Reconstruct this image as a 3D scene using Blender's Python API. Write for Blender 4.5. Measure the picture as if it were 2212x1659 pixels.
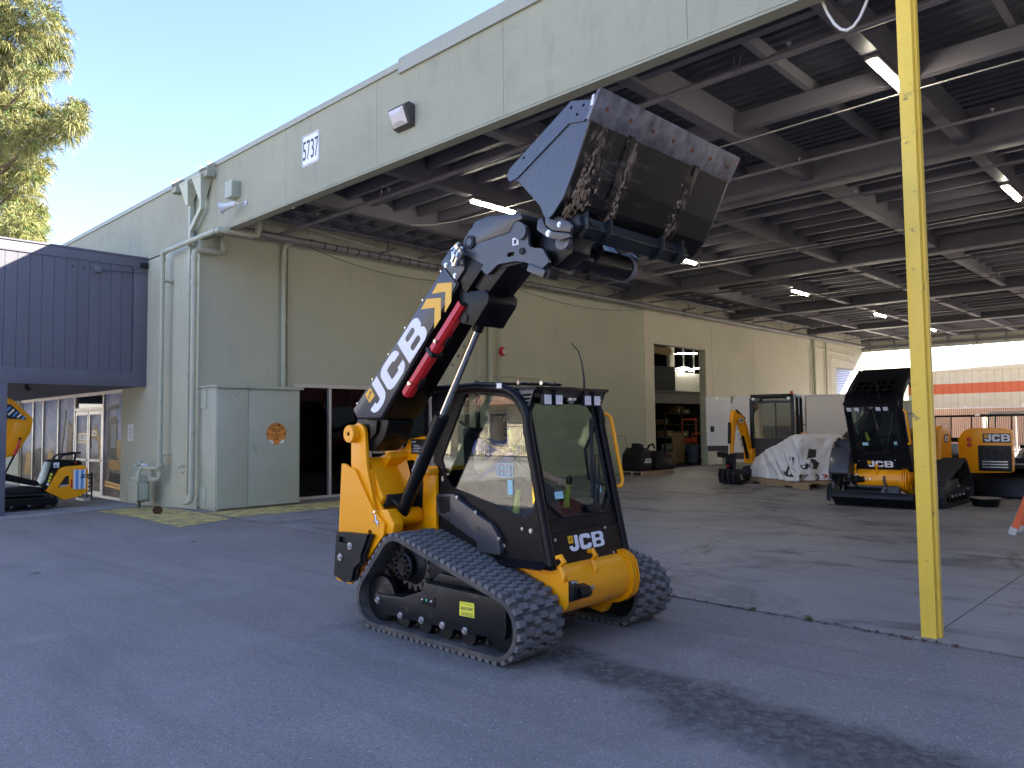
import bpy, bmesh, math, random
from mathutils import Vector, Matrix, noise
for _o in list(bpy.data.objects): bpy.data.objects.remove(_o)
random.seed(7)
S = bpy.context.scene; COL = S.collection
# ---------------------------------------------------------------- camera
YAW, PITCH, ROLL = math.radians(43.75), math.radians(3.2), math.radians(-0.66)
_f = Vector((-math.sin(YAW)*math.cos(PITCH), math.cos(YAW)*math.cos(PITCH), math.sin(PITCH)))
_r = Vector((math.cos(YAW), math.sin(YAW), 0)); _u = _r.cross(_f)
_r2 = _r*math.cos(ROLL)+_u*math.sin(ROLL); _u2 = -_r*math.sin(ROLL)+_u*math.cos(ROLL)
cd = bpy.data.cameras.new('camera'); cam = bpy.data.objects.new('camera', cd); COL.objects.link(cam)
cd.sensor_width = 36; cd.lens = 36*1661/2212; cd.clip_start = 0.05; cd.clip_end = 2000
_m = Matrix((_r2, _u2, -_f)).transposed().to_4x4(); _m.translation = (0, 0, 1.7); cam.matrix_world = _m
S.camera = cam
# ---------------------------------------------------------------- world, sun, exposure
SUNV = Vector((0.62, 1.0, 0.709)).normalized()
w = bpy.data.worlds.new('World'); S.world = w; w.use_nodes = True
wn = w.node_tree; bg = wn.nodes['Background']; sky = wn.nodes.new('ShaderNodeTexSky')
sky.sky_type = 'NISHITA'; sky.sun_disc = False; sky.sun_elevation = math.asin(SUNV.z)
sky.sun_rotation = math.atan2(SUNV.x, SUNV.y); sky.air_density = 1.0; sky.dust_density = 0.25; sky.ozone_density = 3.0
tint = wn.nodes.new('ShaderNodeMix'); tint.data_type = 'RGBA'; tint.blend_type = 'MULTIPLY'; tint.inputs[0].default_value = 1; tint.inputs[7].default_value = (1.04, .93, 1.0, 1)
wn.links.new(sky.outputs[0], tint.inputs[6]); wn.links.new(tint.outputs[2], bg.inputs[0]); bg.inputs[1].default_value = 0.064
sd = bpy.data.lights.new('sun', 'SUN'); sd.energy = 5.0; sd.angle = math.radians(0.53); sd.color = (1, .90, .76)
sun = bpy.data.objects.new('sun', sd); COL.objects.link(sun)
sun.rotation_euler = (-SUNV).to_track_quat('-Z', 'Y').to_euler(); sun.location = (20, 30, 30)
S.view_settings.view_transform = 'Standard'; S.view_settings.look = 'None'
S.view_settings.exposure = 3.05; S.view_settings.gamma = 1.0; S.view_settings.use_curve_mapping = False
S.cycles.max_bounces = 8; S.cycles.diffuse_bounces = 4; S.cycles.glossy_bounces = 4
S.cycles.transparent_max_bounces = 12; S.cycles.sample_clamp_indirect = 4.0
# ---------------------------------------------------------------- helpers
OFF = {}; XF = [None]
def tag(o, label=None, cat=None, group=None, kind=None):
    if label: o['label'] = label
    if cat: o['category'] = cat
    if group: o['group'] = group
    if kind: o['kind'] = kind
    return o
def thing(name, label, cat, loc=(0, 0, 0), group=None):
    o = bpy.data.objects.new(name, None); COL.objects.link(o); o.location = loc
    o.empty_display_size = .1; OFF[o] = Vector(loc); return tag(o, label, cat, group)
def copy_tree(o, parent=None):
    c = o.copy(); COL.objects.link(c); c.parent = parent
    if parent is not None: c.matrix_parent_inverse = o.matrix_parent_inverse.copy()
    for ch in list(o.children): copy_tree(ch, c)
    return c
class MB:
    def __init__(s): s.v = []; s.f = []
    def add(s, v, f):
        n = len(s.v); s.v += [tuple(p) for p in v]; s.f += [tuple(i+n for i in q) for q in f]; return s
    def box(s, x0, x1, y0, y1, z0, z1):
        return s.add([(x0,y0,z0),(x1,y0,z0),(x1,y1,z0),(x0,y1,z0),(x0,y0,z1),(x1,y0,z1),(x1,y1,z1),(x0,y1,z1)],
                     [(0,3,2,1),(4,5,6,7),(0,1,5,4),(1,2,6,5),(2,3,7,6),(3,0,4,7)])
    def obox(s, c, h, ax=(1,0,0), up=(0,0,1)):
        a = Vector(ax).normalized(); u = Vector(up); b = u.cross(a).normalized(); u = a.cross(b); c = Vector(c)
        P = [c+a*h[0]*i+b*h[1]*j+u*h[2]*k for k in (-1,1) for i, j in ((-1,-1),(1,-1),(1,1),(-1,1))]
        return s.add(P, [(0,3,2,1),(4,5,6,7),(0,1,5,4),(1,2,6,5),(2,3,7,6),(3,0,4,7)])
    def prism(s, poly, lo, hi, axis='y'):
        n = len(poly)
        a = sum(poly[i][0]*poly[(i+1)%n][1]-poly[(i+1)%n][0]*poly[i][1] for i in range(n))
        if a < 0: poly = poly[::-1]
        mk = {'y': lambda p, t: (p[0], t, p[1]), 'x': lambda p, t: (t, p[0], p[1]), 'z': lambda p, t: (p[0], p[1], t)}[axis]
        V = [mk(p, lo) for p in poly]+[mk(p, hi) for p in poly]
        flip = axis == 'y'
        F = [tuple(range(n))[::1 if flip else -1], tuple(range(n, 2*n))[::-1 if flip else 1]]
        for i in range(n):
            j = (i+1) % n; q = (i, j, n+j, n+i); F.append(q[::-1] if flip else q)
        return s.add(V, F)
    def cyl(s, p0, p1, r, r2=None, n=16, caps=True, phase=0):
        p0 = Vector(p0); p1 = Vector(p1); r2 = r if r2 is None else r2
        d = (p1-p0).normalized(); a = d.orthogonal().normalized(); b = d.cross(a)
        V = []
        for p, q in ((p0, r), (p1, r2)):
            V += [p+(a*math.cos(2*math.pi*i/n+phase)+b*math.sin(2*math.pi*i/n+phase))*q for i in range(n)]
        F = [(i, (i+1) % n, n+(i+1) % n, n+i) for i in range(n)]
        if caps: F += [tuple(range(n))[::-1], tuple(range(n, 2*n))]
        return s.add(V, F)
    def lathe(s, prof, o, d, n=24):
        o = Vector(o); d = Vector(d).normalized(); a = d.orthogonal().normalized(); b = d.cross(a); m = len(prof)
        V = []
        for r, h in prof: V += [o+d*h+(a*math.cos(2*math.pi*i/n)+b*math.sin(2*math.pi*i/n))*max(r, 1e-5) for i in range(n)]
        F = []
        for k in range(m-1):
            for i in range(n): j = (i+1) % n; F.append((k*n+i, k*n+j, (k+1)*n+j, (k+1)*n+i))
        if prof[0][0] > 1e-4: F.append(tuple(range(n))[::-1])
        if prof[-1][0] > 1e-4: F.append(tuple(range((m-1)*n, m*n)))
        return s.add(V, F)
    def tube(s, pts, r, n=8, caps=True):
        P = [Vector(p) for p in pts]; m = len(P); rr = r if isinstance(r, (list, tuple)) else [r]*m
        T = [((P[min(i+1, m-1)]-P[max(i-1, 0)]).normalized()) for i in range(m)]
        a = T[0].orthogonal().normalized(); V = []
        for i in range(m):
            a = (a-T[i]*a.dot(T[i]))
            a = a.normalized() if a.length > 1e-6 else T[i].orthogonal().normalized()
            b = T[i].cross(a)
            k = 1.0
            if 0 < i < m-1:
                c = (P[i]-P[i-1]).normalized().dot(T[i]); k = 1/max(c, .6)
            V += [P[i]+(a*math.cos(2*math.pi*j/n)+b*math.sin(2*math.pi*j/n))*rr[i]*(k if k < 1.2 else 1.1) for j in range(n)]
        F = [(i*n+j, i*n+(j+1) % n, (i+1)*n+(j+1) % n, (i+1)*n+j) for i in range(m-1) for j in range(n)]
        if caps: F += [tuple(range(n))[::-1], tuple(range((m-1)*n, m*n))]
        return s.add(V, F)
    def ell(s, c, r, nu=14, nv=9):
        c = Vector(c); V = [c+Vector((0, 0, -r[2]))]
        for k in range(1, nv):
            t = -math.pi/2+math.pi*k/nv
            V += [c+Vector((r[0]*math.cos(t)*math.cos(2*math.pi*i/nu), r[1]*math.cos(t)*math.sin(2*math.pi*i/nu), r[2]*math.sin(t))) for i in range(nu)]
        V.append(c+Vector((0, 0, r[2]))); F = []
        for i in range(nu):
            j = (i+1) % nu; F.append((0, 1+j, 1+i)); F.append((len(V)-1, 1+(nv-2)*nu+i, 1+(nv-2)*nu+j))
            for k in range(nv-2): F.append((1+k*nu+i, 1+k*nu+j, 1+(k+1)*nu+j, 1+(k+1)*nu+i))
        return s.add(V, F)
    def quad(s, a, b, c, d): return s.add([a, b, c, d], [(0, 1, 2, 3)])
    def xf(s, M): s.v = [tuple(M @ Vector(p)) for p in s.v]; return s
    def build(s, name, mat, parent=None, bevel=0, seg=2, smooth=None, label=None, cat=None, group=None, kind=None, angle=35, local=False):
        off = OFF.get(parent, Vector()) if parent is not None and not local else Vector()
        if XF[0] is not None: s.xf(XF[0])
        me = bpy.data.meshes.new(name)
        me.from_pydata([tuple(Vector(p)-off) for p in s.v], [], s.f); me.update()
        if bevel:
            bm = bmesh.new(); bm.from_mesh(me); bmesh.ops.remove_doubles(bm, verts=bm.verts, dist=1e-5)
            E = [e for e in bm.edges if len(e.link_faces) == 2 and e.calc_face_angle(0) > math.radians(28)]
            try: bmesh.ops.bevel(bm, geom=E, offset=bevel, segments=seg, profile=.6, affect='EDGES', clamp_overlap=True)
            except Exception: pass
            bm.to_mesh(me); bm.free()
        if smooth or bevel:
            me.polygons.foreach_set('use_smooth', [True]*len(me.polygons)); me.set_sharp_from_angle(angle=math.radians(angle if smooth else 50))
        me.materials.append(MAT[mat] if isinstance(mat, str) else mat)
        return link(name, me, parent, label, cat, group, kind)
def link(name, me, parent=None, label=None, cat=None, group=None, kind=None, loc=None):
    o = bpy.data.objects.new(name, me); COL.objects.link(o)
    if parent is not None: o.parent = parent; OFF[o] = OFF.get(parent, Vector())
    else: OFF[o] = Vector()
    if loc is not None: o.location = loc
    return tag(o, label, cat, group, kind)
def inst(name, src, parent, loc, rot=None, scale=None):
    o = bpy.data.objects.new(name, src.data if hasattr(src, 'data') else src); COL.objects.link(o)
    o.parent = parent; o.location = Vector(loc)-OFF.get(parent, Vector()); OFF[o] = OFF.get(parent, Vector())
    if rot is not None: o.rotation_euler = rot
    if scale is not None: o.scale = scale
    return o
def curve_mesh(splines):
    c = bpy.data.curves.new('c', 'CURVE'); c.dimensions = '2D'; c.fill_mode = 'BOTH'; c.extrude = .5
    for pts in splines:
        sp = c.splines.new('POLY'); sp.points.add(len(pts)-1)
        for p, q in zip(sp.points, pts): p.co = (q[0], q[1], 0, 1)
        sp.use_cyclic_u = True
    o = bpy.data.objects.new('c', c); me = bpy.data.meshes.new_from_object(o)
    r = ([tuple(v.co) for v in me.vertices], [tuple(p.vertices) for p in me.polygons])
    bpy.data.objects.remove(o); bpy.data.curves.remove(c); bpy.data.meshes.remove(me); return r
def font_mesh(txt, bold=0, space=1.0):
    c = bpy.data.curves.new('t', 'FONT'); c.body = txt; c.extrude = .5; c.offset = bold; c.space_character = space; c.align_x = 'CENTER'; c.resolution_u = 3
    o = bpy.data.objects.new('t', c); me = bpy.data.meshes.new_from_object(o)
    r = ([tuple(v.co) for v in me.vertices], [tuple(p.vertices) for p in me.polygons])
    bpy.data.objects.remove(o); bpy.data.curves.remove(c); bpy.data.meshes.remove(me); return r
def place2d(name, vf, o, r, u, w, h, mat, parent, depth=.002):
    """flat lettering: bbox fitted to w x h, centred at o, on the plane r,u, thin relief"""
    V, F = vf; xs = [p[0] for p in V]; ys = [p[1] for p in V]
    cx, cy = (min(xs)+max(xs))/2, (min(ys)+max(ys))/2; sx = w/(max(xs)-min(xs)); sy = h/(max(ys)-min(ys)) if h else sx
    o = Vector(o); r = Vector(r).normalized(); u = Vector(u).normalized(); n = r.cross(u)
    return MB().add([o+r*(p[0]-cx)*sx+u*(p[1]-cy)*sy+n*(p[2]*depth) for p in V], F).build(name, mat, parent)
def arc(cx, cy, r, a0, a1, n=6):
    return [(cx+r*math.cos(math.radians(a0+(a1-a0)*i/n)), cy+r*math.sin(math.radians(a0+(a1-a0)*i/n))) for i in range(n+1)]
def rrect(x0, y0, x1, y1, r, n=4):
    return arc(x1-r, y0+r, r, -90, 0, n)+arc(x1-r, y1-r, r, 0, 90, n)+arc(x0+r, y1-r, r, 90, 180, n)+arc(x0+r, y0+r, r, 180, 270, n)
LETTERS = {}
def letter_shapes():
    t = .27
    J = arc(.26, .3, .3, 180, 270, 6)+arc(.36, .3, .3, 270, 360, 6)+[(.66, 1.0), (.40, 1.0), (.40, .33)]+arc(.34, .3, .06, 0, -90, 3)+arc(.27, .3, .06, 270, 180, 3)+[(.21, .36), (-.04, .36)]
    ox = .76
    C = [(ox+.86, .66), (ox+.86, .74)]+arc(ox+.60, .74, .26, 0, 90, 6)+arc(ox+.26, .74, .26, 90, 180, 6)+arc(ox+.26, .26, .26, 180, 270, 6)+arc(ox+.60, .26, .26, 270, 360, 6)+[(ox+.86, .36), (ox+.60, .36)]+arc(ox+.54, .32, .06, 0, -90, 3)+arc(ox+.33, .32, .06, 270, 180, 3)+arc(ox+.33, .68, .06, 180, 90, 3)+arc(ox+.54, .68, .06, 90, 0, 3)+[(ox+.60, .66)]
    bx = 1.73
    B = [(bx, 0)]+arc(bx+.68, .24, .24, 270, 360, 6)+arc(bx+.80, .34, .12, 0, 60, 3)+arc(bx+.78, .62, .12, -60, 0, 3)+arc(bx+.66, .76, .24, 0, 90, 6)+[(bx, 1)]
    B1 = rrect(bx+.26, .17, bx+.66, .41, .08); B2 = rrect(bx+.26, .60, bx+.64, .83, .08)
    return curve_mesh([J]), curve_mesh([C]), curve_mesh([B, B1, B2])
def jcb_logo(parent, o, r, u, h, mat='decal_white', square=True, depth=.002, stretch=1.0, name='brand_letter'):
    """o = lower left of the word; h = letter height"""
    if not LETTERS: LETTERS['s'] = letter_shapes()
    o = Vector(o); r = Vector(r).normalized(); u = Vector(u).normalized(); n = r.cross(u)
    for V, F in LETTERS['s']:
        MB().add([o+r*p[0]*h*stretch+u*p[1]*h+n*(p[2]+.5)*depth for p in V], F).build(name, mat, parent)
    if square:
        MB().add([o+r*a*h*stretch+u*b*h+n*c*depth for c in (0, 1) for a, b in ((-.06, .52), (.30, .52), (.30, 1), (-.06, 1))],
                 [(3,2,1,0),(4,5,6,7),(0,1,5,4),(1,2,6,5),(2,3,7,6),(3,0,4,7)]).build('brand_square', 'yellow_decal', parent)
        V, F = font_mesh('JCB', .02)
        place2d('brand_small_text', (V, F), o+r*.12*h*stretch+u*.76*h+n*(depth+.0006), r+u*.35, u-r*.2, .24*h, .15*h, 'decal_black', parent, .0008)
def bolt(mb, p, d, r=.012, h=.01):
    d = Vector(d).normalized(); p = Vector(p)
    mb.cyl(p, p+d*h*.35, r*1.5, n=12); mb.cyl(p+d*h*.35, p+d*h, r, n=6); return mb
# ---------------------------------------------------------------- materials
MAT = {}
def _n(nt, t, **k):
    n = nt.nodes.new(t)
    for a, b in k.items():
        if a.startswith('i_'):
            n.inputs[a[2:].replace('_', ' ')].default_value = b
        else: setattr(n, a, b)
    return n
def ramp(nt, fac, stops):
    r = nt.nodes.new('ShaderNodeValToRGB'); e = r.color_ramp.elements
    while len(e) > 1: e.remove(e[-1])
    e[0].position = stops[0][0]; e[0].color = (*stops[0][1], 1) if len(stops[0][1]) == 3 else stops[0][1]
    for p, c in stops[1:]:
        x = e.new(p); x.color = (*c, 1)
    nt.links.new(fac, r.inputs[0]); return r.outputs[0]
def mix(nt, fac, a, b, mode='MIX'):
    m = nt.nodes.new('ShaderNodeMix'); m.data_type = 'RGBA'; m.blend_type = mode
    for sock, val in ((m.inputs[0], fac), (m.inputs[6], a), (m.inputs[7], b)):
        if hasattr(val, 'is_linked'): nt.links.new(val, sock)
        elif isinstance(val, (int, float)): sock.default_value = val
        else: sock.default_value = (*val, 1)
    return m.outputs[2]
def mth(nt, op, a, b=None, clamp=False):
    m = nt.nodes.new('ShaderNodeMath'); m.operation = op; m.use_clamp = clamp
    for i, v in enumerate((a, b)):
        if v is None: continue
        if hasattr(v, 'is_linked'): nt.links.new(v, m.inputs[i])
        else: m.inputs[i].default_value = v
    return m.outputs[0]
def tex(nt, vec, scale, detail=4, rough=.55, dist=0, kind='NOISE'):
    if kind == 'NOISE':
        n = nt.nodes.new('ShaderNodeTexNoise'); n.inputs['Scale'].default_value = scale; n.inputs['Detail'].default_value = detail
        n.inputs['Roughness'].default_value = rough; n.inputs['Distortion'].default_value = dist
    else:
        n = nt.nodes.new('ShaderNodeTexVoronoi'); n.inputs['Scale'].default_value = scale
        n.feature = {'VOR': 'F1', 'EDGE': 'DISTANCE_TO_EDGE'}[kind]
    nt.links.new(vec, n.inputs['Vector']); return n.outputs[0]
def coords(nt, scale=(1, 1, 1), world=False):
    if world: g = nt.nodes.new('ShaderNodeNewGeometry'); o = g.outputs['Position']
    else: g = nt.nodes.new('ShaderNodeTexCoord'); o = g.outputs['Object']
    if scale != (1, 1, 1):
        m = nt.nodes.new('ShaderNodeMapping'); m.inputs['Scale'].default_value = scale; nt.links.new(o, m.inputs[0]); o = m.outputs[0]
    return o
def base(name):
    m = bpy.data.materials.new(name); m.use_nodes = True; MAT[name] = m; nt = m.node_tree
    return m, nt, nt.nodes['Principled BSDF']
def mat(name, col, rough=.5, metal=0., var=.12, vscale=3., spec=.5, bump=0., bscale=60., dirt=None, dscale=5., dthr=(.5, .7), coat=0., rvar=.1, emit=None, world=False, stretch=(1, 1, 1)):
    m, nt, b = base(name); vec = coords(nt, stretch, world)
    n1 = tex(nt, vec, vscale, 5)
    c = ramp(nt, n1, [(.25, tuple(x*(1-var) for x in col)), (.75, tuple(min(x*(1+var), 1) for x in col))])
    if dirt:
        n2 = tex(nt, vec, dscale, 7, .62, .4); f = ramp(nt, n2, [(dthr[0], (0, 0, 0)), (dthr[1], (1, 1, 1))]); c = mix(nt, f, c, dirt)
        r = ramp(nt, f, [(0, (rough,)*3), (1, (min(rough+.3, .95),)*3)]); nt.links.new(r, b.inputs['Roughness'])
    elif rvar:
        n3 = tex(nt, vec, vscale*4, 6); r = ramp(nt, n3, [(.3, (max(rough-rvar, .03),)*3), (.7, (min(rough+rvar, 1),)*3)]); nt.links.new(r, b.inputs['Roughness'])
    else: b.inputs['Roughness'].default_value = rough
    nt.links.new(c, b.inputs['Base Color']); b.inputs['Metallic'].default_value = metal
    b.inputs['Specular IOR Level'].default_value = spec; b.inputs['Coat Weight'].default_value = coat; b.inputs['Coat Roughness'].default_value = .06
    if bump:
        nb = tex(nt, vec, bscale, 4, .6); bp = nt.nodes.new('ShaderNodeBump'); bp.inputs['Strength'].default_value = bump; bp.inputs['Distance'].default_value = .01
        nt.links.new(nb, bp.inputs['Height']); nt.links.new(bp.outputs[0], b.inputs['Normal'])
    if emit: b.inputs['Emission Color'].default_value = (*emit[0], 1); b.inputs['Emission Strength'].default_value = emit[1]
    return m
def glass(name, tint=(.5, .55, .55), ior=1.5, rough=0.0):
    m, nt, b = base(name); nt.nodes.remove(b); out = nt.nodes['Material Output']
    fr = nt.nodes.new('ShaderNodeFresnel'); ge = nt.nodes.new('ShaderNodeNewGeometry')
    io = mth(nt, 'ADD', mth(nt, 'MULTIPLY', ge.outputs['Backfacing'], 1/ior-ior), ior); nt.links.new(io, fr.inputs[0])   # same reflectance on both faces of a thin pane
    tr = nt.nodes.new('ShaderNodeBsdfTransparent'); tr.inputs[0].default_value = (*tint, 1)
    gl = nt.nodes.new('ShaderNodeBsdfGlossy'); gl.inputs['Roughness'].default_value = rough; gl.inputs[0].default_value = (1, 1, 1, 1)
    mx = nt.nodes.new('ShaderNodeMixShader'); nt.links.new(fr.outputs[0], mx.inputs[0]); nt.links.new(tr.outputs[0], mx.inputs[1]); nt.links.new(gl.outputs[0], mx.inputs[2])
    nt.links.new(mx.outputs[0], out.inputs[0]); return m

def ground_mat(name, c0, c1, speck, asphalt=True):
    m, nt, b = base(name); v = coords(nt, world=True)
    big = tex(nt, v, .35, 5, .6, .3); mid = tex(nt, v, 2.2, 6, .65, .5); fine = tex(nt, v, 90, 3, .7)
    c = ramp(nt, big, [(.3, c0), (.7, c1)])
    c = mix(nt, ramp(nt, mid, [(.35, (.25,)*3), (.75, (0,)*3)]), c, tuple(x*.62 for x in c0))
    if asphalt:
        vo = tex(nt, v, 130, kind='VOR'); agg = ramp(nt, vo, [(.0, (1.7,)*3), (.35, (1.05,)*3), (.7, (.5,)*3)])
        c = mix(nt, .55, c, agg, 'MULTIPLY')
        c = mix(nt, ramp(nt, tex(nt, v, 26, 5, .75), [(.38, (.30,)*3), (.6, (0,)*3)]), c, (.10, .095, .09))
        vs = tex(nt, v, 26, kind='VOR'); sp = ramp(nt, vs, [(.0, (1, 1, 1)), (.10, (1, 1, 1)), (.13, (0, 0, 0))])
        gate = ramp(nt, tex(nt, v, 9, 2), [(.47, (0,)*3), (.54, (1,)*3)])
        c = mix(nt, mth(nt, 'MULTIPLY', sp, gate), c, speck)
        # damp tracked-out stain in front of the loader: own shape, along the wheel path
        sep = nt.nodes.new('ShaderNodeSeparateXYZ'); nt.links.new(v, sep.inputs[0])
        nw = tex(nt, v, 1.3, 6, .7, .6)
        nw2 = mth(nt, 'SUBTRACT', nw, .5)
        # distance to path lines (y as function of x)
        def band(x0, y0, x1, y1, wid, amp):
            L = math.hypot(x1-x0, y1-y0); dx, dy = (x1-x0)/L, (y1-y0)/L
            px = mth(nt, 'SUBTRACT', sep.outputs[0], x0); py = mth(nt, 'SUBTRACT', sep.outputs[1], y0)
            t = mth(nt, 'ADD', mth(nt, 'MULTIPLY', px, dx), mth(nt, 'MULTIPLY', py, dy))
            d = mth(nt, 'ABSOLUTE', mth(nt, 'ADD', mth(nt, 'SUBTRACT', mth(nt, 'MULTIPLY', py, dx), mth(nt, 'MULTIPLY', px, dy)), mth(nt, 'MULTIPLY', nw2, amp)))
            e = mth(nt, 'MAXIMUM', mth(nt, 'SUBTRACT', mth(nt, 'MULTIPLY', t, -1), 0.0), mth(nt, 'SUBTRACT', t, L))
            d = mth(nt, 'MAXIMUM', d, mth(nt, 'ADD', mth(nt, 'ADD', e, wid), mth(nt, 'MULTIPLY', nw2, amp)))
            return ramp(nt, mth(nt, 'DIVIDE', d, wid*2), [(.32, (1,)*3), (.62, (0,)*3)])
        st = mth(nt, 'MAXIMUM', band(-3.9, 4.42, -2.5, 4.28, .26, .8), band(-2.7, 4.28, -1.3, 4.05, .42, .9))
        st = mth(nt, 'MAXIMUM', st, band(-1.7, 4.15, 2.6, 3.4, .46, 1.0)); st = mth(nt, 'MAXIMUM', st, mth(nt, 'MULTIPLY', band(-5.8, 4.15, -3.6, 4.15, .40, .6), .55))
        brk = ramp(nt, tex(nt, v, 14, 5, .7, .8), [(.32, (.35,)*3), (.58, (1,)*3)])
        st = mth(nt, 'MULTIPLY', mth(nt, 'MULTIPLY', st, brk), .86)
        c = mix(nt, st, c, (.050, .043, .040))
        # old traffic wear: long faint streaks, patched tone, hairline cracks
        wear = ramp(nt, tex(nt, coords(nt, (.25, 1.6, 1), True), 1.1, 6, .62, .8), [(.48, (0,)*3), (.70, (.45,)*3)]); c = mix(nt, wear, c, (.13, .122, .118))
        pale_ = ramp(nt, tex(nt, coords(nt, (1.0, .4, 1), True), .8, 7, .66, .9), [(.56, (0,)*3), (.74, (.28,)*3)]); c = mix(nt, pale_, c, (.36, .35, .345))
        # small stray drips
        dv = tex(nt, v, .85, kind='VOR'); c = mix(nt, ramp(nt, dv, [(.04, (.85,)*3), (.06, (0,)*3)]), c, (.035, .033, .033))
        r = .86
    else:
        st1 = ramp(nt, tex(nt, coords(nt, (.55, 1.0, 1), True), .9, 7, .68, 1.2), [(.50, (0,)*3), (.66, (.75,)*3)])
        c = mix(nt, st1, c, (.055, .050, .050))
        st2 = ramp(nt, tex(nt, coords(nt, (1.3, .5, 1), True), .7, 8, .7, 1.5), [(.58, (0,)*3), (.68, (.8,)*3)])
        c = mix(nt, st2, c, (.03, .027, .027))
        pale = ramp(nt, tex(nt, v, 2.1, 8, .75, 1.8), [(.55, (0,)*3), (.72, (.45,)*3)]); c = mix(nt, pale, c, (.30, .29, .29))
        pud = ramp(nt, tex(nt, v, .42, kind='VOR'), [(.10, (.7,)*3), (.16, (0,)*3)]); c = mix(nt, mth(nt, 'MULTIPLY', pud, ramp(nt, tex(nt, v, 5, 4, .7), [(.4, (0,)*3), (.55, (1,)*3)])), c, (.018, .016, .016))
        vs = tex(nt, v, 20, kind='VOR'); c = mix(nt, mth(nt, 'MULTIPLY', ramp(nt, vs, [(.04, (1,)*3), (.05, (0,)*3)]), ramp(nt, tex(nt, v, 3, 2), [(.6, (0,)*3), (.65, (1,)*3)])), c, speck)
        r = .55
    nt.links.new(c, b.inputs['Base Color'])
    rr = ramp(nt, mid, [(.3, (r-.12,)*3), (.7, (r+.1,)*3)]); nt.links.new(rr, b.inputs['Roughness'])
    b.inputs['Specular IOR Level'].default_value = .35
    bp = nt.nodes.new('ShaderNodeBump'); bp.inputs['Strength'].default_value = .55 if asphalt else .15; bp.inputs['Distance'].default_value = .004
    nt.links.new(tex(nt, v, 110, kind='VOR') if asphalt else fine, bp.inputs['Height']); nt.links.new(bp.outputs[0], b.inputs['Normal'])
    return m
ground_mat('asphalt', (.285, .258, .238), (.365, .328, .302), (.62, .62, .62))
ground_mat('concrete', (.245, .236, .236), (.345, .332, .330), (.6, .6, .6), False)
mat('sidewalk', (.36, .355, .35), .85, var=.2, vscale=1.5, bump=.2, dirt=(.16, .155, .15), dscale=1.2, dthr=(.5, .72), world=True)

def stucco(name, col, streak=(.2, .2, .18), amt=.35, bump=.35):
    m, nt, b = base(name); v = coords(nt, world=True)
    c = ramp(nt, tex(nt, v, .5, 5, .6), [(.3, tuple(x*.93 for x in col)), (.7, tuple(x*1.06 for x in col))])
    c = mix(nt, ramp(nt, tex(nt, coords(nt, (1.6, 1.6, .35), True), 2.4, 8, .72, .6), [(.52, (0,)*3), (.72, (amt,)*3)]), c, streak)
    c = mix(nt, ramp(nt, tex(nt, coords(nt, (.7, .7, 2.2), True), 3.1, 8, .75, .9), [(.56, (0,)*3), (.70, (amt*.9,)*3)]), c, tuple(x*.6 for x in col))
    c = mix(nt, ramp(nt, tex(nt, coords(nt, (.35, .35, 1.4), True), 1.1, 7, .7, 1.4), [(.52, (0,)*3), (.70, (amt*.5,)*3)]), c, tuple(min(x*1.3, .9) for x in col))
    nt.links.new(c, b.inputs['Base Color']); b.inputs['Roughness'].default_value = .8; b.inputs['Specular IOR Level'].default_value = .3
    bp = nt.nodes.new('ShaderNodeBump'); bp.inputs['Strength'].default_value = bump; bp.inputs['Distance'].default_value = .006
    nt.links.new(tex(nt, v, 55, 5, .65), bp.inputs['Height']); nt.links.new(bp.outputs[0], b.inputs['Normal']); return m
stucco('wall_green', (.475, .485, .372), amt=.14); stucco('fascia_green', (.35, .35, .262), amt=.36); stucco('wall_cream', (.62, .58, .45), amt=.14)
stucco('far_tan', (.60, .52, .38), amt=.15)
mat('green_metal', (.415, .448, .355), .42, var=.05, bump=.03, bscale=30, dirt=(.24, .26, .23), dscale=2.2, dthr=(.62, .75))
mat('green_pipe', (.44, .455, .345), .45, var=.08, dirt=(.25, .26, .22), dscale=6, dthr=(.6, .75))
mat('cap_metal', (.33, .335, .27), .5, var=.06)
mat('blue_board', (.112, .112, .138), .7, var=.12, vscale=2, bump=.25, bscale=40, stretch=(1, 1, .15), world=True)
mat('blue_trim', (.125, .125, .15), .65, var=.1, vscale=2, bump=.12, world=True)
mat('soffit', (.16, .16, .19), .8)
mat('ceiling_steel', (.140, .134, .155), .55, var=.15, vscale=.8, bump=.05, world=True)
mat('ceiling_deck', (.066, .068, .085), .5, var=.2, vscale=.6, world=True)
mat('ceiling_pipe', (.19, .175, .19), .45, var=.15)
mat('cable_grey', (.45, .44, .42), .5); mat('cable_white', (.75, .73, .68), .45); mat('cable_black', (.012, .012, .013), .5)
mat('light_housing', (.20, .19, .18), .5)
mat('light_tube', (1, .97, .9), .4, var=0, emit=((1, .90, .72), 12.0))
mat('post_yellow', (.92, .62, .075), .42, var=.07, vscale=4, bump=.12, bscale=25, dirt=(.40, .28, .10), dscale=9, dthr=(.62, .70))
mat('paint_yellow', (.78, .62, .20), .85, var=.2, dirt=(.22, .2, .14), dscale=4, dthr=(.42, .7), world=True)
mat('white_metal', (.78, .78, .77), .4, var=.04); mat('sign_white', (.82, .82, .84), .4, var=.03); mat('sign_ink', (.03, .035, .05), .5)
mat('paper', (.78, .78, .76), .7, var=.04)
mat('alu', (.55, .55, .56), .35, metal=.85, var=.06); mat('alu_frame', (.62, .60, .57), .4, metal=.5, var=.05)
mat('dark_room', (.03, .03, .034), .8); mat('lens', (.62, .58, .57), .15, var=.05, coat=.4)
mat('bronze', (.06, .055, .05), .45); mat('orange_sticker', (.72, .27, .05), .35, var=.08); mat('sticker_back', (.22, .25, .27), .4, metal=.3)
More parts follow.
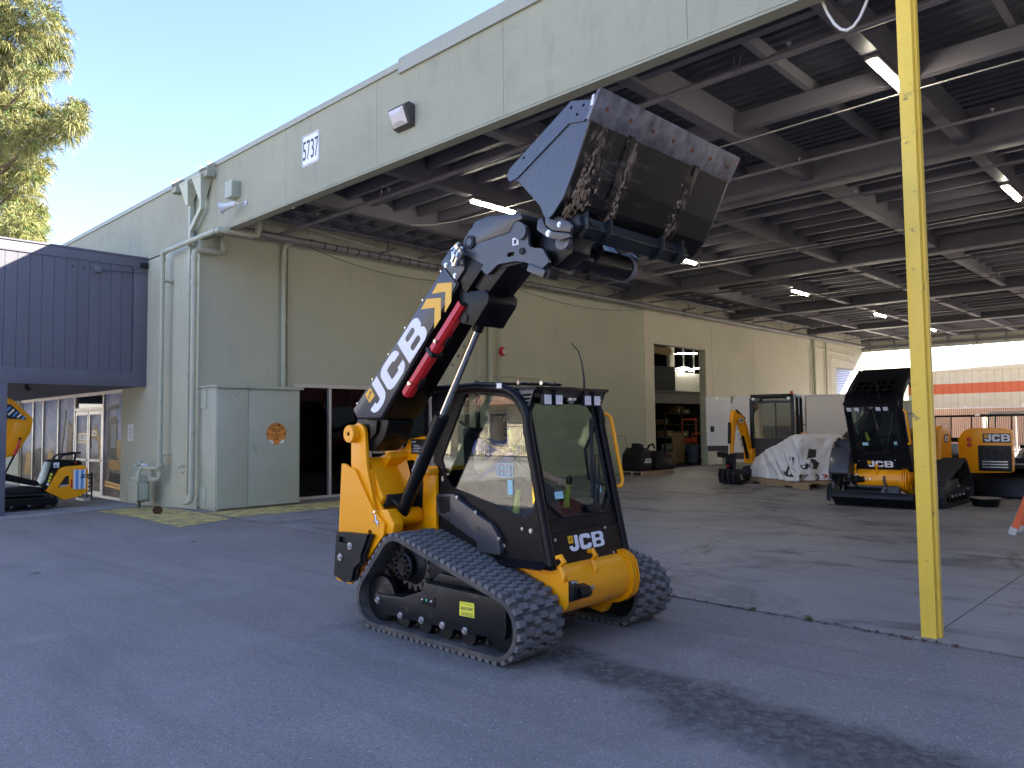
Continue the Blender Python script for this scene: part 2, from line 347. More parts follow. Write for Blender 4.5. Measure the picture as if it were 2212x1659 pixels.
mat('weed', (.07, .13, .03), .7, var=.4); mat('dead_leaf', (.10, .05, .03), .9, var=.4, vscale=30)
mat('jcb_yellow', (1.0, .385, .0), .36, var=.035, vscale=2, coat=.12, spec=.4, dirt=(.62, .30, .06), dscale=4, dthr=(.60, .82))
mat('yellow_worn', (1.0, .38, .002), .40, var=.06, vscale=6, coat=.08, dirt=(.50, .27, .08), dscale=5, dthr=(.58, .74))
mat('jcb_black', (.006, .006, .008), .36, var=.2, vscale=4, rvar=.08, spec=.25)
mat('black_satin', (.007, .007, .009), .40, var=.15, vscale=5, rvar=.1, spec=.22)
mat('black_dusty', (.009, .009, .011), .42, var=.2, vscale=5, spec=.3, dirt=(.13, .11, .09), dscale=7, dthr=(.60, .80))
mat('panel_grey', (.055, .057, .068), .33, var=.08, vscale=3, rvar=.05, coat=.1)
mat('plastic_black', (.010, .010, .012), .5, var=.1, spec=.35)
mat('rubber', (.15, .146, .142), .8, var=.3, vscale=9, bump=.3, bscale=70, dirt=(.17, .155, .135), dscale=8, dthr=(.50, .72))
mat('rubber_band', (.06, .058, .058), .7, var=.3, vscale=8, dirt=(.16, .13, .105), dscale=6, dthr=(.46, .68))
mat('rubber_clean', (.022, .022, .024), .7, var=.3, vscale=9)
mat('steel_dusty', (.10, .095, .09), .6, metal=.5, var=.25, vscale=9, dirt=(.20, .17, .135), dscale=6, dthr=(.45, .65))
mat('chrome', (.70, .69, .66), .12, metal=1., var=.03, rvar=.03); mat('bolt_steel', (.62, .62, .60), .28, metal=.9)
mat('wear_plate', (.15, .15, .17), .5, metal=.3, var=.75, vscale=9, bump=.3, bscale=20, dirt=(.30, .20, .14), dscale=6, dthr=(.60, .74))
mat('bucket_black', (.010, .014, .017), .38, var=.3, vscale=6, rvar=.12, bump=.05, bscale=30)
mat('bucket_side', (.062, .068, .090), .30, var=.08, vscale=2, coat=.3, rvar=.05)
mat('mud', (.30, .225, .155), .95, var=.4, vscale=25, bump=.8, bscale=60)
mat('rust', (.20, .075, .03), .85, var=.4, vscale=20)
mat('decal_white', (.80, .81, .84), .35, var=.03); mat('decal_black', (.012, .012, .013), .4); mat('yellow_decal', (.85, .45, .02), .35, var=.03)
mat('decal_blue', (.08, .35, .75), .35, var=.03); mat('label_yellow', (.85, .80, .06), .5, var=.05); mat('label_green', (.05, .5, .25), .4)
mat('pale_blue', (.35, .62, .68), .5, var=.02)
mat('red_paint', (.62, .018, .022), .32, var=.06, coat=.2); mat('red_lens', (.55, .01, .015), .15, coat=.5)
mat('lamp_face', (.75, .76, .8), .2, var=.05, coat=.5); mat('seat_fabric', (.022, .022, .024), .9, var=.2)
mat('hiviz', (.55, .62, .05), .8, var=.15)
glass('cab_glass', (.84, .89, .87), 1.42); glass('side_glass', (.86, .91, .89), 1.72); glass('dark_glass', (.40, .46, .45), 1.28); glass('store_glass', (.22, .24, .26), 1.4); glass('clear_glass', (.88, .91, .90), 1.4)
# ---------------------------------------------------------------- ground
YF, XW = 7.38, -16.56
def gz(x): return -0.1*max(0, min(1, (-16.6-x)/3.0))
def sheet(xs, ys, dz, name, mat, parent=None, **k):
    mb = MB(); V = [(x, y, gz(x)+dz) for y in ys for x in xs]; n = len(xs)
    mb.add(V, [(j*n+i, j*n+i+1, (j+1)*n+i+1, (j+1)*n+i) for j in range(len(ys)-1) for i in range(n-1)])
    return mb.build(name, mat, parent, **k)
sheet([-700, -60, -19.6, -19, -18, -17, -16.6, -10, 0, 60, 700], [-700, -60, 0, 60, 700], 0, 'asphalt_ground', 'asphalt', kind='structure')
def poly_sheet(pts, z, name, mat, parent=None, th=0, **k):
    mb = MB(); mb.prism([(p[0], p[1]) for p in pts], z-max(th, .003), z, 'z'); return mb.build(name, mat, parent, **k)
# concrete floor under the canopy, cast in bays with open joints
FRONT = [(-16.56, 7.22), (-14.5, 7.10), (-10, 6.93), (-4.4, 6.68), (-1.26, 6.57), (16, 6.45)]
def fy(x):
    for (a, b), (c, d) in zip(FRONT, FRONT[1:]):
        if x <= c: return b+(d-b)*(x-a)/(c-a)
    return FRONT[-1][1]
slab = poly_sheet(FRONT+[(16, 48), (-16.56, 48)], .0035, 'concrete_floor', 'asphalt', kind='structure')
xj = [-16.55, -13.2, -9.45, -5.65, -1.89, 2.0, 6.0, 10.0, 16.0]; yj = [0, 11.1, 15.6, 20.1, 24.6, 29.1, 33.6, 38.1, 42.6, 47.9]
for i in range(len(xj)-1):
    for j in range(len(yj)-1):
        a, b = xj[i]+.006, xj[i+1]-.006; y1 = yj[j+1]-.006
        if j == 0:
            mid = [(x, fy(x)) for x, _ in FRONT if a < x < b]
            pts = [(a, fy(a))]+mid+[(b, fy(b)), (b, y1), (a, y1)]
        else: pts = [(a, yj[j]+.006), (b, yj[j]+.006), (b, y1), (a, y1)]
        poly_sheet(pts, .010, 'slab_bay', 'concrete', slab)
# sidewalk under the annex
xs = [-60, -30, -19.6, -19.0]
mb = MB(); E0 = [(-18.35, -30), (-18.35, 4.1), (-18.95, 6.2), (-19.0, 7.4)]
for k in range(3):
    (a, b), (c, d) = E0[k], E0[k+1]
    mb.add([(-19.6, b, -.092), (a, b, gz(a)+.008), (c, d, gz(c)+.008), (-19.6, d, -.092)], [(0, 1, 2, 3)])
    mb.add([(-60, b, -.092), (-19.6, b, -.092), (-19.6, d, -.092), (-60, d, -.092)], [(0, 1, 2, 3)])
    mb.add([(a, b, gz(a)+.008), (a+.001, b, gz(a)-.05), (c+.001, d, gz(c)-.05), (c, d, gz(c)+.008)], [(0, 1, 2, 3)])
mb.build('sidewalk', 'sidewalk', kind='structure')
poly = [(-18.9, 6.05), (-17.3, 5.75), (-17.0, 5.35), (-18.55, 5.2)]
mb = MB(); mb.add([(x, y, gz(x)+.004) for x, y in poly], [(0, 1, 2, 3)]); mb.build('asphalt_patch', 'rubber_clean' if 0 else 'asphalt', kind='structure')
# yellow keep-clear hatching: one object for the marking, each bar a child
hat = thing('keep_clear_marking', 'worn yellow hatching painted on the ground below the gas meter', 'road marking', (-16.3, 6.4, 0))
hat['kind'] = 'structure'; del hat['category']; del hat['label']
Q = [(-18.55, 5.97), (-13.7, 5.80), (-14.2, 7.02), (-18.9, 7.22)]
def clip(poly, n, d0, d1):
    def half(P, sgn, d):
        R = []
        for i in range(len(P)):
            a, b = P[i], P[(i+1) % len(P)]; fa = sgn*(a[0]*n[0]+a[1]*n[1]-d); fb = sgn*(b[0]*n[0]+b[1]*n[1]-d)
            if fa >= 0: R.append(a)
            if fa*fb < 0: t = fa/(fa-fb); R.append((a[0]+(b[0]-a[0])*t, a[1]+(b[1]-a[1])*t))
        return R
    P = half(poly, 1, d0); return half(P, -1, d1) if len(P) > 2 else []
dv = Vector((1.53, .68)).normalized(); nn = (-dv.y, dv.x)
ds = [p[0]*nn[0]+p[1]*nn[1] for p in Q]; d = min(ds)
while d < max(ds):
    P = clip(Q, nn, d, d+.215)
    mbh = MB()
    for (u0, u1) in ((-19.6, -16.6), (-16.6, 0)):
        P2 = clip(P, (1, 0), u0, u1) if len(P) > 2 else []
        if len(P2) > 2: mbh.add([(x, y, gz(x)+.007) for x, y in P2], [tuple(range(len(P2)))])
    if mbh.v: mbh.build('hatch_bar', 'paint_yellow', hat)
    d += .27
Q2 = [(-15.6, 7.12), (-14.3, 7.12), (-14.2, 11.2), (-15.6, 11.2)]; dv = Vector((.5, 1)).normalized(); nn = (-dv.y, dv.x)
ds = [p[0]*nn[0]+p[1]*nn[1] for p in Q2]; d = min(ds)
while d < max(ds):
    P = clip(Q2, nn, d, d+.22)
    if len(P) > 2: MB().add([(x, y, .0135) for x, y in P], [tuple(range(len(P)))]).build('hatch_bar', 'paint_yellow', hat)
    d += .27
# debris and weeds in the joint between asphalt and slab
rd = random.Random(3); mb = MB()
for k in range(420):
    x = rd.uniform(-4.6, 1.5) if k < 300 else rd.uniform(-14, -4); y = fy(x)-.01+rd.gauss(0, .018); z = .008
    a = rd.uniform(0, 6.28); l = rd.uniform(.012, .035); wv = l*rd.uniform(.25, .6)
    if rd.random() > .35+.5*abs(math.sin(x*2.1)): continue
    dx, dy = math.cos(a), math.sin(a)
    mb.add([(x-dx*l, y-dy*l, z), (x+dy*wv, y-dx*wv, z+.006), (x+dx*l, y+dy*l, z+.01), (x-dy*wv, y+dx*wv, z+.004)], [(0, 1, 2, 3)])
mb.build('leaf_litter', 'dead_leaf', kind='stuff')
for x, s, lb in ((-3.35, 1.0, 'leafy weed tuft with debris nearest the yellow post'), (-2.83, 1.25, 'broad green weed sprouting in the slab joint left of the yellow post'),
                 (-4.6, .8, 'tiny weed tuft in the slab joint beside the far track'), (-4.28, .7, 'small low weed in the slab joint between the track and taller weeds')):
    root = thing('joint_weed', lb, 'weed', (x, fy(x), .006), 'weeds in the slab joint'); mb = MB()
    for k in range(22):
        a = rd.uniform(0, 6.28); l = rd.uniform(.02, .06)*s; h = rd.uniform(.005, .03)*s; wv = .007*s; dx, dy = math.cos(a), math.sin(a)
        o = Vector((x, fy(x), .008)); p = o+Vector((dx*l*.5, dy*l*.5, h)); q = o+Vector((dx*l, dy*l, h*.7)); sd_ = Vector((-dy, dx, 0))*wv
        mb.add([o, p+sd_, q, p-sd_], [(0, 1, 2, 3)])
    mb.build('leaves', 'weed', root)

# ---------------------------------------------------------------- warehouse
wh = thing('warehouse_building', 'pale green stucco warehouse whose deep fascia carries the number sign', 'building', (XW, YF, 0))
def rects(a0, a1, z0, z1, holes):
    """split a rectangle around holes -> list of solid rects (a0,a1,z0,z1)"""
    As = sorted({a0, a1, *[h[0] for h in holes], *[h[1] for h in holes]}); As = [a for a in As if a0 <= a <= a1]; out = []
    for p, q in zip(As, As[1:]):
        hs = sorted([h for h in holes if h[0] < (p+q)/2 < h[1]], key=lambda h: h[2]); z = z0
        for h in hs:
            if h[2] > z: out.append((p, q, z, h[2]))
            z = max(z, h[3])
        if z < z1: out.append((p, q, z, z1))
    return out
# side wall (faces +X), panels with open joints over a backing wall
H_SIDE = [(9.69, 14.05, -.3, 2.80), (25.28, 29.2, -.3, 4.88), (43.5, 47.25, -.3, 4.83)]
mb = MB()
for a, b, z0, z1 in rects(YF+.02, 56, -.3, 7.05, H_SIDE): mb.box(XW-.32, XW-.05, a, b, z0, z1)
mb.build('backing_wall', 'wall_green', wh)
seams = [YF+.01, 16.77, 24.62, 29.73, 33.57, 40.19, 47.6, 56]
for a, b in zip(seams, seams[1:]):
    mb = MB()
    for p, q, z0, z1 in rects(a+.007, b-.007, -.3, 7.03, H_SIDE): mb.box(XW-.049, XW, p, q, z0, z1)
    mb.build('wall_panel', 'wall_cream' if a > 24 else 'wall_green', wh)
# facade (faces -Y)
H_F = [(-30.5, -21.07, -.3, 2.80)]
mb = MB()
for a, b, z0, z1 in rects(-60, XW-.33, -.3, 5.90, H_F): mb.box(a, b, YF, YF+.3, z0, z1)
mb.build('facade_wall', 'wall_green', wh)
MB().box(XW-.329, XW-.001, YF-.002, YF+.02, -.3, 5.90).build('corner_face', 'wall_green', wh)
MB().box(XW-.30, XW-.22, YF-.012, YF-.003, -.2, 5.9).build('corner_strip', 'green_pipe', wh)
# fascia panels and coping
fs = [-60, -45, -33.8, -28.4, -25.6, -22.88, -19.92, -15.77, -12.88, -10.03, -7.15, -4.3, -1.4, 1.5, 4.4, 7.3, 10.2, 13.1, 16]
for a, b in zip(fs, fs[1:]):
    top = 7.40 if a < -10.1 else 7.42
    MB().box(a+.003, b-.003, YF-.012, YF+.16, 5.93, top).build('fascia_panel', 'fascia_green', wh)
MB().box(-60, 16, YF+.005, YF+.15, 5.96, 7.39).build('fascia_core', 'cap_metal', wh)
MB().box(-60, -9.42, YF-.035, YF+.30, 7.401, 7.47).box(-60, -9.42, YF-.045, YF-.0125, 7.36, 7.43).build('coping', 'cap_metal', wh)
MB().box(-9.415, 16, YF-.042, YF+.30, 7.421, 7.52).box(-9.415, 16, YF-.055, YF-.0125, 7.27, 7.48).build('coping', 'cap_metal', wh)
MB().box(-15.9, 16, YF-.022, YF-.0125, 5.935, 5.965).box(-15.9, 16, YF-.02, YF+.17, 5.90, 5.929).build('fascia_drip_edge', 'fascia_green', wh)
MB().box(XW-.3, 16, YF+.175, YF+.22, 6.0, 7.1).build('fascia_backing', 'ceiling_steel', wh)
# warehouse roof and inner rooms
MB().box(-60, XW-.33, YF+.31, 56, 7.06, 7.20).build('roof_slab', 'cap_metal', wh)
def room(name, x0, x1, y0, y1, z0, z1, mat, open_):
    mb = MB(); P = {'x0': [(x0,y0,z0),(x0,y1,z0),(x0,y1,z1),(x0,y0,z1)], 'x1': [(x1,y0,z0),(x1,y1,z0),(x1,y1,z1),(x1,y0,z1)], 'y0': [(x0,y0,z0),(x1,y0,z0),(x1,y0,z1),(x0,y0,z1)],
          'y1': [(x0,y1,z0),(x1,y1,z0),(x1,y1,z1),(x0,y1,z1)], 'z0': [(x0,y0,z0),(x1,y0,z0),(x1,y1,z0),(x0,y1,z0)], 'z1': [(x0,y0,z1),(x1,y0,z1),(x1,y1,z1),(x0,y1,z1)]}
    for k, q in P.items():
        if k not in open_: mb.quad(*q)
    return mb.build(name, mat, wh)
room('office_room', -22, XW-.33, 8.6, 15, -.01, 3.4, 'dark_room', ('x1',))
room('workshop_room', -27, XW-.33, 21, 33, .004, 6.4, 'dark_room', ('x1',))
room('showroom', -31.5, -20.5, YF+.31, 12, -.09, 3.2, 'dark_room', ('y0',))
# storefront on the side wall: aluminium frame, dark panes
sf = MB().box(XW-.12, XW+.02, 9.69, 14.05, 2.72, 2.80).box(XW-.12, XW+.02, 9.69, 14.05, .012, .07)
for y in (9.69, 10.68, 11.9, 12.92, 13.97): sf.box(XW-.12, XW+.018, y, y+.07, .071, 2.719)
sfo = sf.build('window_frame', 'alu_frame', wh)
for a, b in ((9.77, 10.67), (10.76, 11.89), (11.98, 12.91), (13.0, 13.96)):
    MB().box(XW-.06, XW-.052, a, b, .072, 2.718).build('window_pane', 'store_glass', sfo)
# storefront on the facade: printed panes and a glazed door
GZ = -.09
sf = MB().box(-30.5, -21.07, YF+.03, YF+.15, 2.71, 2.80).box(-30.5, -24.92, YF+.03, YF+.15, GZ, GZ+.07).box(-22.5, -21.07, YF+.03, YF+.15, GZ, GZ+.07)
cols = [-30.5, -29.1, -28.0, -26.45, -24.9, -22.55, -21.14]
for x in cols: sf.box(x, x+.09, YF+.031, YF+.149, GZ+.071 if x not in (-24.9, -22.55) else GZ, 2.709)
sf.box(-24.8, -22.56, YF+.032, YF+.148, 2.30, 2.38)
sfo = sf.build('shopfront_frame', 'alu_frame', wh)
# flat window graphics: printed film with sky, earth and machine shapes
def film():
    m, nt, b = base('window_film'); v = coords(nt, world=True); sp = nt.nodes.new('ShaderNodeSeparateXYZ'); nt.links.new(v, sp.inputs[0])
    zz = mth(nt, 'DIVIDE', sp.outputs[2], 2.8)
    c = ramp(nt, zz, [(0, (.15, .13, .11)), (.16, (.24, .21, .18)), (.36, (.24, .24, .27)), (.44, (.42, .47, .60)), (.75, (.33, .43, .70)), (1, (.22, .30, .56))])
    c = mix(nt, ramp(nt, tex(nt, coords(nt, (1, 1, 1.6), True), 1.4, 6, .6, .6), [(.45, (0,)*3), (.68, (.7,)*3)]), c, (.70, .71, .78))
    gnd_ = ramp(nt, tex(nt, v, 7, 6, .7), [(.4, (.06, .055, .05)), (.65, (.26, .23, .20))]); c = mix(nt, ramp(nt, zz, [(.30, (.8,)*3), (.4, (0,)*3)]), c, gnd_)
    nt.links.new(c, b.inputs['Base Color']); b.inputs['Roughness'].default_value = .4; b.inputs['Specular IOR Level'].default_value = .03
film()
for a, b in ((-30.41, -29.11), (-29.0, -28.01), (-27.9, -26.46), (-26.36, -24.91), (-22.45, -21.15)):
    MB().box(a, b, YF+.08, YF+.088, GZ+.072, 2.708).build('window_pane', 'window_film', sfo)
MB().box(-24.79, -22.57, YF+.08, YF+.088, 2.382, 2.708).build('transom_pane', 'store_glass', sfo)
for a, b in ((-24.78, -23.70), (-23.66, -22.58)):
    d = MB().box(a, a+.09, YF+.04, YF+.12, GZ+.005, 2.29).box(b-.09, b, YF+.04, YF+.12, GZ+.005, 2.29).box(a+.091, b-.091, YF+.04, YF+.12, GZ+.005, GZ+.16).box(a+.091, b-.091, YF+.04, YF+.12, 2.18, 2.29).build('shop_door', 'alu_frame', wh)
    MB().box(a+.091, b-.091, YF+.075, YF+.083, GZ+.161, 2.179).build('door_pane', 'window_film', d)
    MB().box(a+.05, b-.05, YF+.015, YF+.039, .88, .95).build('push_bar', 'white_metal', d)
# pictures printed on the film (flat print): machine silhouettes
FP = [YF+.0765]
def film_print(name, polys, x0, s, mat_):
    for P in polys:
        FP[0] -= .0006; MB().prism([(x0+p[0]*s, GZ+p[1]*s) for p in P], FP[0], YF+.0785, 'y').build(name, mat_, sfo)
mat('film_machine', (.42, .26, .06), .3, var=.25, vscale=5, spec=.03); mat('film_dark', (.025, .027, .03), .3, var=.3, vscale=6, spec=.03); mat('film_brown', (.10, .055, .028), .3, var=.4, vscale=9, spec=.03); mat('film_glass', (.16, .2, .27), .3, spec=.03)
film_print('printed_cab', [[(.25, 1.0), (.9, 1.0), (.9, 2.1), (.75, 2.2), (.35, 2.15)]], -22.42, 1, 'film_dark')
film_print('printed_cab_window', [[(.4, 1.35), (.8, 1.35), (.8, 2.0), (.45, 1.98)]], -22.42, 1, 'film_glass')
film_print('printed_body', [[(.3, .78), (1.2, .78), (1.2, 1.05), (.3, 1.05)], [(.85, 1.1), (1.22, 1.1), (1.22, 1.55), (.85, 1.55)]], -22.42, 1, 'film_machine')
film_print('printed_track', [[(.25, .35), (1.2, .3), (1.25, .68), (.35, .7)]], -22.42, 1, 'film_dark')
film_print('printed_boom', [[(.15, 1.1), (.35, 1.2), (.3, 2.4), (1.0, 2.45), (1.0, 2.55), (.2, 2.5)]], -22.46, .98, 'film_dark')
film_print('printed_banner', [[(.02, .36), (1.27, .30), (1.27, .46), (.02, .52)]], -22.43, .9, 'yellow_decal')
place2d('printed_words', font_mesh('YOUR CONSTRUCTION EQUIPMENT'), (-21.85, YF+.0655, GZ+.37), (1, 0, -.05), (0, 0, 1), 1.05, .06, 'sign_ink', sfo, .001)
film_print('printed_boom', [[(.02, 1.95), (.55, 2.1), (.85, 1.7), (.95, 1.0), (.8, 1.0), (.65, 1.6), (.45, 1.75), (.02, 1.7)]], -23.6, .93, 'film_machine')
film_print('printed_bucket', [[(.1, 1.3), (.45, 1.5), (.35, 2.4), (.15, 2.2)]], -23.9, .9, 'film_dark')
film_print('printed_stump', [[(.55, .75), (1.2, .75), (1.15, 1.6), (1.35, 2.3), (1.0, 2.0), (.75, 2.25), (.7, 1.6)]], -26.3, .98, 'film_brown')
film_print('printed_arm', [[(.05, .9), (.15, .9), (.35, 1.6), (.55, 2.4), (.45, 2.5), (.25, 1.8)]], -26.3, 1, 'film_dark')
film_print('printed_machine', [[(.5, .3), (1.2, .3), (1.2, 1.0), (.9, 1.25), (.55, 1.2)]], -28.0, 1, 'film_machine')
film_print('printed_machine', [[(.15, .35), (.9, .35), (.9, 1.0), (.7, 1.3), (.15, 1.2)]], -29.0, 1, 'film_dark')
film_print('printed_machine', [[(.3, .4), (1.1, .4), (1.1, 1.1), (.6, 1.2)]], -30.4, 1, 'film_machine')
jcb_logo(sfo, (-23.5, YF+.0655, 1.58), (1, 0, 0), (0, 0, 1), .16, square=False)
MB().box(-24.62, -23.86, YF+.0655, YF+.0705, 1.38, 1.66).build('door_sticker_edge', 'yellow_decal', sfo)
MB().box(-24.60, -23.88, YF+.0635, YF+.0652, 1.42, 1.62).build('door_sticker', 'decal_black', sfo)
jcb_logo(sfo, (-24.22, YF+.0630, 1.45), (1, 0, 0), (0, 0, 1), .13, square=False)
place2d('door_sticker_word', font_mesh('TOTAL', .02), (-24.41, YF+.0627, 1.515), (1, 0, 0), (0, 0, 1), .32, .13, 'decal_white', sfo, .001)
# roll-up door at the far end, each slat its own piece
rdoor = MB().box(XW-.14, XW-.11, 43.42, 47.33, -.01, 4.9).build('rollup_door', 'alu_frame', wh)
slat = MB().cyl((0, -1.87, 0), (0, 1.87, 0), .052, n=8).build('slat', 'alu', rdoor, local=True); slat.location = (-.1, 45.375-YF, .06)
for k in range(1, 49): inst('slat', slat, rdoor, (XW-.10, 45.375, .06+k*.098))
# far end fascia of the canopy: pale sheet on rails
MB().box(XW, 16, 47.6, 47.75, 5.91, 7.2).build('far_fascia', 'cap_metal', wh)
for z in (6.05, 6.45, 6.85): MB().box(XW, 16, 47.5, 47.598, z, z+.09).build('fascia_rail', 'ceiling_steel', wh)
for k in range(22): MB().box(XW+.4+k*1.4, XW+.46+k*1.4, 47.48, 47.599, 5.95, 7.0).build('fascia_stud', 'ceiling_steel', wh)
# ---------------------------------------------------------------- canopy roof steel
cr = thing('canopy_roof', 'dark painted steel roof of girders, beams and ribbed decking over the loading bay', 'canopy', (0, 27, 6.5))
mb = MB(); x0, x1 = XW+.01, 16.0; y = YF+.3; prof = []
while y < 47.5:
    prof += [(y, 7.05), (y+.09, 7.05), (y+.115, 7.10), (y+.205, 7.10)]; y += .23
n = len(prof); mb.add([(x, p[0], p[1]) for x in (x0, x1) for p in prof], [(i, i+1, n+i+1, n+i) for i in range(n-1)])
mb.box(x0, x1, YF+.25, 47.7, 7.13, 7.25); mb.build('roof_deck', 'ceiling_deck', cr)
GY = [14.95, 23.35, 31.6, 40.0]
for gy in GY:
    MB().box(XW+.01, 16, gy-.25, gy+.25, 6.36, 7.03).build('girder', 'ceiling_steel', cr, bevel=.01)
BX = [-14.05, -11.35, -8.65, -6.0, -3.3, -.65, 2.0, 4.7, 7.4, 10.1, 12.8]
spans = [(YF+.23, 14.695)]+[(a+.255, b-.255) for a, b in zip(GY, GY[1:]+[47.45])]
for (a, b) in spans:
    src = MB().box(-.1, .1, a, b, 6.44, 6.90).build('beam', 'ceiling_steel', cr); src.location.x = BX[0]-OFF[cr].x
    for x in BX[1:]: inst('beam', src, cr, (x, OFF[cr].y, OFF[cr].z), None)
    src.location = Vector((BX[0]-OFF[cr].x, 0, 0))
# purlins along X between the beams
pl = MB().box(-1.24, 1.24, -.05, .05, -.12, .12).build('purlin', 'ceiling_steel', cr, local=True); pl.location = (-15.3, 8.15-27, .30)
def prow(y, xa=-99, xb=7):
    for p, q in zip([XW]+BX, BX):
        if xa <= (p+q)/2 <= xb: inst('purlin', pl, cr, ((p+q)/2, y, 6.80))
y = 8.15
while y < 14.5: prow(y, -99 if y > 8.2 else -15, -8.7); y += .66
for (a, b) in spans[1:]:
    y = a+.45
    while y < b-.2: prow(y, -99, 1.5); y += .86
for y in (8.8, 11.55): # bridging in the right part of the first bay
    for p, q in zip(BX, BX[1:]):
        if -8.7 <= p < 3: MB().box(p+.101, q-.101, y-.07, y+.07, 6.50, 6.78).build('bridging', 'ceiling_steel', cr)
for p, q in zip(BX, BX[1:]):
    if -8.7 <= p < 3: MB().box((p+q)/2-.05, (p+q)/2+.05, YF+.24, 14.69, 6.80, 6.98).build('light_beam', 'ceiling_steel', cr)
# lit strip lamps
def lamp(x, y, lb):
    t = thing('strip_lamp', lb, 'lamp', (x, y, 6.39), 'strip lamps under the canopy')
    MB().box(x-.085, x+.085, y-.66, y+.66, 6.375, 6.43).build('housing', 'light_housing', t, bevel=.015)
    MB().cyl((x, y-.62, 6.36), (x, y+.62, 6.36), .048, n=14).build('diffuser', 'light_tube', t, smooth=True)
ords = ['nearest', 'second', 'third', 'fourth', 'farthest']
for k, y in enumerate((11.35, 18.95, 26.75, 35.0, 42.4)): lamp(-11.35, y, f'lit white strip lamp, {ords[k]} in the row along the stucco side wall')
for k, y in enumerate((10.85, 18.3, 26.0, 34.0, 41.5)): lamp(-3.3, y, f'lit white strip lamp, {ords[k]} in the row behind the yellow post')
for k, y in enumerate((11, 18.6, 26.4, 34, 41.7)): lamp(4.7, y, f'lit strip lamp, {ords[k]} in the row well right of the yellow post')
# pipes and conduits under the roof
def pipe(name, pts, r, mat_, lb, cat='pipe', group=None, couplers=(), n=10):
    t = thing(name, lb, cat, pts[0], group); MB().tube(pts, r, n).build('pipe_run', mat_, t, smooth=True)
    for p, d in couplers: MB().cyl(Vector(p)-Vector(d)*.05, Vector(p)+Vector(d)*.05, r*1.28, n=n).build('coupling', mat_, t, smooth=True)
    return t
ax = Vector((1, 0, 0))
t = pipe('sprinkler_pipe', [(XW+.2, 9.2, 6.30), (14, 9.05, 6.30)], .045, 'ceiling_pipe', 'thick sprinkler pipe just behind the fascia, running full width', couplers=[((x, 9.2-(x+16)*.005, 6.3), (1, 0, 0)) for x in (-13.2, -10.5, -7.2, -4.1)])
for x in (-14.2, -12.3, -9.2, -6.9, -4.6, -2.2): MB().tube([(x-.05, 9.13, 6.5), (x-.03, 9.08, 6.27), (x, 9.05, 6.25), (x+.03, 9.08, 6.27), (x+.05, 9.13, 6.5)], .006, 5).build('hanger', 'ceiling_pipe', t)
for x in (-12.0, -8.1, -3.9): MB().cyl((x, 9.1, 6.345), (x, 9.1, 6.40), .016, n=8).cyl((x, 9.1, 6.40), (x, 9.1, 6.412), .035, n=10).build('sprinkler_head', 'alu', t)
SP = [(13.35, 'second sprinkler pipe, in front of the first big girder'), (16.1, 'sprinkler pipe just behind the first big girder'), (20.2, 'sprinkler pipe halfway between first and second girder'), (24.6, 'sprinkler pipe just behind the second girder'), (28.6, 'sprinkler pipe ahead of the third girder'), (33.0, 'sprinkler pipe behind the third girder'), (37.0, 'sprinkler pipe ahead of the fourth girder'), (44.0, 'sprinkler pipe nearest the far open end of the canopy')]
for y, lb in SP:
    t = pipe('sprinkler_pipe', [(XW+.3, y, 6.36), (14, y, 6.36)], .03, 'ceiling_pipe', lb, group='sprinkler branch pipes', n=8)
    for x in range(-15, 2, 3):
        MB().cyl((x+.4, y, 6.38), (x+.4, y, 6.44), .012, n=6).cyl((x+.4, y, 6.44), (x+.4, y, 6.45), .03, n=8).build('sprinkler_head', 'alu', t)
        MB().tube([(x-.6, y-.04, 6.8), (x-.55, y, 6.32), (x-.5, y+.04, 6.8)], .005, 4).build('hanger', 'ceiling_pipe', t)
for y, x0_, lb in ((11.65, -13.9, 'thin pale conduit crossing the front bay below the beams'), (19.9, -12, 'thin pale conduit in the bay behind the first girder'), (27.9, -12, 'thin pale conduit in the third bay'), (36.2, -12, 'thin pale conduit in the fourth bay')):
    pipe('light_conduit', [(x0_, y-.5, 6.42), (x0_+.4, y-.15, 6.41), (x0_+1.1, y, 6.40), (-7, y, 6.36), (-3.3, y, 6.40), (1, y, 6.37), (9, y, 6.40)], .011, 'cable_grey', lb, 'conduit', 'lamp conduits', n=6)
# pipes along the side wall
t = pipe('main_pipe', [(XW+.32, 7.85, 6.20), (XW+.32, 47, 6.20)], .085, 'ceiling_pipe', 'fat grey main pipe hung along the stucco side wall', couplers=[((XW+.32, y, 6.2), (0, 1, 0)) for y in (10, 14.8, 21, 27, 34, 40)])
for k in range(26): MB().cyl((XW+.32, 10.3+k*.33, 6.2), (XW+.32, 10.33+k*.33, 6.2), .092, n=10).build('tie_wrap', 'cable_black', t)
for y in (9.9, 13.5, 17, 20.5, 24, 28, 32, 36, 40, 44): MB().cyl((XW+.32, y, 6.28), (XW+.32, y, 6.9), .008, n=5).box(XW, XW+.5, y-.02, y+.02, 6.88, 6.92).build('hanger', 'ceiling_pipe', t)
t = pipe('upper_wall_pipe', [(XW+.42, 7.7, 6.64), (XW+.42, 46, 6.66)], .06, 'ceiling_pipe', 'thinner pipe hung above the fat main pipe along the side wall', couplers=[((XW+.42, y, 6.65), (0, 1, 0)) for y in (9.4, 12.6, 18, 25, 33)])
for y in (12.2, 17.2, 22.2, 27.2, 32.2, 37.2): MB().cyl((XW+.42, y, 6.60), (XW+.42, y, 6.36), .025, n=8).cyl((XW+.15, y, 6.36), (XW+.75, y, 6.36), .03, n=8).build('branch_stub', 'ceiling_pipe', t)
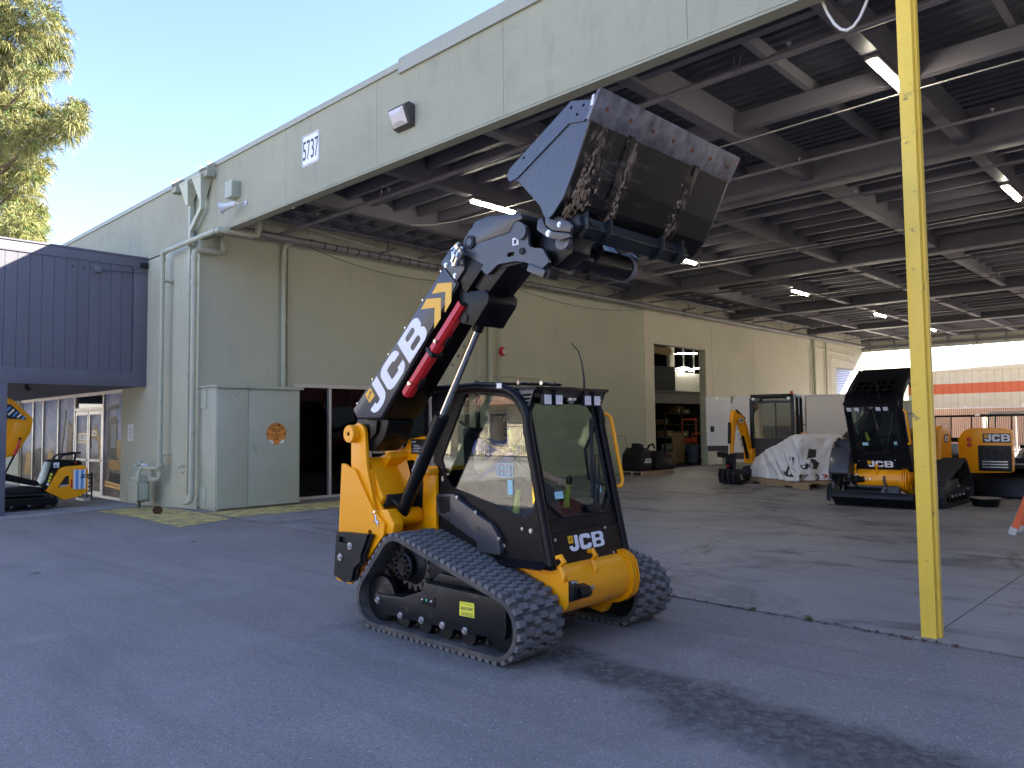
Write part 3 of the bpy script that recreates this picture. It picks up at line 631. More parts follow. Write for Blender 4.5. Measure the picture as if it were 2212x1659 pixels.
for z, r in ((6.95, .02), (7.0, .015), (6.9, .025)): pipe('wall_conduit', [(XW+.9, 8, z-.15), (XW+.88, 30, z-.14)], r, 'ceiling_pipe', f'{ {6.95: "middle", 7.0: "top thin", 6.9: "bottom thick"}[z] } conduit of the bundle of three under the deck edge', 'conduit', 'bundle of three conduits')
def sag(p, q, d, n=14): return [Vector(p).lerp(Vector(q), i/n)-Vector((0, 0, d*4*(i/n)*(1-i/n))) for i in range(n+1)]
pipe('hanging_cable', sag((XW+.3, 9.9, 6.12), (XW+.3, 15.5, 6.05), .32), .008, 'cable_black', 'black cable sagging below the main pipe near the corner', 'cable', n=5)
pipe('hanging_cable', sag((XW+.35, 9.9, 6.55), (XW+.35, 15.5, 6.22), .05), .010, 'cable_white', 'pale cable slung between the two wall pipes', 'cable', n=5)
pipe('hanging_cable', sag((XW+.3, 16.5, 6.12), (XW+.3, 24.4, 6.1), .35), .008, 'cable_black', 'long black cable drooping on the side wall behind the raised boom', 'cable', n=5)
pipe('drooping_cable', [(-2.97+.06*i, 7.6, 5.545+.55*((-2.97+.06*i+2.66)/.29)**2) for i in range(11)], .014, 'cable_white', 'white cable hanging in a loop from the fascia left of the post', 'cable', n=8)
# bird spikes on both wall pipes
for z, xo, y0, y1, lb in ((6.31, .32, 8.3, 21, 'row of bird spikes standing on the fat main pipe'), (6.72, .42, 8.6, 21, 'row of bird spikes on the upper wall pipe')):
    mb = MB(); y = y0
    while y < y1:
        for s in (-1, 0, 1):
            b_ = Vector((XW+xo, y+random.uniform(-.02, .02), z-.03)); e_ = b_+Vector((s*.05+random.uniform(-.01, .01), random.uniform(-.03, .03), .14)); mb.cyl(b_, e_, .0022, .001, n=3, caps=False)
        y += .055
    mb.build('bird_spikes', 'cable_grey', label=lb, cat='bird spikes', kind='stuff')
t = thing('wireless_box', 'small white square aerial box under the front beams', 'aerial', (-15.5, 10.25, 7.0))
MB().box(-15.56, -15.5, 10.12, 10.37, 6.93, 7.15).build('case', 'white_metal', t, bevel=.03); MB().cyl((-15.499, 10.245, 7.04), (-15.492, 10.245, 7.04), .025, n=12).build('emblem', 'alu', t)
MB().cyl((-15.53, 10.25, 7.15), (-15.53, 10.25, 7.5), .012, n=6).build('bracket', 'ceiling_pipe', t)
# yellow steel post and its outrigger
t = thing('steel_post', 'tall bright yellow painted steel post standing at the slab edge', 'post', (-1.895, 6.73, .008))
MB().box(-1.955, -1.842, 6.68, 6.795, .006, 6.42).build('shaft', 'post_yellow', t, bevel=.006)
MB().box(-1.841, -1.822, 6.73, 6.795, .006, 6.42).build('edge_flange', 'post_yellow', t)
MB().box(-1.95, -1.845, 6.80, 7.345, 6.2, 6.42).build('outrigger', 'post_yellow', t)
# ---------------------------------------------------------------- timber annex on the left
AX = -19.45
an = thing('timber_annex', 'slate blue timber-clad upper storey jutting out on a blue post', 'building', (AX, 4.45, -.1))
MB().box(-33, AX-.07, -3, YF-.003, 2.80, 5.80).build('core_box', 'soffit', an)
y = YF-.36; first = True
ys = [7.04]
while y > -3.2: ys.append(y); y -= .2415
for a, b in zip(ys[1:], ys): MB().box(AX-.068, AX-.012, a+.004, b-.004, 3.10, 5.72).build('cladding_board', 'blue_board', an)
MB().box(AX-.069, AX+.012, -3, YF-.004, 2.78, 3.13).build('lower_trim_board', 'blue_trim', an, bevel=.006)
MB().box(AX-.069, AX+.010, -3, YF-.004, 5.70, 5.93).build('upper_trim_board', 'blue_trim', an, bevel=.006)
MB().box(AX-.069, AX+.008, 7.05, YF-.004, 3.131, 5.699).build('end_trim_board', 'blue_trim', an, bevel=.006)
MB().box(-33, AX+.03, -3, YF-.004, 5.931, 5.97).build('roof_edge', 'blue_trim', an)
MB().box(AX-.30, AX+.005, 4.30, 4.47, -.1, 2.779).build('support_post', 'blue_trim', an, bevel=.008)
MB().box(AX-.069, AX+.011, -3, -2.99, 3, 5.7).build('end_cap', 'blue_trim', an)
for y, z in ((5.70, 5.53), (5.95, 5.53)): MB().cyl((AX-.02, y, z), (AX-.008, y, z), .03, n=12).build('vent_hole', 'decal_black', an)
MB().cyl((AX-.5, 4.95, 2.80), (AX-.5, 4.95, 2.72), .04, n=8).cyl((AX-.5, 4.95, 2.72), (AX-.42, 4.98, 2.68), .05, n=8).build('soffit_camera', 'plastic_black', an)
MB().box(AX-1.3, AX-.9, 4.6, 4.66, 2.77, 2.80).build('soffit_lamp', 'white_metal', an)
t = thing('junction_box', 'small blue conduit box with pipe on the annex cladding', 'conduit box', (AX, 6.22, 5.45))
MB().box(AX-.011, AX+.08, 6.15, 6.29, 5.45, 5.60).build('box', 'blue_trim', t, bevel=.008); MB().tube([(AX+.03, 6.29, 5.54), (AX+.03, 7.36, 5.58)], .014, 8).build('conduit', 'blue_trim', t)
t = thing('annex_wall_light', 'little dark floodlight at the annex top corner', 'lamp', (AX, 7.28, 5.75))
MB().box(AX-.002, AX+.09, 7.2, 7.35, 5.70, 5.82).build('head', 'plastic_black', t, bevel=.01); MB().tube([(AX+.03, 7.2, 5.74), (AX+.05, 7.12, 5.66), (AX+.02, 7.05, 5.6)], .006, 5).build('wire', 'cable_black', t)
# ---------------------------------------------------------------- pipes on the facade
GP = 'green_pipe'
t = thing('gas_pipe', 'green round gas pipe rising from the meter and turning under the canopy', 'pipe', (-18.0, 7.15, .9))
MB().tube([(-18.0, 7.15, .85), (-18.0, 7.15, 5.72), (-17.98, 7.15, 5.80), (-17.9, 7.15, 5.83), (-15.3, 7.15, 5.84), (-15.2, 7.17, 5.84), (-15.17, 7.26, 5.84), (-15.17, 7.9, 5.84), (-15.17, 8.0, 5.86), (-15.17, 8.03, 5.95), (-15.17, 8.03, 6.45)], .055, 12).build('pipe_run', GP, t, smooth=True)
for p, d in (((-18.0, 7.15, 5.68), (0, 0, 1)), ((-17.86, 7.15, 5.83), (1, 0, 0)), ((-15.33, 7.15, 5.84), (1, 0, 0)), ((-15.17, 7.33, 5.84), (0, 1, 0)), ((-15.17, 7.86, 5.84), (0, 1, 0)), ((-15.17, 8.03, 6.0), (0, 0, 1)), ((-18.0, 7.15, 1.0), (0, 0, 1))):
    MB().cyl(Vector(p)-Vector(d)*.045, Vector(p)+Vector(d)*.045, .068, n=12).build('coupling', GP, t, smooth=True)
for z in (5.15, 1.12): MB().box(-18.06, -17.90, 7.14, 7.378, z, z+.035).build('wall_bracket', GP, t)
MB().lathe([(.062, 0), (.09, .03), (.09, .09), (.062, .12)], (-18, 7.15, .86), (0, 0, 1), 14).build('union', GP, t, smooth=True)
t = thing('square_downspout', 'square green downspout with two funnel heads at the building corner', 'downspout', (-16.8, 7.3, .3))
MB().box(-16.86, -16.76, 7.24, 7.345, .30, 6.72).build('straight_pipe', GP, t, bevel=.006)
def funnel(x, nm):
    P = []
    for z, hw, hd in ((6.70, .055, .052), (7.14, .20, .13), (7.16, .22, .14), (7.20, .22, .14)): P += [(x+sx*hw, 7.24+sy*hd, z) for sx, sy in ((-1,-1),(1,-1),(1,1),(-1,1))]
    F = [(3, 2, 1, 0)]+[(k*4+i, k*4+(i+1) % 4, k*4+4+(i+1) % 4, k*4+4+i) for k in range(3) for i in range(4)]
    MB().add(P, F).build(nm, GP, t)
funnel(-16.81, 'funnel_head'); funnel(-16.16, 'funnel_head')
MB().tube([(-16.16, 7.24, 6.72), (-16.16, 7.24, 6.52), (-16.70, 7.24, 6.10), (-16.70, 7.24, 5.80)], .062, 4).build('sloped_pipe', GP, t)
t = thing('round_drain_pipe', 'round green drain pipe with elbow outlet near the corner', 'pipe', (-16.44, 7.2, .2))
MB().tube([(-16.62, 7.12, .17), (-16.52, 7.15, .17), (-16.45, 7.19, .22), (-16.43, 7.2, .32), (-16.43, 7.2, 5.50), (-16.43, 7.22, 5.60), (-16.43, 7.30, 5.65), (-16.43, 7.75, 5.66), (-16.43, 7.83, 5.68), (-16.43, 7.86, 5.76), (-16.43, 7.86, 6.1)], .062, 12).build('pipe_run', GP, t, smooth=True)
for p, d in (((-16.43, 7.2, 5.45), (0, 0, 1)), ((-16.43, 7.34, 5.66), (0, 1, 0)), ((-16.43, 7.74, 5.66), (0, 1, 0)), ((-16.43, 7.2, .36), (0, 0, 1)), ((-16.43, 7.2, 4.9), (0, 0, 1))): MB().cyl(Vector(p)-Vector(d)*.035, Vector(p)+Vector(d)*.035, .074, n=12).build('coupling', GP, t, smooth=True)
t = thing('wall_tap', 'small green hose tap low on the facade between the pipes', 'tap', (-17.25, 7.37, .9))
MB().tube([(-17.2, 7.38, .9), (-17.2, 7.27, .9), (-17.2, 7.22, .86)], .016, 8).cyl((-17.2, 7.3, .9), (-17.2, 7.3, .95), .01, n=6).cyl((-17.2, 7.3, .95), (-17.2, 7.3, .965), .04, n=10).build('spout', GP, t); MB().tube([(-17.5, 7.37, .77), (-17.5, 7.30, .77), (-17.15, 7.30, .78), (-17.15, 7.37, .78)], .012, 6).build('guard', GP, t)
# ---------------------------------------------------------------- gas meter
t = thing('gas_meter', 'lumpy pale green diaphragm gas meter beside the corner pipes', 'gas meter', (-18.63, 6.95, .0))
def rbox(x0, x1, y0, y1, z0, z1, nm, bv): return MB().box(x0, x1, y0, y1, z0, z1).build(nm, GP, t, bevel=bv, seg=4)
rbox(-18.90, -18.37, 6.82, 7.08, .10, .52, 'body', .07); rbox(-18.86, -18.41, 6.84, 7.06, .50, .68, 'top_cover', .08)
for yy in (6.80, 7.085):
    MB().prism(rrect(-18.925, .075, -18.345, .545, .1), yy-.008, yy+.008, 'y').build('flange', GP, t)
    mb = MB()
    for k in range(6):
        for s in (0, 1): bolt(mb, (-18.92+s*.57, yy-.008, .13+k*.075), (0, -1, 0), .012, .016)
        bolt(mb, (-18.84+k*.085, yy-.008, .535), (0, -1, 0), .012, .016); bolt(mb, (-18.84+k*.085, yy-.008, .085), (0, -1, 0), .012, .016)
    mb.build('flange_bolts', GP, t, kind='stuff')
MB().cyl((-18.63, 6.95, .10), (-18.63, 6.95, -.06), .03, n=8).box(-18.75, -18.5, 6.88, 7.02, .07, .098).build('stand', 'steel_dusty', t)
MB().tube([(-18.80, 6.95, .66), (-18.80, 6.95, .82), (-18.76, 6.95, .86), (-18.30, 6.97, .86), (-18.10, 7.05, .86), (-18.02, 7.12, .86), (-18.0, 7.15, .86)], .045, 10).build('inlet_pipe', GP, t, smooth=True)
MB().tube([(-18.45, 6.90, .30), (-18.45, 6.86, .36), (-18.45, 6.84, .5), (-18.45, 6.86, .78), (-18.45, 6.93, .86)], .042, 10).build('riser_pipe', GP, t, smooth=True)
MB().tube([(-18.0, 7.15, .80), (-18.0, 7.14, .64), (-18.03, 7.12, .60), (-18.2, 7.08, .60), (-18.25, 7.07, .62), (-18.26, 7.06, .72), (-18.27, 7.05, .84)], .045, 10).build('outlet_loop', GP, t, smooth=True)
for p in ((-18.80, 6.95, .72), (-18.45, 6.85, .62), (-18.25, 7.06, .74), (-18.0, 7.15, .72)): MB().cyl(Vector(p)-Vector((0, 0, .04)), Vector(p)+Vector((0, 0, .04)), .062, n=8).build('union_nut', GP, t)
MB().lathe([(.02, 0), (.085, .015), (.09, .05), (.05, .09), (.03, .13)], (-18.62, 6.95, .90), (0, 0, 1), 14).build('regulator', GP, t, smooth=True)
MB().box(-18.78, -18.66, 6.88, 7.0, .90, .95).build('index_box', 'pale_blue', t); MB().box(-18.42, -18.28, 6.9, 7.0, .91, .96).build('tag', 'sign_white', t)
# ---------------------------------------------------------------- electrical cabinet
t = thing('electrical_cabinet', 'tall pale green two-door electrical cabinet with round orange caution sticker', 'cabinet', (-16.05, 8.35, 0))
MB().box(-16.54, -15.68, 7.37, 9.33, .06, 2.62).build('case', 'green_metal', t, bevel=.006); MB().box(-16.5, -15.72, 7.41, 9.29, .008, .059).build('plinth', 'green_metal', t)
MB().box(-16.55, -15.60, 7.33, 9.40, 2.623, 2.66).box(-15.605, -15.59, 7.33, 9.40, 2.60, 2.659).build('rain_top', 'green_metal', t)
d1 = MB().box(-15.679, -15.645, 7.385, 8.075, .10, 2.60).build('door', 'green_metal', t, bevel=.005); d2 = MB().box(-15.679, -15.642, 8.085, 9.32, .10, 2.60).build('door', 'green_metal', t, bevel=.005)
MB().box(-15.645, -15.60, 7.385, 9.32, .062, .098).build('kick_strip', 'green_metal', t)
MB().cyl((-15.642, 8.19, 1.38), (-15.60, 8.19, 1.38), .03, n=12).obox((-15.585, 8.235, 1.32), (.012, .02, .10), (1, 0, 0), (0, -.5, 1)).build('handle', 'green_metal', d2, bevel=.004)
MB().box(-15.641, -15.636, 8.52, 8.93, 2.48, 2.53).build('name_plate', 'green_metal', d2)
for z0, z1 in ((2.17, 2.58), (.10, .47)): MB().box(-16.45, -16.1, 7.352, 7.369, z0, z1).build('side_cover', 'green_metal', t, bevel=.004)
mb = MB()
for z in (2.17+.03, 2.55, .13, .44): bolt(mb, (-16.13, 7.352, z), (0, -1, 0), .008, .008)
mb.build('cover_screws', 'bolt_steel', t, kind='stuff')
for y in (7.6, 9.1): MB().cyl((-16.0, y, 2.66), (-16.0, y, 2.72), .02, n=8).build('lifting_eye', 'green_metal', t)
# caution sticker: torn round label
cx, cy = 8.745, 1.61
MB().cyl((-15.642, cx, cy), (-15.6395, cx, cy), .25, n=40).build('sticker_backing', 'sticker_back', d2)
V = [(math.cos(a)*(.243), math.sin(a)*(.243)) for a in [2*math.pi*k/48 for k in range(48)]]
V = [p for p in V if not (p[1] < -.13 and (-.17 < p[0] < -.05 or .07 < p[0] < .19))]
MB().prism([(cx+p[0], cy+p[1]) for p in V], -15.6394, -15.6378, 'x').build('sticker', 'orange_sticker', d2)
for s, w_ in ((-1, .07), (1, .09)): MB().add([(-15.637, cx+s*.05, cy-.235), (-15.62, cx+s*.10, cy-.15), (-15.637, cx+s*.20, cy-.12), (-15.612, cx+s*.16, cy-.20)], [(0, 1, 2, 3)]).build('peeled_edge', 'paper', d2)
R_, U_ = (0, 1, 0), (0, 0, 1)
for k, s in enumerate(['KEEP AREA', 'IN FRONT', 'OF', 'ELECTRICAL', 'PANEL', 'CLEAR']):
    place2d('sticker_word', font_mesh(s, .03), (-15.6372, cx, cy+.10-.045*k), R_, U_, .026*len(s), .030, 'decal_black', d2, .0008)
for k, ch in enumerate('CAUTION'):
    a = math.radians(90+(3-k)*17); place2d('sticker_letter', font_mesh(ch, .04), (-15.6372, cx+math.cos(a)*.195, cy+math.sin(a)*.195), (0, math.sin(a), -math.cos(a)), (0, math.cos(a), math.sin(a)), .042, .062, 'decal_black', d2, .0008)
for s in (-1, 1): MB().prism([(cx+s*.225, cy+.03), (cx+s*.17, cy-.005), (cx+s*.20, cy-.01), (cx+s*.165, cy-.06), (cx+s*.235, cy), (cx+s*.205, cy+.004)], -15.6376, -15.6370, 'x').build('sticker_bolt', 'decal_black', d2)
# ---------------------------------------------------------------- facade fixtures
t = thing('number_sign', 'white rectangular street number sign reading 5737 on the fascia', 'sign', (-12.0, YF-.02, 6.75))
MB().prism(rrect(-12.29, 6.47, -11.73, 7.04, .04), YF-.026, YF-.013, 'y').build('plate', 'sign_white', t)
P = rrect(-12.275, 6.485, -11.745, 7.025, .035); Pi = rrect(-12.265, 6.495, -11.755, 7.015, .03)
mb = MB(); n = len(P); mb.add([(p[0], YF-.0275, p[1]) for p in P]+[(p[0], YF-.0275, p[1]) for p in Pi], [(i, (i+1) % n, n+(i+1) % n, n+i) for i in range(n)]); mb.build('border_line', 'sign_ink', t)
for k, ch in enumerate('5737'): place2d('digit', font_mesh(ch, .0), (-12.205+k*.132, YF-.028, 6.755), (1, 0, 0), (0, 0, 1), .105, .35, 'sign_ink', t, .003)
mb = MB()
for x in (-12.25, -11.77):
    for z in (6.51, 7.0): mb.cyl((x, YF-.026, z), (x, YF-.033, z), .012, n=8)
mb.build('screws', 'bolt_steel', t, kind='stuff')
t = thing('wall_floodlight', 'black wall-pack floodlight with pale prismatic lens on the fascia', 'lamp', (-9.25, YF-.1, 6.5))
MB().prism([(YF-.014, 6.33), (YF-.014, 6.68), (YF-.13, 6.70), (YF-.23, 6.62), (YF-.12, 6.36)], -9.47, -9.05, 'x').build('housing', 'bronze', t, bevel=.015)
MB().add([(-9.44, YF-.238, 6.60), (-9.08, YF-.238, 6.60), (-9.08, YF-.135, 6.36), (-9.44, YF-.135, 6.36), (-9.36, YF-.25, 6.52), (-9.16, YF-.25, 6.52), (-9.16, YF-.20, 6.41), (-9.36, YF-.20, 6.41)], [(4, 5, 6, 7), (0, 1, 5, 4), (1, 2, 6, 5), (2, 3, 7, 6), (3, 0, 4, 7)]).build('lens', 'lens', t)
t = thing('wall_speaker_box', 'square green louvred box on the fascia above the horn', 'vent box', (-14.8, YF-.1, 6.6))
MB().box(-14.98, -14.68, YF-.20, YF-.014, 6.45, 6.78).build('case', 'green_metal', t, bevel=.006)
for k in range(9): MB().box(-14.679, -14.672, YF-.19, YF-.03, 6.475+k*.032, 6.490+k*.032).box(-14.96, -14.70, YF-.206, YF-.2005, 6.475+k*.032, 6.490+k*.032).build('louvre', 'green_metal', t)
t = thing('horn_loudspeaker', 'white plastic horn loudspeaker on a bracket below the louvred box', 'loudspeaker', (-14.6, YF-.1, 6.2))
o = Vector((-14.62, YF-.20, 6.25)); d = Vector((-.55, -.6, -.25)).normalized()
MB().lathe([(.05, -.06), (.06, 0), (.055, .05), (.07, .16), (.115, .25), (.125, .26), (.11, .25), (.05, .12), (.015, .10)], o, d, 20).build('horn', 'white_metal', t, smooth=True)
MB().lathe([(.02, .1), (.035, .14), (.03, .20), (.0, .22)], o, d, 14).build('driver_cone', 'white_metal', t, smooth=True)
MB().tube([o, o+Vector((.12, .06, .02)), (-14.42, YF-.014, 6.28)], .012, 6).box(-14.47, -14.38, YF-.03, YF-.013, 6.23, 6.32).build('bracket', 'alu', t)
for x, lb in ((-15.95, 'sheet metal scupper box at the coping over the funnel heads'), (-17.45, 'small sunlit scupper opening left of the funnel heads')):
    t = thing('roof_scupper', lb, 'scupper', (x, YF-.1, 7.3), 'roof scuppers'); wv = .2 if x > -16.5 else .13
    MB().box(x-wv, x-wv+.012, YF-.22, YF-.046, 7.12, 7.42).box(x+wv-.012, x+wv, YF-.22, YF-.046, 7.12, 7.42).box(x-wv+.0125, x+wv-.0125, YF-.22, YF-.046, 7.12, 7.132).box(x-wv+.0125, x+wv-.0125, YF-.22, YF-.20, 7.133, 7.25).build('box', 'fascia_green', t)
t = thing('wall_notice', 'small white printed notice on the facade by the gas meter', 'notice', (-20.4, YF, 1.67))
MB().box(-20.58, -20.23, YF-.008, YF-.001, 1.46, 1.88).build('sheet', 'paper', t)
for k in range(11):
    wv = (.10, .06, .22, .24, .2, .22, .12, .24, .18, .2, .1)[k]; MB().box(-20.405-wv/2, -20.405+wv/2, YF-.0092, YF-.0081, 1.835-k*.033, 1.845-k*.033).build('text_line', 'sign_ink', t)
# pipes against the side wall
t = pipe('wall_riser', [(XW+.09, 9.38, 2.67), (XW+.09, 9.38, 5.95), (XW+.10, 9.40, 6.05), (XW+.16, 9.44, 6.12), (XW+.32, 9.46, 6.15)], .055, GP, 'green riser pipe between cabinet and main pipe', couplers=[((XW+.09, 9.38, 5.6), (0, 0, 1))])
pipe('thin_riser', [(XW+.05, 9.52, 2.67), (XW+.05, 9.52, 6.1)], .022, GP, 'thin green conduit beside the riser pipe above the cabinet', 'conduit')
t = pipe('wall_riser', [(XW+.09, 16.28, .0), (XW+.09, 16.28, 6.15)], .075, GP, 'thick green riser pipe behind the cab roof')
MB().box(XW, XW+.2, 16.2, 16.36, 3.95, 4.0).build('clamp', GP, t)
pipe('thin_riser', [(XW+.04, 15.75, 0), (XW+.04, 15.75, 5.6)], .018, GP, 'thin vertical conduit left of the thick riser', 'conduit')
pipe('thin_riser', [(XW+.04, 16.65, 1.0), (XW+.04, 16.65, 6.1)], .018, GP, 'thin vertical conduit right of the thick riser', 'conduit')
pipe('wall_cable_run', [(XW+.03, 15.9, 3.25), (XW+.03, 18.4, 3.25), (XW+.03, 18.55, 3.2), (XW+.03, 18.6, 2.9)], .013, GP, 'thin horizontal conduit above the cab roof', 'conduit', n=6)
t = thing('fire_bell', 'round red fire alarm bell on the wall above the cab', 'alarm bell', (XW+.1, 16.8, 4.02))
MB().lathe([(.13, 0), (.14, .02), (.13, .06), (.08, .10), (0, .11)], (XW+.06, 16.8, 4.02), (1, 0, -.1), 24).build('gong', 'red_paint', t, smooth=True)
MB().cyl((XW+.168, 16.8, 4.01), (XW+.172, 16.8, 4.01), .085, n=20).build('label_disc', 'lens', t); MB().box(XW, XW+.06, 16.72, 16.88, 3.95, 4.1).build('back_box', GP, t)
t = thing('conduit_box', 'square grey box on the wall conduit left of the riser', 'junction box', (XW, 15.85, 3.27)); MB().box(XW, XW+.07, 15.78, 15.93, 3.19, 3.34).build('box', GP, t, bevel=.006)
pipe('wall_cable_run', [(XW+.03, 19.9, 1.35), (XW+.03, 23.1, 1.35), (XW+.03, 23.25, 1.3), (XW+.03, 23.3, 1.1), (XW+.03, 23.3, .2)], .016, GP, 'low conduit bending down behind the yellow grab handle', 'conduit', n=6)
for y, r, lb in ((40.3, .07, 'dark pair of downpipes left of the roll-up door'), (41.9, .05, 'slim downpipe just left of the roll-up door')): pipe('far_downpipe', [(XW+.1, y, 0), (XW+.1, y, 6.1)], r, GP, lb)
pipe('far_conduit', [(XW+.05, 39.9, 0), (XW+.05, 39.9, 5.6), (XW+.05, 40.2, 5.75), (XW+.05, 45.6, 5.55), (XW+.05, 46.3, 5.25), (XW+.05, 50, 5.2)], .025, 'cable_white', 'pale conduit stepping along the wall over the roll-up door', 'conduit', n=6)
pipe('far_conduit', [(XW+.05, 42.6, 0), (XW+.05, 42.6, 5.2), (XW+.05, 42.8, 5.3), (XW+.05, 47.5, 5.05), (XW+.05, 47.7, 4.9), (XW+.05, 47.7, .5)], .02, 'cable_white', 'thin pale conduit framing the roll-up door', 'conduit', n=6)
# pine cone
t = thing('pine_cone', 'brown open pine cone lying on the yellow hatching', 'pine cone', (-16.3, 6.45, .05)); mb = MB()
for k in range(60):
    h = k/60; a = k*2.4; r = .055*math.sin(math.pi*(.12+.82*h))+.015; c = Vector((-16.40+h*.2, 6.45+math.cos(a)*r, .075+math.sin(a)*r*.95)); n_ = Vector((-.4, math.cos(a), math.sin(a))).normalized()
    mb.obox(c, (.022, .016, .004), n_+Vector((.2, 0, 0)), (1, .1, 0))
mb.build('scales', 'dead_leaf', t, kind='stuff'); MB().ell((-16.3, 6.45, .075), (.09, .035, .035)).build('core', 'dead_leaf', t)
# ---------------------------------------------------------------- track loader (built at the photo's place, heading +X, then moved for the others)
LO = Vector((-4.7, 4.9, 0))
def hull_path(circles, n=24):
    """counter-clockwise belt around circles in the x,z plane -> list of (x, z, nx, nz)"""
    pts = []
    for (cx, cz, r) in circles:
        for k in range(180):
            a = 2*math.pi*k/180; pts.append((cx+r*math.cos(a), cz+r*math.sin(a)))
    pts = sorted(set(pts)); cr_ = lambda o, a, b: (a[0]-o[0])*(b[1]-o[1])-(a[1]-o[1])*(b[0]-o[0])
    lo, hi = [], []
    for p in pts:
        while len(lo) > 1 and cr_(lo[-2], lo[-1], p) <= 0: lo.pop()
        lo.append(p)
    for p in pts[::-1]:
        while len(hi) > 1 and cr_(hi[-2], hi[-1], p) <= 0: hi.pop()
        hi.append(p)
    P = lo[:-1]+hi[:-1]; L = [0]
    for a, b in zip(P, P[1:]+P[:1]): L.append(L[-1]+math.hypot(b[0]-a[0], b[1]-a[1]))
    return P, L
def path_at(P, L, s):
    s %= L[-1]
    import bisect
    i = min(bisect.bisect_right(L, s)-1, len(P)-1); t = (s-L[i])/max(L[i+1]-L[i], 1e-9); a, b = P[i], P[(i+1) % len(P)]
    d = math.hypot(b[0]-a[0], b[1]-a[1]); tx, tz = (b[0]-a[0])/d, (b[1]-a[1])/d
    return a[0]+(b[0]-a[0])*t, a[1]+(b[1]-a[1])*t, tx, tz
CIRC = [(-5.43, .255, .19), (-5.12, .56, .215), (-3.98, .265, .20)]
def make_track(root, yo, yi, detail, rub='rubber', band='rubber_band'):
    """yo = outer face, yi = inner face (world y)"""
    s = 1 if yi > yo else -1; w_ = abs(yi-yo)
    P, L = hull_path(CIRC); N = 150; mb = MB(); V = []
    for k in range(N):
        x, z, tx, tz = path_at(P, L, L[-1]*k/N); nx, nz = tz, -tx
        V += [(x, yo, z), (x+nx*.036, yo, z+nz*.036), (x+nx*.036, yi, z+nz*.036), (x, yi, z)]
    F = []
    for k in range(N):
        a, b = k*4, ((k+1) % N)*4
        for j in range(4): q = (a+j, a+(j+1) % 4, b+(j+1) % 4, b+j); F.append(q if s > 0 else q[::-1])
    mb.add(V, F); belt = mb.build('track_belt', band, root, smooth=True)
    # tread bars: one zigzag bar of blocks per pitch
    nb = 60; bar_mb = MB() if not detail else None
    nblk = 6
    for k in range(nb):
        x, z, tx, tz = path_at(P, L, L[-1]*(k+.5)/nb); nx, nz = tz, -tx
        m = MB(); rnd = random.Random(k)
        for j in range(nblk):
            y0 = -w_/2+w_*j/nblk+.002; y1 = -w_/2+w_*(j+1)/nblk-.002; sh = (.013 if j % 2 else -.013); hl = .0270; ht = .026; tp = .004; ch = .005
            # hexagonal block: lengthwise shift, chamfered corners
            base_ = [(-hl+sh, y0+ch), (-hl+sh+ch, y0), (hl+sh-ch, y0), (hl+sh, y0+ch), (hl+sh, y1-ch), (hl+sh-ch, y1), (-hl+sh+ch, y1), (-hl+sh, y1-ch)]
            V = []
            for h, q in ((-.003, 0), (ht, tp)):
                for u, v in base_:
                    cu = sh; cv = (y0+y1)/2; V.append((cu+(u-cu)*(1-q/hl), cv+(v-cv)*(1-q/.05), h))
            n_ = 8; m.add(V, [tuple(range(n_, 2*n_))]+[(i, (i+1) % n_, n_+(i+1) % n_, n_+i) for i in range(n_)])
        mat4 = Matrix(((tx, 0, nx, x+nx*.036), (0, 1, 0, (yo+yi)/2), (tz, 0, nz, z+nz*.036), (0, 0, 0, 1)))
        if tx*nz-tz*nx > 0: pass
        m.xf(mat4)
        if detail: m.build('tread_bar', rub, belt)
        else: bar_mb.add(m.v, m.f)
    if not detail: o = bar_mb.build('tread_bars', rub, belt); o['kind'] = 'stuff'
    # guide teeth inside
    tm = MB()
    for k in range(52):
        x, z, tx, tz = path_at(P, L, L[-1]*k/52); nx, nz = tz, -tx
        for yy in (-.045, .045):
            yc = (yo+yi)/2+yy
            tm.add([(x-tx*.018, yc-.014, z-tz*.018), (x+tx*.018, yc-.014, z+tz*.018), (x+tx*.018, yc+.014, z+tz*.018), (x-tx*.018, yc+.014, z-tz*.018), (x-nx*.055, yc-.006, z-nz*.055), (x-nx*.055, yc+.006, z-nz*.055)],
                   [(0, 1, 4), (1, 2, 5, 4), (2, 3, 5), (3, 0, 4, 5)])
    o = tm.build('guide_teeth', 'steel_dusty', belt); o['kind'] = 'stuff'
    Y = lambda d: yo+s*d
    pr = lambda poly, a, b, nm, mt, bv=0, par=None: MB().prism(poly, min(Y(a), Y(b)), max(Y(a), Y(b)), 'y').build(nm, mt, par or root, bevel=bv)
    cy = lambda x, z, r, a, b, nm, mt, n=28, par=None: MB().cyl((x, Y(a), z), (x, Y(b), z), r, n=n).build(nm, mt, par or root, smooth=True)
    # undercarriage beam: side plate, sloping dusty top
    side = [(-5.452, .297), (-5.457, .234), (-5.336, .143), (-4.969, .15), (-4.141, .168), (-3.915, .182), (-3.893, .235), (-3.893, .44), (-3.93, .462), (-4.45, .470), (-4.80, .475), (-4.835, .40), (-5.079, .318)]
    pr(side, .045, .36, 'undercarriage_beam', 'black_dusty', .014)
    pr([(-4.45, .472), (-4.80, .477), (-4.70, .55), (-4.42, .54), (-3.95, .47)], .12, .34, 'beam_top', 'black_dusty', .015)
    pr([(-4.88, .47), (-4.58, .55), (-4.62, .66), (-4.78, .70), (-4.88, .62)], .16, .36, 'motor_guard', 'plastic_black', .02)
    pr([(-4.83, .30), (-4.66, .30), (-4.66, .375), (-4.80, .385)], .038, .044, 'cover_patch', 'black_dusty', .004)
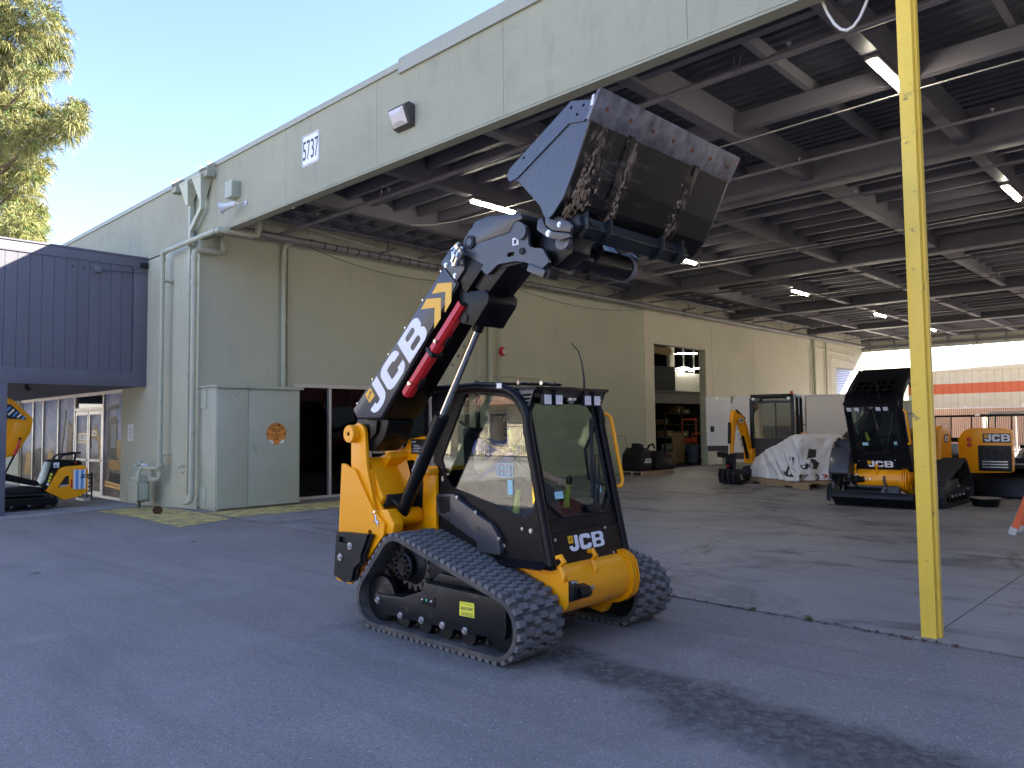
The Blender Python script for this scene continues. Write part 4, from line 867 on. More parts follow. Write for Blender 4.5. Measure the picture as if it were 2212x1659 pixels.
    for x, z in ((-5.405, .252), (-5.098, .17), (-4.829, .176), (-4.576, .178), (-4.319, .18)):
        mb = MB(); bolt(mb, (x, Y(.045), z), (0, -s, 0), .019, .022); mb.build('axle_bolt', 'bolt_steel', root)
    mb = MB(); mb.cyl((-4.755, Y(.037), .345), (-4.755, Y(.030), .345), .011, n=10); mb.build('green_cap', 'label_green', root)
    for x in (-4.81, -4.70): MB().cyl((x, Y(.037), .343), (x, Y(.031), .343), .008, n=8).build('cap_screw', 'decal_white', root)
    for x in (-5.098, -4.829, -4.576, -4.319):
        MB().lathe([(.05, .08), (.078, .08), (.078, .12), (.055, .135), (.055, .31), (.078, .325), (.078, .365), (.05, .365)], (x, yo, .1435), (0, s, 0), 22).build('bottom_roller', 'black_dusty', root, smooth=True)
    MB().lathe([(.03, .05), (.05, .055), (.05, .075), (.10, .09), (.165, .09), (.188, .10), (.188, .15), (.12, .17), (.12, .3), (.188, .32), (.188, .37), (.03, .38)], (-5.43, yo, .255), (0, s, 0), 32).build('rear_idler', 'black_dusty', root, smooth=True)
    MB().lathe([(.03, .09), (.14, .10), (.198, .11), (.198, .16), (.12, .18), (.12, .3), (.198, .32), (.198, .37), (.03, .38)], (-3.98, yo, .265), (0, s, 0), 32).build('front_idler', 'black_dusty', root, smooth=True)
    # sprocket with teeth and bolted hub
    T = []
    for k in range(17):
        for da, r in ((-.5, .175), (-.28, .185), (-.16, .222), (.16, .222), (.28, .185)):
            a = 2*math.pi*(k+da)/17; T.append((-5.12+r*math.cos(a), .56+r*math.sin(a)))
    pr(T, .20, .26, 'sprocket', 'steel_dusty', .004)
    MB().lathe([(.02, .075), (.105, .075), (.118, .085), (.118, .12), (.10, .125), (.10, .15), (.165, .19), (.165, .199)], (-5.12, yo, .56), (0, s, 0), 32).build('drive_hub', 'black_dusty', root, smooth=True)
    mb = MB()
    for k in range(12):
        a = 2*math.pi*k/12; bolt(mb, (-5.12+.085*math.cos(a), Y(.075), .56+.085*math.sin(a)), (0, -s, 0), .012, .022)
    mb.cyl((-5.12, Y(.075), .56), (-5.12, Y(.066), .56), .05, n=20); o = mb.build('hub_bolts', 'black_satin', root); o['kind'] = 'stuff'
    cy(-5.12, .56, .12, .26, .55, 'drive_motor', 'black_satin', 20)
    return belt
def rounded(pts, r=.03, n=4):
    out = []
    for i in range(len(pts)):
        p = Vector((*pts[i], 0)); a = Vector((*pts[i-1], 0)); b = Vector((*pts[(i+1) % len(pts)], 0))
        u = (a-p); v = (b-p); k = min(r, u.length*.45, v.length*.45); A = p+u.normalized()*k; B_ = p+v.normalized()*k
        for t in range(n+1):
            t /= n; q = A*(1-t)**2+p*2*t*(1-t)+B_*t*t; out.append((q.x, q.y))
    return out
def plate_holes(outer, holes, y0, y1, nm, mt, root, bevel=0):
    V, F = curve_mesh([outer]+holes)
    return MB().add([(p[0], y0+(y1-y0)*(p[2]+.5), p[1]) for p in V], [f[::-1] for f in F]).build(nm, mt, root)
def rotY(px, pz, deg):
    """rotate in x,z about (px,pz); positive raises +x side"""
    return Matrix.Translation((px, 0, pz)) @ Matrix.Rotation(-math.radians(deg), 4, 'Y') @ Matrix.Translation((-px, 0, -pz))
def make_loader(label, cat='track loader', boom_deg=0, cab_deg=0, bucket=True, detail=True, group=None, dusty=True):
    R = thing('track_loader', label, cat, tuple(LO), group)
    def pr(poly, a, b, nm, mt, bv=0, par=None): return MB().prism(poly, a, b, 'y').build(nm, mt, par or R, bevel=bv)
    rub, band = ('rubber', 'rubber_band') if dusty else ('rubber_clean', 'rubber_clean')
    make_track(R, 3.93, 4.42, detail, rub, band); make_track(R, 5.885, 5.395, detail, rub, band)
    YM = 'jcb_yellow'
    # ---- chassis
    pr([(-5.85, .34), (-5.5, .26), (-4.0, .26), (-3.95, .60), (-5.85, .62)], 4.50, 5.32, 'chassis', 'jcb_black', .02)
    front = rounded([(-4.05, .30), (-3.80, .285), (-3.70, .36), (-3.665, .47), (-3.70, .60), (-3.80, .665), (-4.05, .64)], .07, 5)
    pr(front, 4.43, 5.20, 'front_beam', 'yellow_worn')
    for y in (5.201, 5.235, 5.27): pr(rounded([(-4.06, .26), (-3.80, .25), (-3.67, .34), (-3.645+.004*(y > 5.25), .47), (-3.68, .63), (-3.80, .69), (-4.06, .67)], .05), y, y+.02, 'beam_flange', YM)
    plate_holes(rounded([(-4.12, .20), (-4.0, .17), (-3.86, .33), (-3.85, .40), (-3.76, .45), (-3.745, .56), (-3.80, .665), (-3.93, .68), (-4.05, .56)], .05), [rounded([(-3.86, .50), (-3.80, .50), (-3.80, .60), (-3.86, .60)], .028)], 5.291, 5.322, 'towing_lug', YM, R)
    pr([(-4.1, .17), (-3.97, .15), (-3.86, .30), (-3.9, .34), (-4.05, .3)], 5.19, 5.289, 'towing_foot', YM, .006)
    pr([(-4.45, .60), (-4.02, .635), (-3.955, .57), (-3.87, .41), (-3.86, .27), (-4.3, .30), (-4.5, .45)], 4.44, 4.458, 'side_gusset', YM, .003)
    pr([(-4.5, .36), (-4.1, .34), (-4.06, .55), (-4.5, .58)], 4.425, 4.439, 'gusset_rib', YM, .004)
    pr([(-5.3, .30), (-4.55, .32), (-4.5, .60), (-5.3, .62)], 4.46, 4.5, 'side_plate', YM, .004)
    for y in (4.40, 4.78):
        MB().tube([(-3.715, y, .565), (-3.70, y, .60), (-3.735, y, .665), (-3.70, y, .70), (-3.735, y+.005, .735), (-3.775, y, .725)], [.028, .02, .016, .02, .02, .016], 8).build('hose_hook', YM, R, smooth=True)
    pr([(-3.665, .565), (-3.64, .565), (-3.615, .52), (-3.615, .43), (-3.665, .41)], 4.34+.06, 4.47, 'coupling_bracket', 'black_satin', .004)
    pr([(-3.665, .53), (-3.60, .515), (-3.575, .47), (-3.60, .435), (-3.665, .42)], 4.471, 4.58, 'coupling_flap', 'black_satin', .006)
    mb = MB(); bolt(mb, (-3.64, 4.42, .55), (1, 0, 0), .013, .012); bolt(mb, (-3.64, 4.455, .55), (1, 0, 0), .013, .012); bolt(mb, (-3.665, 4.60, .48), (1, 0, 0), .012, .02); bolt(mb, (-3.665, 4.68, .48), (1, 0, 0), .012, .02)
    o = mb.build('bracket_bolts', 'bolt_steel', R); o['kind'] = 'stuff'
    # ---- engine hood at the rear
    hood = pr(rounded([(-6.02, .55), (-5.98, 1.18), (-5.88, 1.30), (-5.25, 1.36), (-5.2, .55)], .06), 4.46, 5.36, 'engine_hood', YM, .03)
    pr([(-6.06, .62), (-6.03, 1.02), (-6.015, 1.02), (-6.03, .62)], 4.72, 5.30, 'grille_frame', 'plastic_black', 0, hood)
    for k in range(8): MB().box(-6.075, -6.06, 4.75, 5.27, .65+k*.045, .67+k*.045).build('grille_bar', 'plastic_black', hood)
    MB().box(-6.02, -5.995, 4.86, 5.30, 1.045, 1.20).build('rear_decal', 'decal_black', hood)
    for p in ((0, 0, 0),): jcb_logo(hood, (-6.021, 5.26, 1.06), (0, -1, 0), (0, 0, 1), .125, stretch=1.15)
    for z in (1.06, 1.15): MB().cyl((-6.0, 4.60, z), (-6.045, 4.60, z), .04, n=18).build('tail_light', 'red_lens', hood, smooth=True)
    MB().box(-5.62, -5.35, 5.361, 5.364, .98, 1.13).build('side_decal', 'decal_black', hood); jcb_logo(hood, (-5.37, 5.3645, 1.0), (-1, 0, 0), (0, 0, 1), .10, square=False)
    place2d('model_number', font_mesh('270T' if not bucket else '3TS-8T', .02), (-5.75, 5.3645, .64), (-1, 0, 0), (0, 0, 1), .16, .055, 'decal_white', hood)
    pr([(-6.0, .25), (-5.2, .25), (-5.2, .549), (-6.03, .549)], 4.42, 5.38, 'counterweight', 'jcb_black', .02)
    if not bucket:
        pr(rounded([(-5.75, .70), (-5.70, 1.30), (-5.45, 1.46), (-5.05, 1.42), (-4.98, .72)], .05), 5.365, 5.52, 'engine_bay_side', YM, .02, hood)
        MB().box(-5.50, -5.22, 5.521, 5.524, 1.12, 1.27).build('side_decal', 'decal_black', hood); jcb_logo(hood, (-5.24, 5.5245, 1.14), (-1, 0, 0), (0, 0, 1), .10, square=False)
    # ---- boom tower on the right-hand side
    lower = rounded([(-6.03, .34), (-5.95, 1.39), (-5.90, 1.385), (-5.83, 1.355), (-5.745, 1.34), (-5.50, 1.03), (-5.315, .895), (-5.33, .80), (-5.62, .52), (-5.80, .33)], .014, 2)
    plate_holes(lower, [arc(-5.52, .80, .032, 0, 345, 12)], 3.975, 4.0, 'tower_plate', YM, R)
    pr([(-5.84, 1.30)]+arc(-5.735, 1.645, .105, 175, 5, 8)+[(-5.60, 1.36), (-5.485, 1.0), (-5.5, .9), (-5.8, .9)], 4.001, 4.035, 'tower_ear', YM, .004)
    pr([(-5.74, 1.345), (-5.585, 1.345), (-5.53, 1.12), (-5.40, .98), (-5.5, .85), (-5.7, .85)], 4.036, 4.06, 'ear_backing', YM, .004)
    MB().lathe([(.05, -.07), (.075, -.07), (.08, -.06), (.08, .0), (.05, 0)], (-5.78, 4.0, 1.655), (0, 1, 0), 24).build('pivot_boss', YM, R, smooth=True)
    MB().cyl((-5.78, 3.945, 1.655), (-5.78, 4.46, 1.655), .048, n=18).build('pivot_pin', 'black_satin', R, smooth=True)
    mb = MB(); bolt(mb, (-5.78, 3.944, 1.655), (0, -1, 0), .02, .014); mb.build('pin_bolt', 'jcb_black', R)
    # trough between the two tower plates
    pr([(-5.95, .34), (-5.92, 1.36), (-5.80, 1.44), (-5.66, 1.44), (-5.60, 1.36), (-5.45, 1.10), (-5.55, .95), (-5.55, .34)], 4.061, 4.39, 'tower_box', YM, .012)
    pr([(-5.70, 1.44), (-5.55, 1.49), (-5.52, 1.44), (-5.60, 1.36)], 4.20, 4.41, 'tower_lip', YM, .006)
    far = rounded([(-5.90, 1.30), (-5.84, 1.62), (-5.78, 1.72), (-5.70, 1.70), (-5.66, 1.52), (-5.56, 1.525), (-5.52, 1.60), (-5.27, 1.63), (-5.26, 1.36), (-5.09, 1.37), (-5.09, .60), (-5.9, .60)], .03, 3)
    ins = rounded([(-5.69, 1.38), (-5.45, 1.42), (-5.31, 1.27), (-5.33, .90), (-5.41, .85), (-5.49, .90), (-5.61, 1.10)], .03, 3)
    plate_holes(far, [ins], 4.40, 4.425, 'inner_tower_plate', YM, R)
    pr(ins, 4.42, 4.43, 'access_cover', 'black_satin')
    MB().box(-5.47, -5.29, 4.390, 4.399, 1.47, 1.60).build('data_plate', 'decal_black', R)
    place2d('data_plate_brand', font_mesh('JCB', .03), (-5.43, 4.3895, 1.575), (1, 0, 0), (0, 0, 1), .055, .018, 'decal_white', R, .001)
    for k in range(5): MB().box(-5.45+.02*(k % 2), -5.36+.03*(k % 3), 4.3885, 4.3899, 1.545-k*.014, 1.549-k*.014).build('data_plate_line', 'decal_white', R)
    MB().box(-5.26, -5.10, 4.36, 4.399, .62, 1.30).build('inner_post', YM, R, bevel=.012); MB().prism([(-5.30, 1.30), (-5.10, 1.30), (-5.10, 1.345), (-5.26, 1.345)], 4.30, 4.399, 'y').build('post_cap', YM, R, bevel=.006)
    pr(rounded([(-5.52, .99), (-5.31, 1.015), (-5.215, .90), (-5.235, .82), (-5.42, .80), (-5.52, .85)], .008), 4.0005, 4.10, 'latch_block', YM, .004)
    pr([(-5.43, 1.125), (-5.465, 1.02), (-5.60, .99), (-5.60, 1.12)], 4.10, 4.34, 'dark_opening_block', 'dark_room')  # solid block, dark colour stands in for the shade inside an opening
    for k in range(2): MB().tube([(-5.50, 4.16+.05*k, 1.09), (-5.42, 4.17+.05*k, 1.06), (-5.36, 4.20+.04*k, 1.0)], .016, 7).build('ram_hose', 'cable_black', R, smooth=True)
    MB().add([(-5.655, 4.395, 1.50), (-5.60, 4.33, 1.36), (-5.44, 4.33, 1.08), (-5.42, 4.395, 1.10), (-5.58, 4.395, 1.52)], [(0, 1, 2, 3, 4)]).build('tower_ridge', YM, R)
    MB().tube([(-5.46, 3.99, 1.0), (-5.44, 3.975, .96), (-5.43, 3.97, .92), (-5.41, 3.975, .88)], .009, 6).cyl((-5.445, 3.975, .985), (-5.43, 3.975, .985), .02, n=10).cyl((-5.42, 3.974, .91), (-5.39, 3.974, .90), .013, n=8).build('lock_pin', 'chrome', R)
    for x, z in ((-5.50, .97), (-5.47, .90), (-5.40, .86)): MB().cyl((x, 3.975, z), (x, 3.97, z), .007, n=8).build('rivet', 'bolt_steel', R)
    MB().cyl((-5.375, 4.10, .93), (-5.375, 4.39, .93), .075, n=24).build('ram_boss', YM, R, smooth=True); MB().cyl((-5.375, 4.085, .93), (-5.375, 4.10, .93), .03, n=16).build('ram_pin', 'black_satin', R)
    # bolt-on counterweights (two stacked black plates)
    for k, (dx, yy) in enumerate(((.03, 3.935), (.0, 3.905))):
        P = [(-5.93+dx, .785), (-5.46+dx, .80), (-5.535+dx, .665), (-5.57+dx, .60), (-5.56+dx, .565), (-5.66+dx, .50), (-5.70+dx, .385), (-5.80+dx, .355), (-5.965+dx, .40)]
        if k: plate_holes(P, [rounded([(-5.885, .70), (-5.76, .70), (-5.76, .75), (-5.885, .75)], .015)], yy, yy+.028, 'counterweight_plate', 'plastic_black', R)
        else: pr(P, yy, yy+.028, 'counterweight_plate', 'plastic_black', .003)
    for x, z in ((-5.715, .68), (-5.865, .57)):
        MB().cyl((x, 3.905, z), (x, 3.898, z), .033, n=20).build('washer', 'bolt_steel', R); mb = MB(); bolt(mb, (x, 3.898, z), (0, -1, 0), .014, .014); mb.build('plate_bolt', 'bolt_steel', R)
    for k in range(3):
        a0 = .10+.025*k; MB().tube([(-5.80, 4.1, 1.62)]+[(-5.86-a0*math.sin(t), 4.12+.02*k, 1.52+a0*math.cos(t)*1.1) for t in [math.pi*i/8 for i in range(9)]]+[(-5.8, 4.15, 1.38)], .014, 7).build('hydraulic_hose', 'cable_black', R, smooth=True)
    # ---- lift ram (follows the boom)
    MBm = rotY(-5.78, 1.655, boom_deg); bx = Vector((-5.375, 4.19, .93)); tp = MBm @ Vector((-4.345, 4.19, 2.53)); d = (tp-bx).normalized(); Lr = (tp-bx).length
    bl = min(1.03, Lr-.02)
    MB().cyl(bx-d*.02, bx+d*bl, .057, n=24).build('ram_barrel', 'jcb_black', R, smooth=True); MB().cyl(bx+d*(bl-.12), bx+d*(bl+.005), .065, n=24).build('ram_gland', 'jcb_black', R, smooth=True)
    MB().cyl(bx+d*bl, tp, .029, n=20).build('ram_rod', 'chrome', R, smooth=True); MB().cyl(tp-d*.08, tp, .042, n=16).build('rod_eye', 'black_satin', R, smooth=True)
    if bucket: MB().cyl(bx+d*.45+Vector((.0, -.055, .03)), bx+d*.62+Vector((0, -.055, .03)), .012, n=8).build('ram_tag', 'bolt_steel', R)
    # ---- boom
    XF[0] = MBm
    boomP = [(-5.80, 1.875), (-5.735, 1.785), (-5.37, 1.78), (-4.385, 2.815), (-4.545, 2.985)]
    pr(boomP, 4.0, 4.385, 'boom', 'jcb_black', .012)
    pr([(-5.785, 1.872), (-5.73, 1.80), (-5.38, 1.795), (-4.405, 2.815), (-4.548, 2.965)], 3.988, 3.999, 'boom_cover', 'panel_grey', .003)
    pr(rounded([(-5.82, 1.82), (-5.36, 1.783), (-5.43, 1.62), (-5.60, 1.49), (-5.80, 1.53), (-5.90, 1.66)], .05), 4.065, 4.345, 'boom_root', 'jcb_black', .012)
    pr([(-5.62, 1.77), (-5.5, 1.77), (-5.52, 1.66), (-5.60, 1.60)], 4.035, 4.064, 'root_rib', 'jcb_black', .004)
    U = Vector((1, 0, 1.05)).normalized(); V_ = Vector((-U.z, 0, U.x))
    # brand word on the cover, reading up the boom
    Ul = Vector((.745, 0, .667)).normalized(); Vl = Vector((-Ul.z, 0, Ul.x))
    jcb_logo(R, Vector((-5.455, 3.9875, 1.812)), Ul, Vl, .24, square=False, stretch=1.52)
    DI = [(-5.605, 2.0), (-5.53, 2.055), (-5.465, 1.985), (-5.54, 1.925)]
    pr(DI, 3.9855, 3.9875, 'brand_diamond', 'yellow_decal'); place2d('brand_small_text', font_mesh('JCB', .03), (-5.535, 3.985, 1.992), Vector((.6, 0, 1)), Vector((-1, 0, .5)), .075, .035, 'decal_black', R, .001)
    for P in ([(-4.835, 2.665), (-4.76, 2.742), (-4.585, 2.73), (-4.59, 2.565), (-4.67, 2.49), (-4.662, 2.66)], [(-4.695, 2.775), (-4.625, 2.85), (-4.455, 2.835), (-4.462, 2.685), (-4.54, 2.605), (-4.532, 2.772)]): pr(P, 3.9855, 3.9875, 'chevron', 'yellow_decal')
    mb = MB()
    for k in range(6): mb.cyl(Vector((-5.72, 3.988, 1.925))+(Vector((-4.58, 3.988, 2.94))-Vector((-5.72, 3.988, 1.925)))*(k/5.), Vector((-5.72, 3.98, 1.925))+(Vector((-4.58, 3.98, 2.94))-Vector((-5.72, 3.98, 1.925)))*(k/5.), .009, n=8)
    o = mb.build('cover_screws', 'bolt_steel', R); o['kind'] = 'stuff'
    # red safety strut clipped below the boom
    a, b = Vector((-5.09, 4.02, 1.985)), Vector((-4.385, 4.02, 2.665)); ud = (b-a).normalized(); dn = Vector((ud.z, 0, -ud.x))
    for nm, p, q in (('upper', a+ud*.495, b), ('lower', a, a+ud*.455)):
        m = MB(); sec = [(-.005, .0), (-.02, .085), (.018, .115), (.085, .115), (.125, .085), (.118, .0), (.112, .0), (.117, .08), (.083, .107), (.022, .107), (-.012, .08), (.003, .0)]
        Vv = [pt+Vector((0, s_[0]*.72-.01, 0))+dn*(s_[1]*.62-.03) for pt in (p, q) for s_ in sec]; n_ = len(sec)
        m.add(Vv, [tuple(range(n_))[::-1], tuple(range(n_, 2*n_))]+[(i, (i+1) % n_, n_+(i+1) % n_, n_+i) for i in range(n_)]); m.build('safety_strut', 'red_paint', R)
    MB().obox(a+ud*.475+dn*.008+Vector((0, .03, 0)), (.018, .062, .048), ud, dn).build('strut_strap', 'plastic_black', R, bevel=.006)
    for s_ in (.17, .63): MB().obox(a+ud*s_+dn*.036+Vector((0, .055, 0)), (.045, .026, .020), ud, dn).build('strut_clip', 'plastic_black', R, bevel=.004); MB().cyl(a+ud*(s_-.03)+Vector((0, -.03, 0))+dn*.02, a+ud*(s_-.03)+Vector((0, -.055, 0))+dn*.02, .016, n=8).build('strut_pin', 'chrome', R)
    mb = MB()
    for s_ in (.72, .88, 1.05): mb.cyl(a+ud*s_*.6+dn*.09+Vector((0, .2, 0)), a+ud*s_*.6+dn*.10+Vector((0, .2, 0)), .012, n=8)
    o = mb.build('boom_bolts', 'bolt_steel', R); o['kind'] = 'stuff'
    # boom nose, inner boom, clevis
    pr([(-4.60, 3.005), (-4.425, 2.835), (-4.33, 2.92), (-4.335, 3.02), (-4.385, 3.0), (-4.41, 3.04), (-4.50, 3.10)], 4.0, 4.02, 'nose_plate', 'panel_grey', .003)
    pr([(-4.59, 3.0), (-4.43, 2.84), (-4.33, 2.74), (-4.12, 2.93), (-4.28, 3.02), (-4.49, 3.09)], 4.021, 4.37, 'boom_nose', 'jcb_black', .01)
    mb = MB(); bolt(mb, (-4.535, 4.0, 2.985), (0, -1, 0), .014, .012); bolt(mb, (-4.43, 4.0, 2.885), (0, -1, 0), .014, .012); mb.build('nose_bolts', 'bolt_steel', R)['kind'] = 'stuff'
    pr([(-4.36, 2.84), (-4.15, 2.70), (-3.86, 2.93), (-4.0, 3.10), (-4.24, 3.05)], 4.06, 4.335, 'inner_boom', 'jcb_black', .01)
    pr(rounded([(-4.42, 2.84), (-4.32, 2.815), (-4.30, 2.75), (-4.15, 2.745), (-4.10, 2.70), (-4.11, 2.64), (-4.22, 2.53), (-4.26, 2.48), (-4.40, 2.51), (-4.455, 2.57), (-4.43, 2.68)], .02), 4.04, 4.36, 'ram_clevis', 'jcb_black', .01)
    MB().cyl((-4.365, 4.03, 2.545), (-4.365, 4.37, 2.545), .035, n=18).build('clevis_pin', 'black_satin', R, smooth=True)
    # boom head: two side plates with top box
    head = rounded([(-4.37, 3.08), (-4.35, 3.165), (-4.27, 3.235), (-4.08, 3.225), (-3.83, 3.185), (-3.77, 3.195), (-3.70, 3.15), (-3.675, 3.10), (-3.67, 2.99), (-3.60, 2.965), (-3.54, 2.955), (-3.475, 2.85), (-3.555, 2.805), (-3.70, 2.88), (-3.80, 2.905), (-3.98, 2.91), (-4.10, 2.845), (-4.22, 2.95)], .02, 3)
    slot = rounded([(-3.885, 2.945), (-3.81, 2.945), (-3.81, 2.978), (-3.885, 2.978)], .014)
    for y0, y1 in ((4.022, 4.048), (4.345, 4.37)):
        plate_holes(head, [arc(-3.735, 3.105, .035, 0, 342, 18), slot], y0, y1, 'head_plate', 'panel_grey', R)
    pr([(-4.30, 3.16), (-4.23, 3.275), (-4.08, 3.29), (-3.74, 3.25), (-3.72, 3.20), (-3.80, 3.19), (-3.86, 3.12), (-4.25, 3.10)], 4.015, 4.375, 'head_box', 'panel_grey', .012)
    pr([(-4.22, 3.02), (-3.90, 3.02), (-3.86, 3.12), (-4.25, 3.10)], 4.05, 4.34, 'head_core', 'jcb_black')
    pr([(-4.2, 2.87), (-3.75, 2.89), (-3.7, 2.92), (-3.9, 3.01), (-4.2, 3.01)], 4.05, 4.34, 'head_under', 'jcb_black')
    pr([(-4.30, 3.20), (-4.18, 3.275), (-4.1, 3.32), (-4.0, 3.32), (-4.0, 3.285), (-4.2, 3.27)], 4.38, 4.40, 'hose_guard', 'plastic_black')
    MB().lathe([(.03, 0), (.052, 0), (.052, .03), (.03, .03)], (-4.27, 4.005, 3.125), (0, 1, 0), 22).build('head_pin', 'black_satin', R, smooth=True); MB().cyl((-4.27, 4.0, 3.125), (-4.27, 4.004, 3.125), .03, n=14).build('pin_cap', 'panel_grey', R)
    MB().lathe([(.037, 0), (.058, 0), (.058, .03), (.037, .03)], (-3.735, 4.0, 3.105), (0, 1, 0), 24).build('tilt_boss', 'panel_grey', R, smooth=True)
    MB().cyl((-3.73, 4.01, 2.965), (-3.73, 4.021, 2.965), .025, n=16).build('stop_pin', 'black_satin', R, smooth=True)
    MB().box(-3.825, -3.765, 4.017, 4.021, 3.02, 3.075).build('warning_sticker', 'decal_white', R); MB().box(-3.81, -3.785, 4.0155, 4.0168, 3.03, 3.06).build('sticker_mark', 'decal_black', R)
    MB().obox((-3.585, 4.06, 2.80), (.085, .06, .028), (1, 0, -.48), (.45, 0, 1)).build('stop_pad', 'panel_grey', R, bevel=.004); MB().obox((-3.495, 4.07, 2.765), (.02, .05, .03), (1, 0, -.48), (.45, 0, 1)).build('stop_end', 'plastic_black', R)
    # quick couplers
    for p, q, r in (((-4.45, 3.99, 3.09), (-4.36, 3.985, 3.125), .022), ((-4.42, 3.97, 2.99), (-4.345, 3.965, 3.09), .03), ((-4.38, 3.965, 2.96), (-4.30, 3.955, 3.06), .033)):
        p, q = Vector(p), Vector(q); m = MB(); m.cyl(p, p.lerp(q, .5), r*.8, n=10); m.cyl(p.lerp(q, .5), p.lerp(q, .85), r, n=6); m.cyl(p.lerp(q, .85), q, r*.75, n=10); m.build('hydraulic_coupler', 'chrome', R)
    MB().box(-4.46, -4.33, 3.985, 4.0, 2.96, 3.10).build('coupler_block', 'bolt_steel', R, bevel=.01)
    # coupler carriage behind the bucket
    plate = rounded([(-3.57, 3.16), (-3.53, 3.17), (-3.50, 3.10), (-3.44, 3.055), (-3.28, 3.01), (-3.27, 2.985), (-3.37, 2.98), (-3.48, 3.02), (-3.58, 3.09)], .015)
    pr(plate, 4.01, 4.04, 'coupler_hook', 'panel_grey', .003)
    pr([(-3.49, 3.17), (-3.46, 3.19), (-3.28, 3.09), (-3.25, 3.06), (-3.27, 3.015), (-3.43, 3.06), (-3.49, 3.11)], 4.0, 4.02, 'coupler_plate', 'panel_grey', .003)
    mb = MB(); bolt(mb, (-3.36, 4.0, 3.085), (0, -1, 0), .013, .012); bolt(mb, (-3.47, 4.01, 3.045), (0, -1, 0), .016, .012); mb.build('coupler_bolts', 'bolt_steel', R)['kind'] = 'stuff'
    pr([(-3.56, 3.12), (-3.45, 3.05), (-3.30, 3.02), (-3.33, 2.90), (-3.5, 2.82), (-3.62, 2.90), (-3.64, 3.05)], 4.10, 4.30, 'tilt_link', 'jcb_black', .02)
    MB().cyl((-3.50, 4.18, 2.935), (-3.50, 4.96, 2.935), .10, n=28).build('carriage_tube', 'jcb_black', R, smooth=True)
    MB().lathe([(.05, 0), (.115, 0), (.115, .03), (.10, .05)], (-3.50, 4.93, 2.935), (0, 1, 0), 24).build('tube_collar', 'wear_plate', R, smooth=True)
    pr(rounded([(-3.72, 3.20), (-3.66, 3.19), (-3.56, 3.06), (-3.40, 3.05), (-3.38, 3.0), (-3.52, 2.88), (-3.62, 2.90), (-3.66, 3.05), (-3.74, 3.16)], .02), 4.97, 5.0, 'carriage_plate', 'bucket_side', .004)
    pr([(-3.62, 3.06), (-3.35, 3.03), (-3.33, 2.97), (-3.5, 2.80), (-3.62, 2.84)], 4.45, 4.47, 'carriage_rib', 'jcb_black', .003)
    MB().cyl((-3.74, 4.2, 3.105), (-3.50, 4.2, 3.12), .045, n=16).build('tilt_ram', 'jcb_black', R, smooth=True); MB().cyl((-3.62, 4.2, 3.113), (-3.46, 4.2, 3.123), .026, n=14).build('tilt_rod', 'chrome', R, smooth=True)
    MB().lathe([(.02, 0), (.06, .0), (.06, .012), (.045, .02), (.045, .03), (.06, .035), (.06, .045), (.02, .05)], (-3.39, 4.06, 2.985), (0, 1, 0), 20).build('pin_spring', 'wear_plate', R, smooth=True)
    if not bucket:
        pr([(-3.42, 3.16), (-3.30, 3.14), (-3.22, 2.80), (-3.30, 2.62), (-3.42, 2.66)], 4.1, 5.5, 'hitch_frame', 'jcb_black', .015)
        pr([(-3.20, 3.0), (-3.16, 3.0), (-3.10, 2.58), (-3.16, 2.58)], 3.98, 5.6, 'hitch_blade', 'plastic_black', .004)
        pr([(-3.62, 3.0), (-3.30, 2.95), (-3.25, 2.75), (-3.5, 2.75)], 4.1, 5.2, 'hitch_gusset', 'panel_grey', .01)
    XF[0] = None
    # ---- cab
    XF[0] = rotY(-3.86, .65, -cab_deg) if cab_deg else None
    N0, N1 = 4.40, 5.32
    outer = [(-5.12, .62), (-3.825, .62), (-3.80, .66), (-4.035, 1.72)]+arc(-4.34, 1.71, .315, 5, 88, 8)+[(-4.75, 2.055), (-5.12, 2.05), (-5.20, 1.95), (-5.17, 1.40), (-5.12, 1.36)]
    win = rounded([(-5.07, 1.43), (-5.01, 1.28), (-4.93, 1.19), (-4.42, 1.075), (-4.10, .985), (-4.02, 1.03), (-3.965, 1.20), (-4.10, 1.80)]+arc(-4.34, 1.71, .235, 25, 88, 4)+[(-4.76, 1.985)], .02, 2)
    plate_holes(outer, [win], N0, N0+.03, 'cab_side', 'black_satin', R); plate_holes(outer, [win], N1-.03, N1, 'cab_side', 'black_satin', R)
    g1 = pr(win, N0+.010, N0+.016, 'side_window', 'side_glass'); pr(win, N1-.018, N1-.012, 'side_window', 'cab_glass')
    tubep = [(-3.815, .66), (-3.83, .72), (-4.045, 1.70)]+arc(-4.34, 1.71, .30, 8, 88, 7)+[(-4.60, 2.035), (-5.10, 2.03), (-5.16, 1.99)]
    for y in (N0-.012, N1+.012): MB().tube([(p[0], y, p[1]) for p in tubep], .036, 12).build('cab_tube', 'jcb_black', R, smooth=True)
    # roof and rear wall
    MB().add([(x, y, z) for y in (N0+.031, N1-.031) for x, z in ((-4.08, 1.99), (-4.34, 2.035), (-4.76, 2.065), (-5.14, 2.055), (-5.14, 2.03), (-4.08, 1.965))], [(0, 1, 7, 6), (1, 2, 8, 7), (2, 3, 9, 8), (3, 4, 10, 9), (4, 5, 11, 10), (5, 0, 6, 11), (0, 5, 4, 3, 2, 1), (6, 7, 8, 9, 10, 11)]).build('cab_roof', 'black_satin', R)
    MB().box(-5.19, -5.16, N0+.031, N1-.031, .63, 1.32).build('cab_rear_wall', 'black_satin', R); MB().box(-5.185, -5.178, N0+.031, N1-.031, 1.321, 2.02).build('rear_window', 'cab_glass', R)
    for y in (4.78, 4.92): MB().box(-5.18, -5.15, y, y+.03, 1.32, 2.02).build('rear_bar', 'black_satin', R)
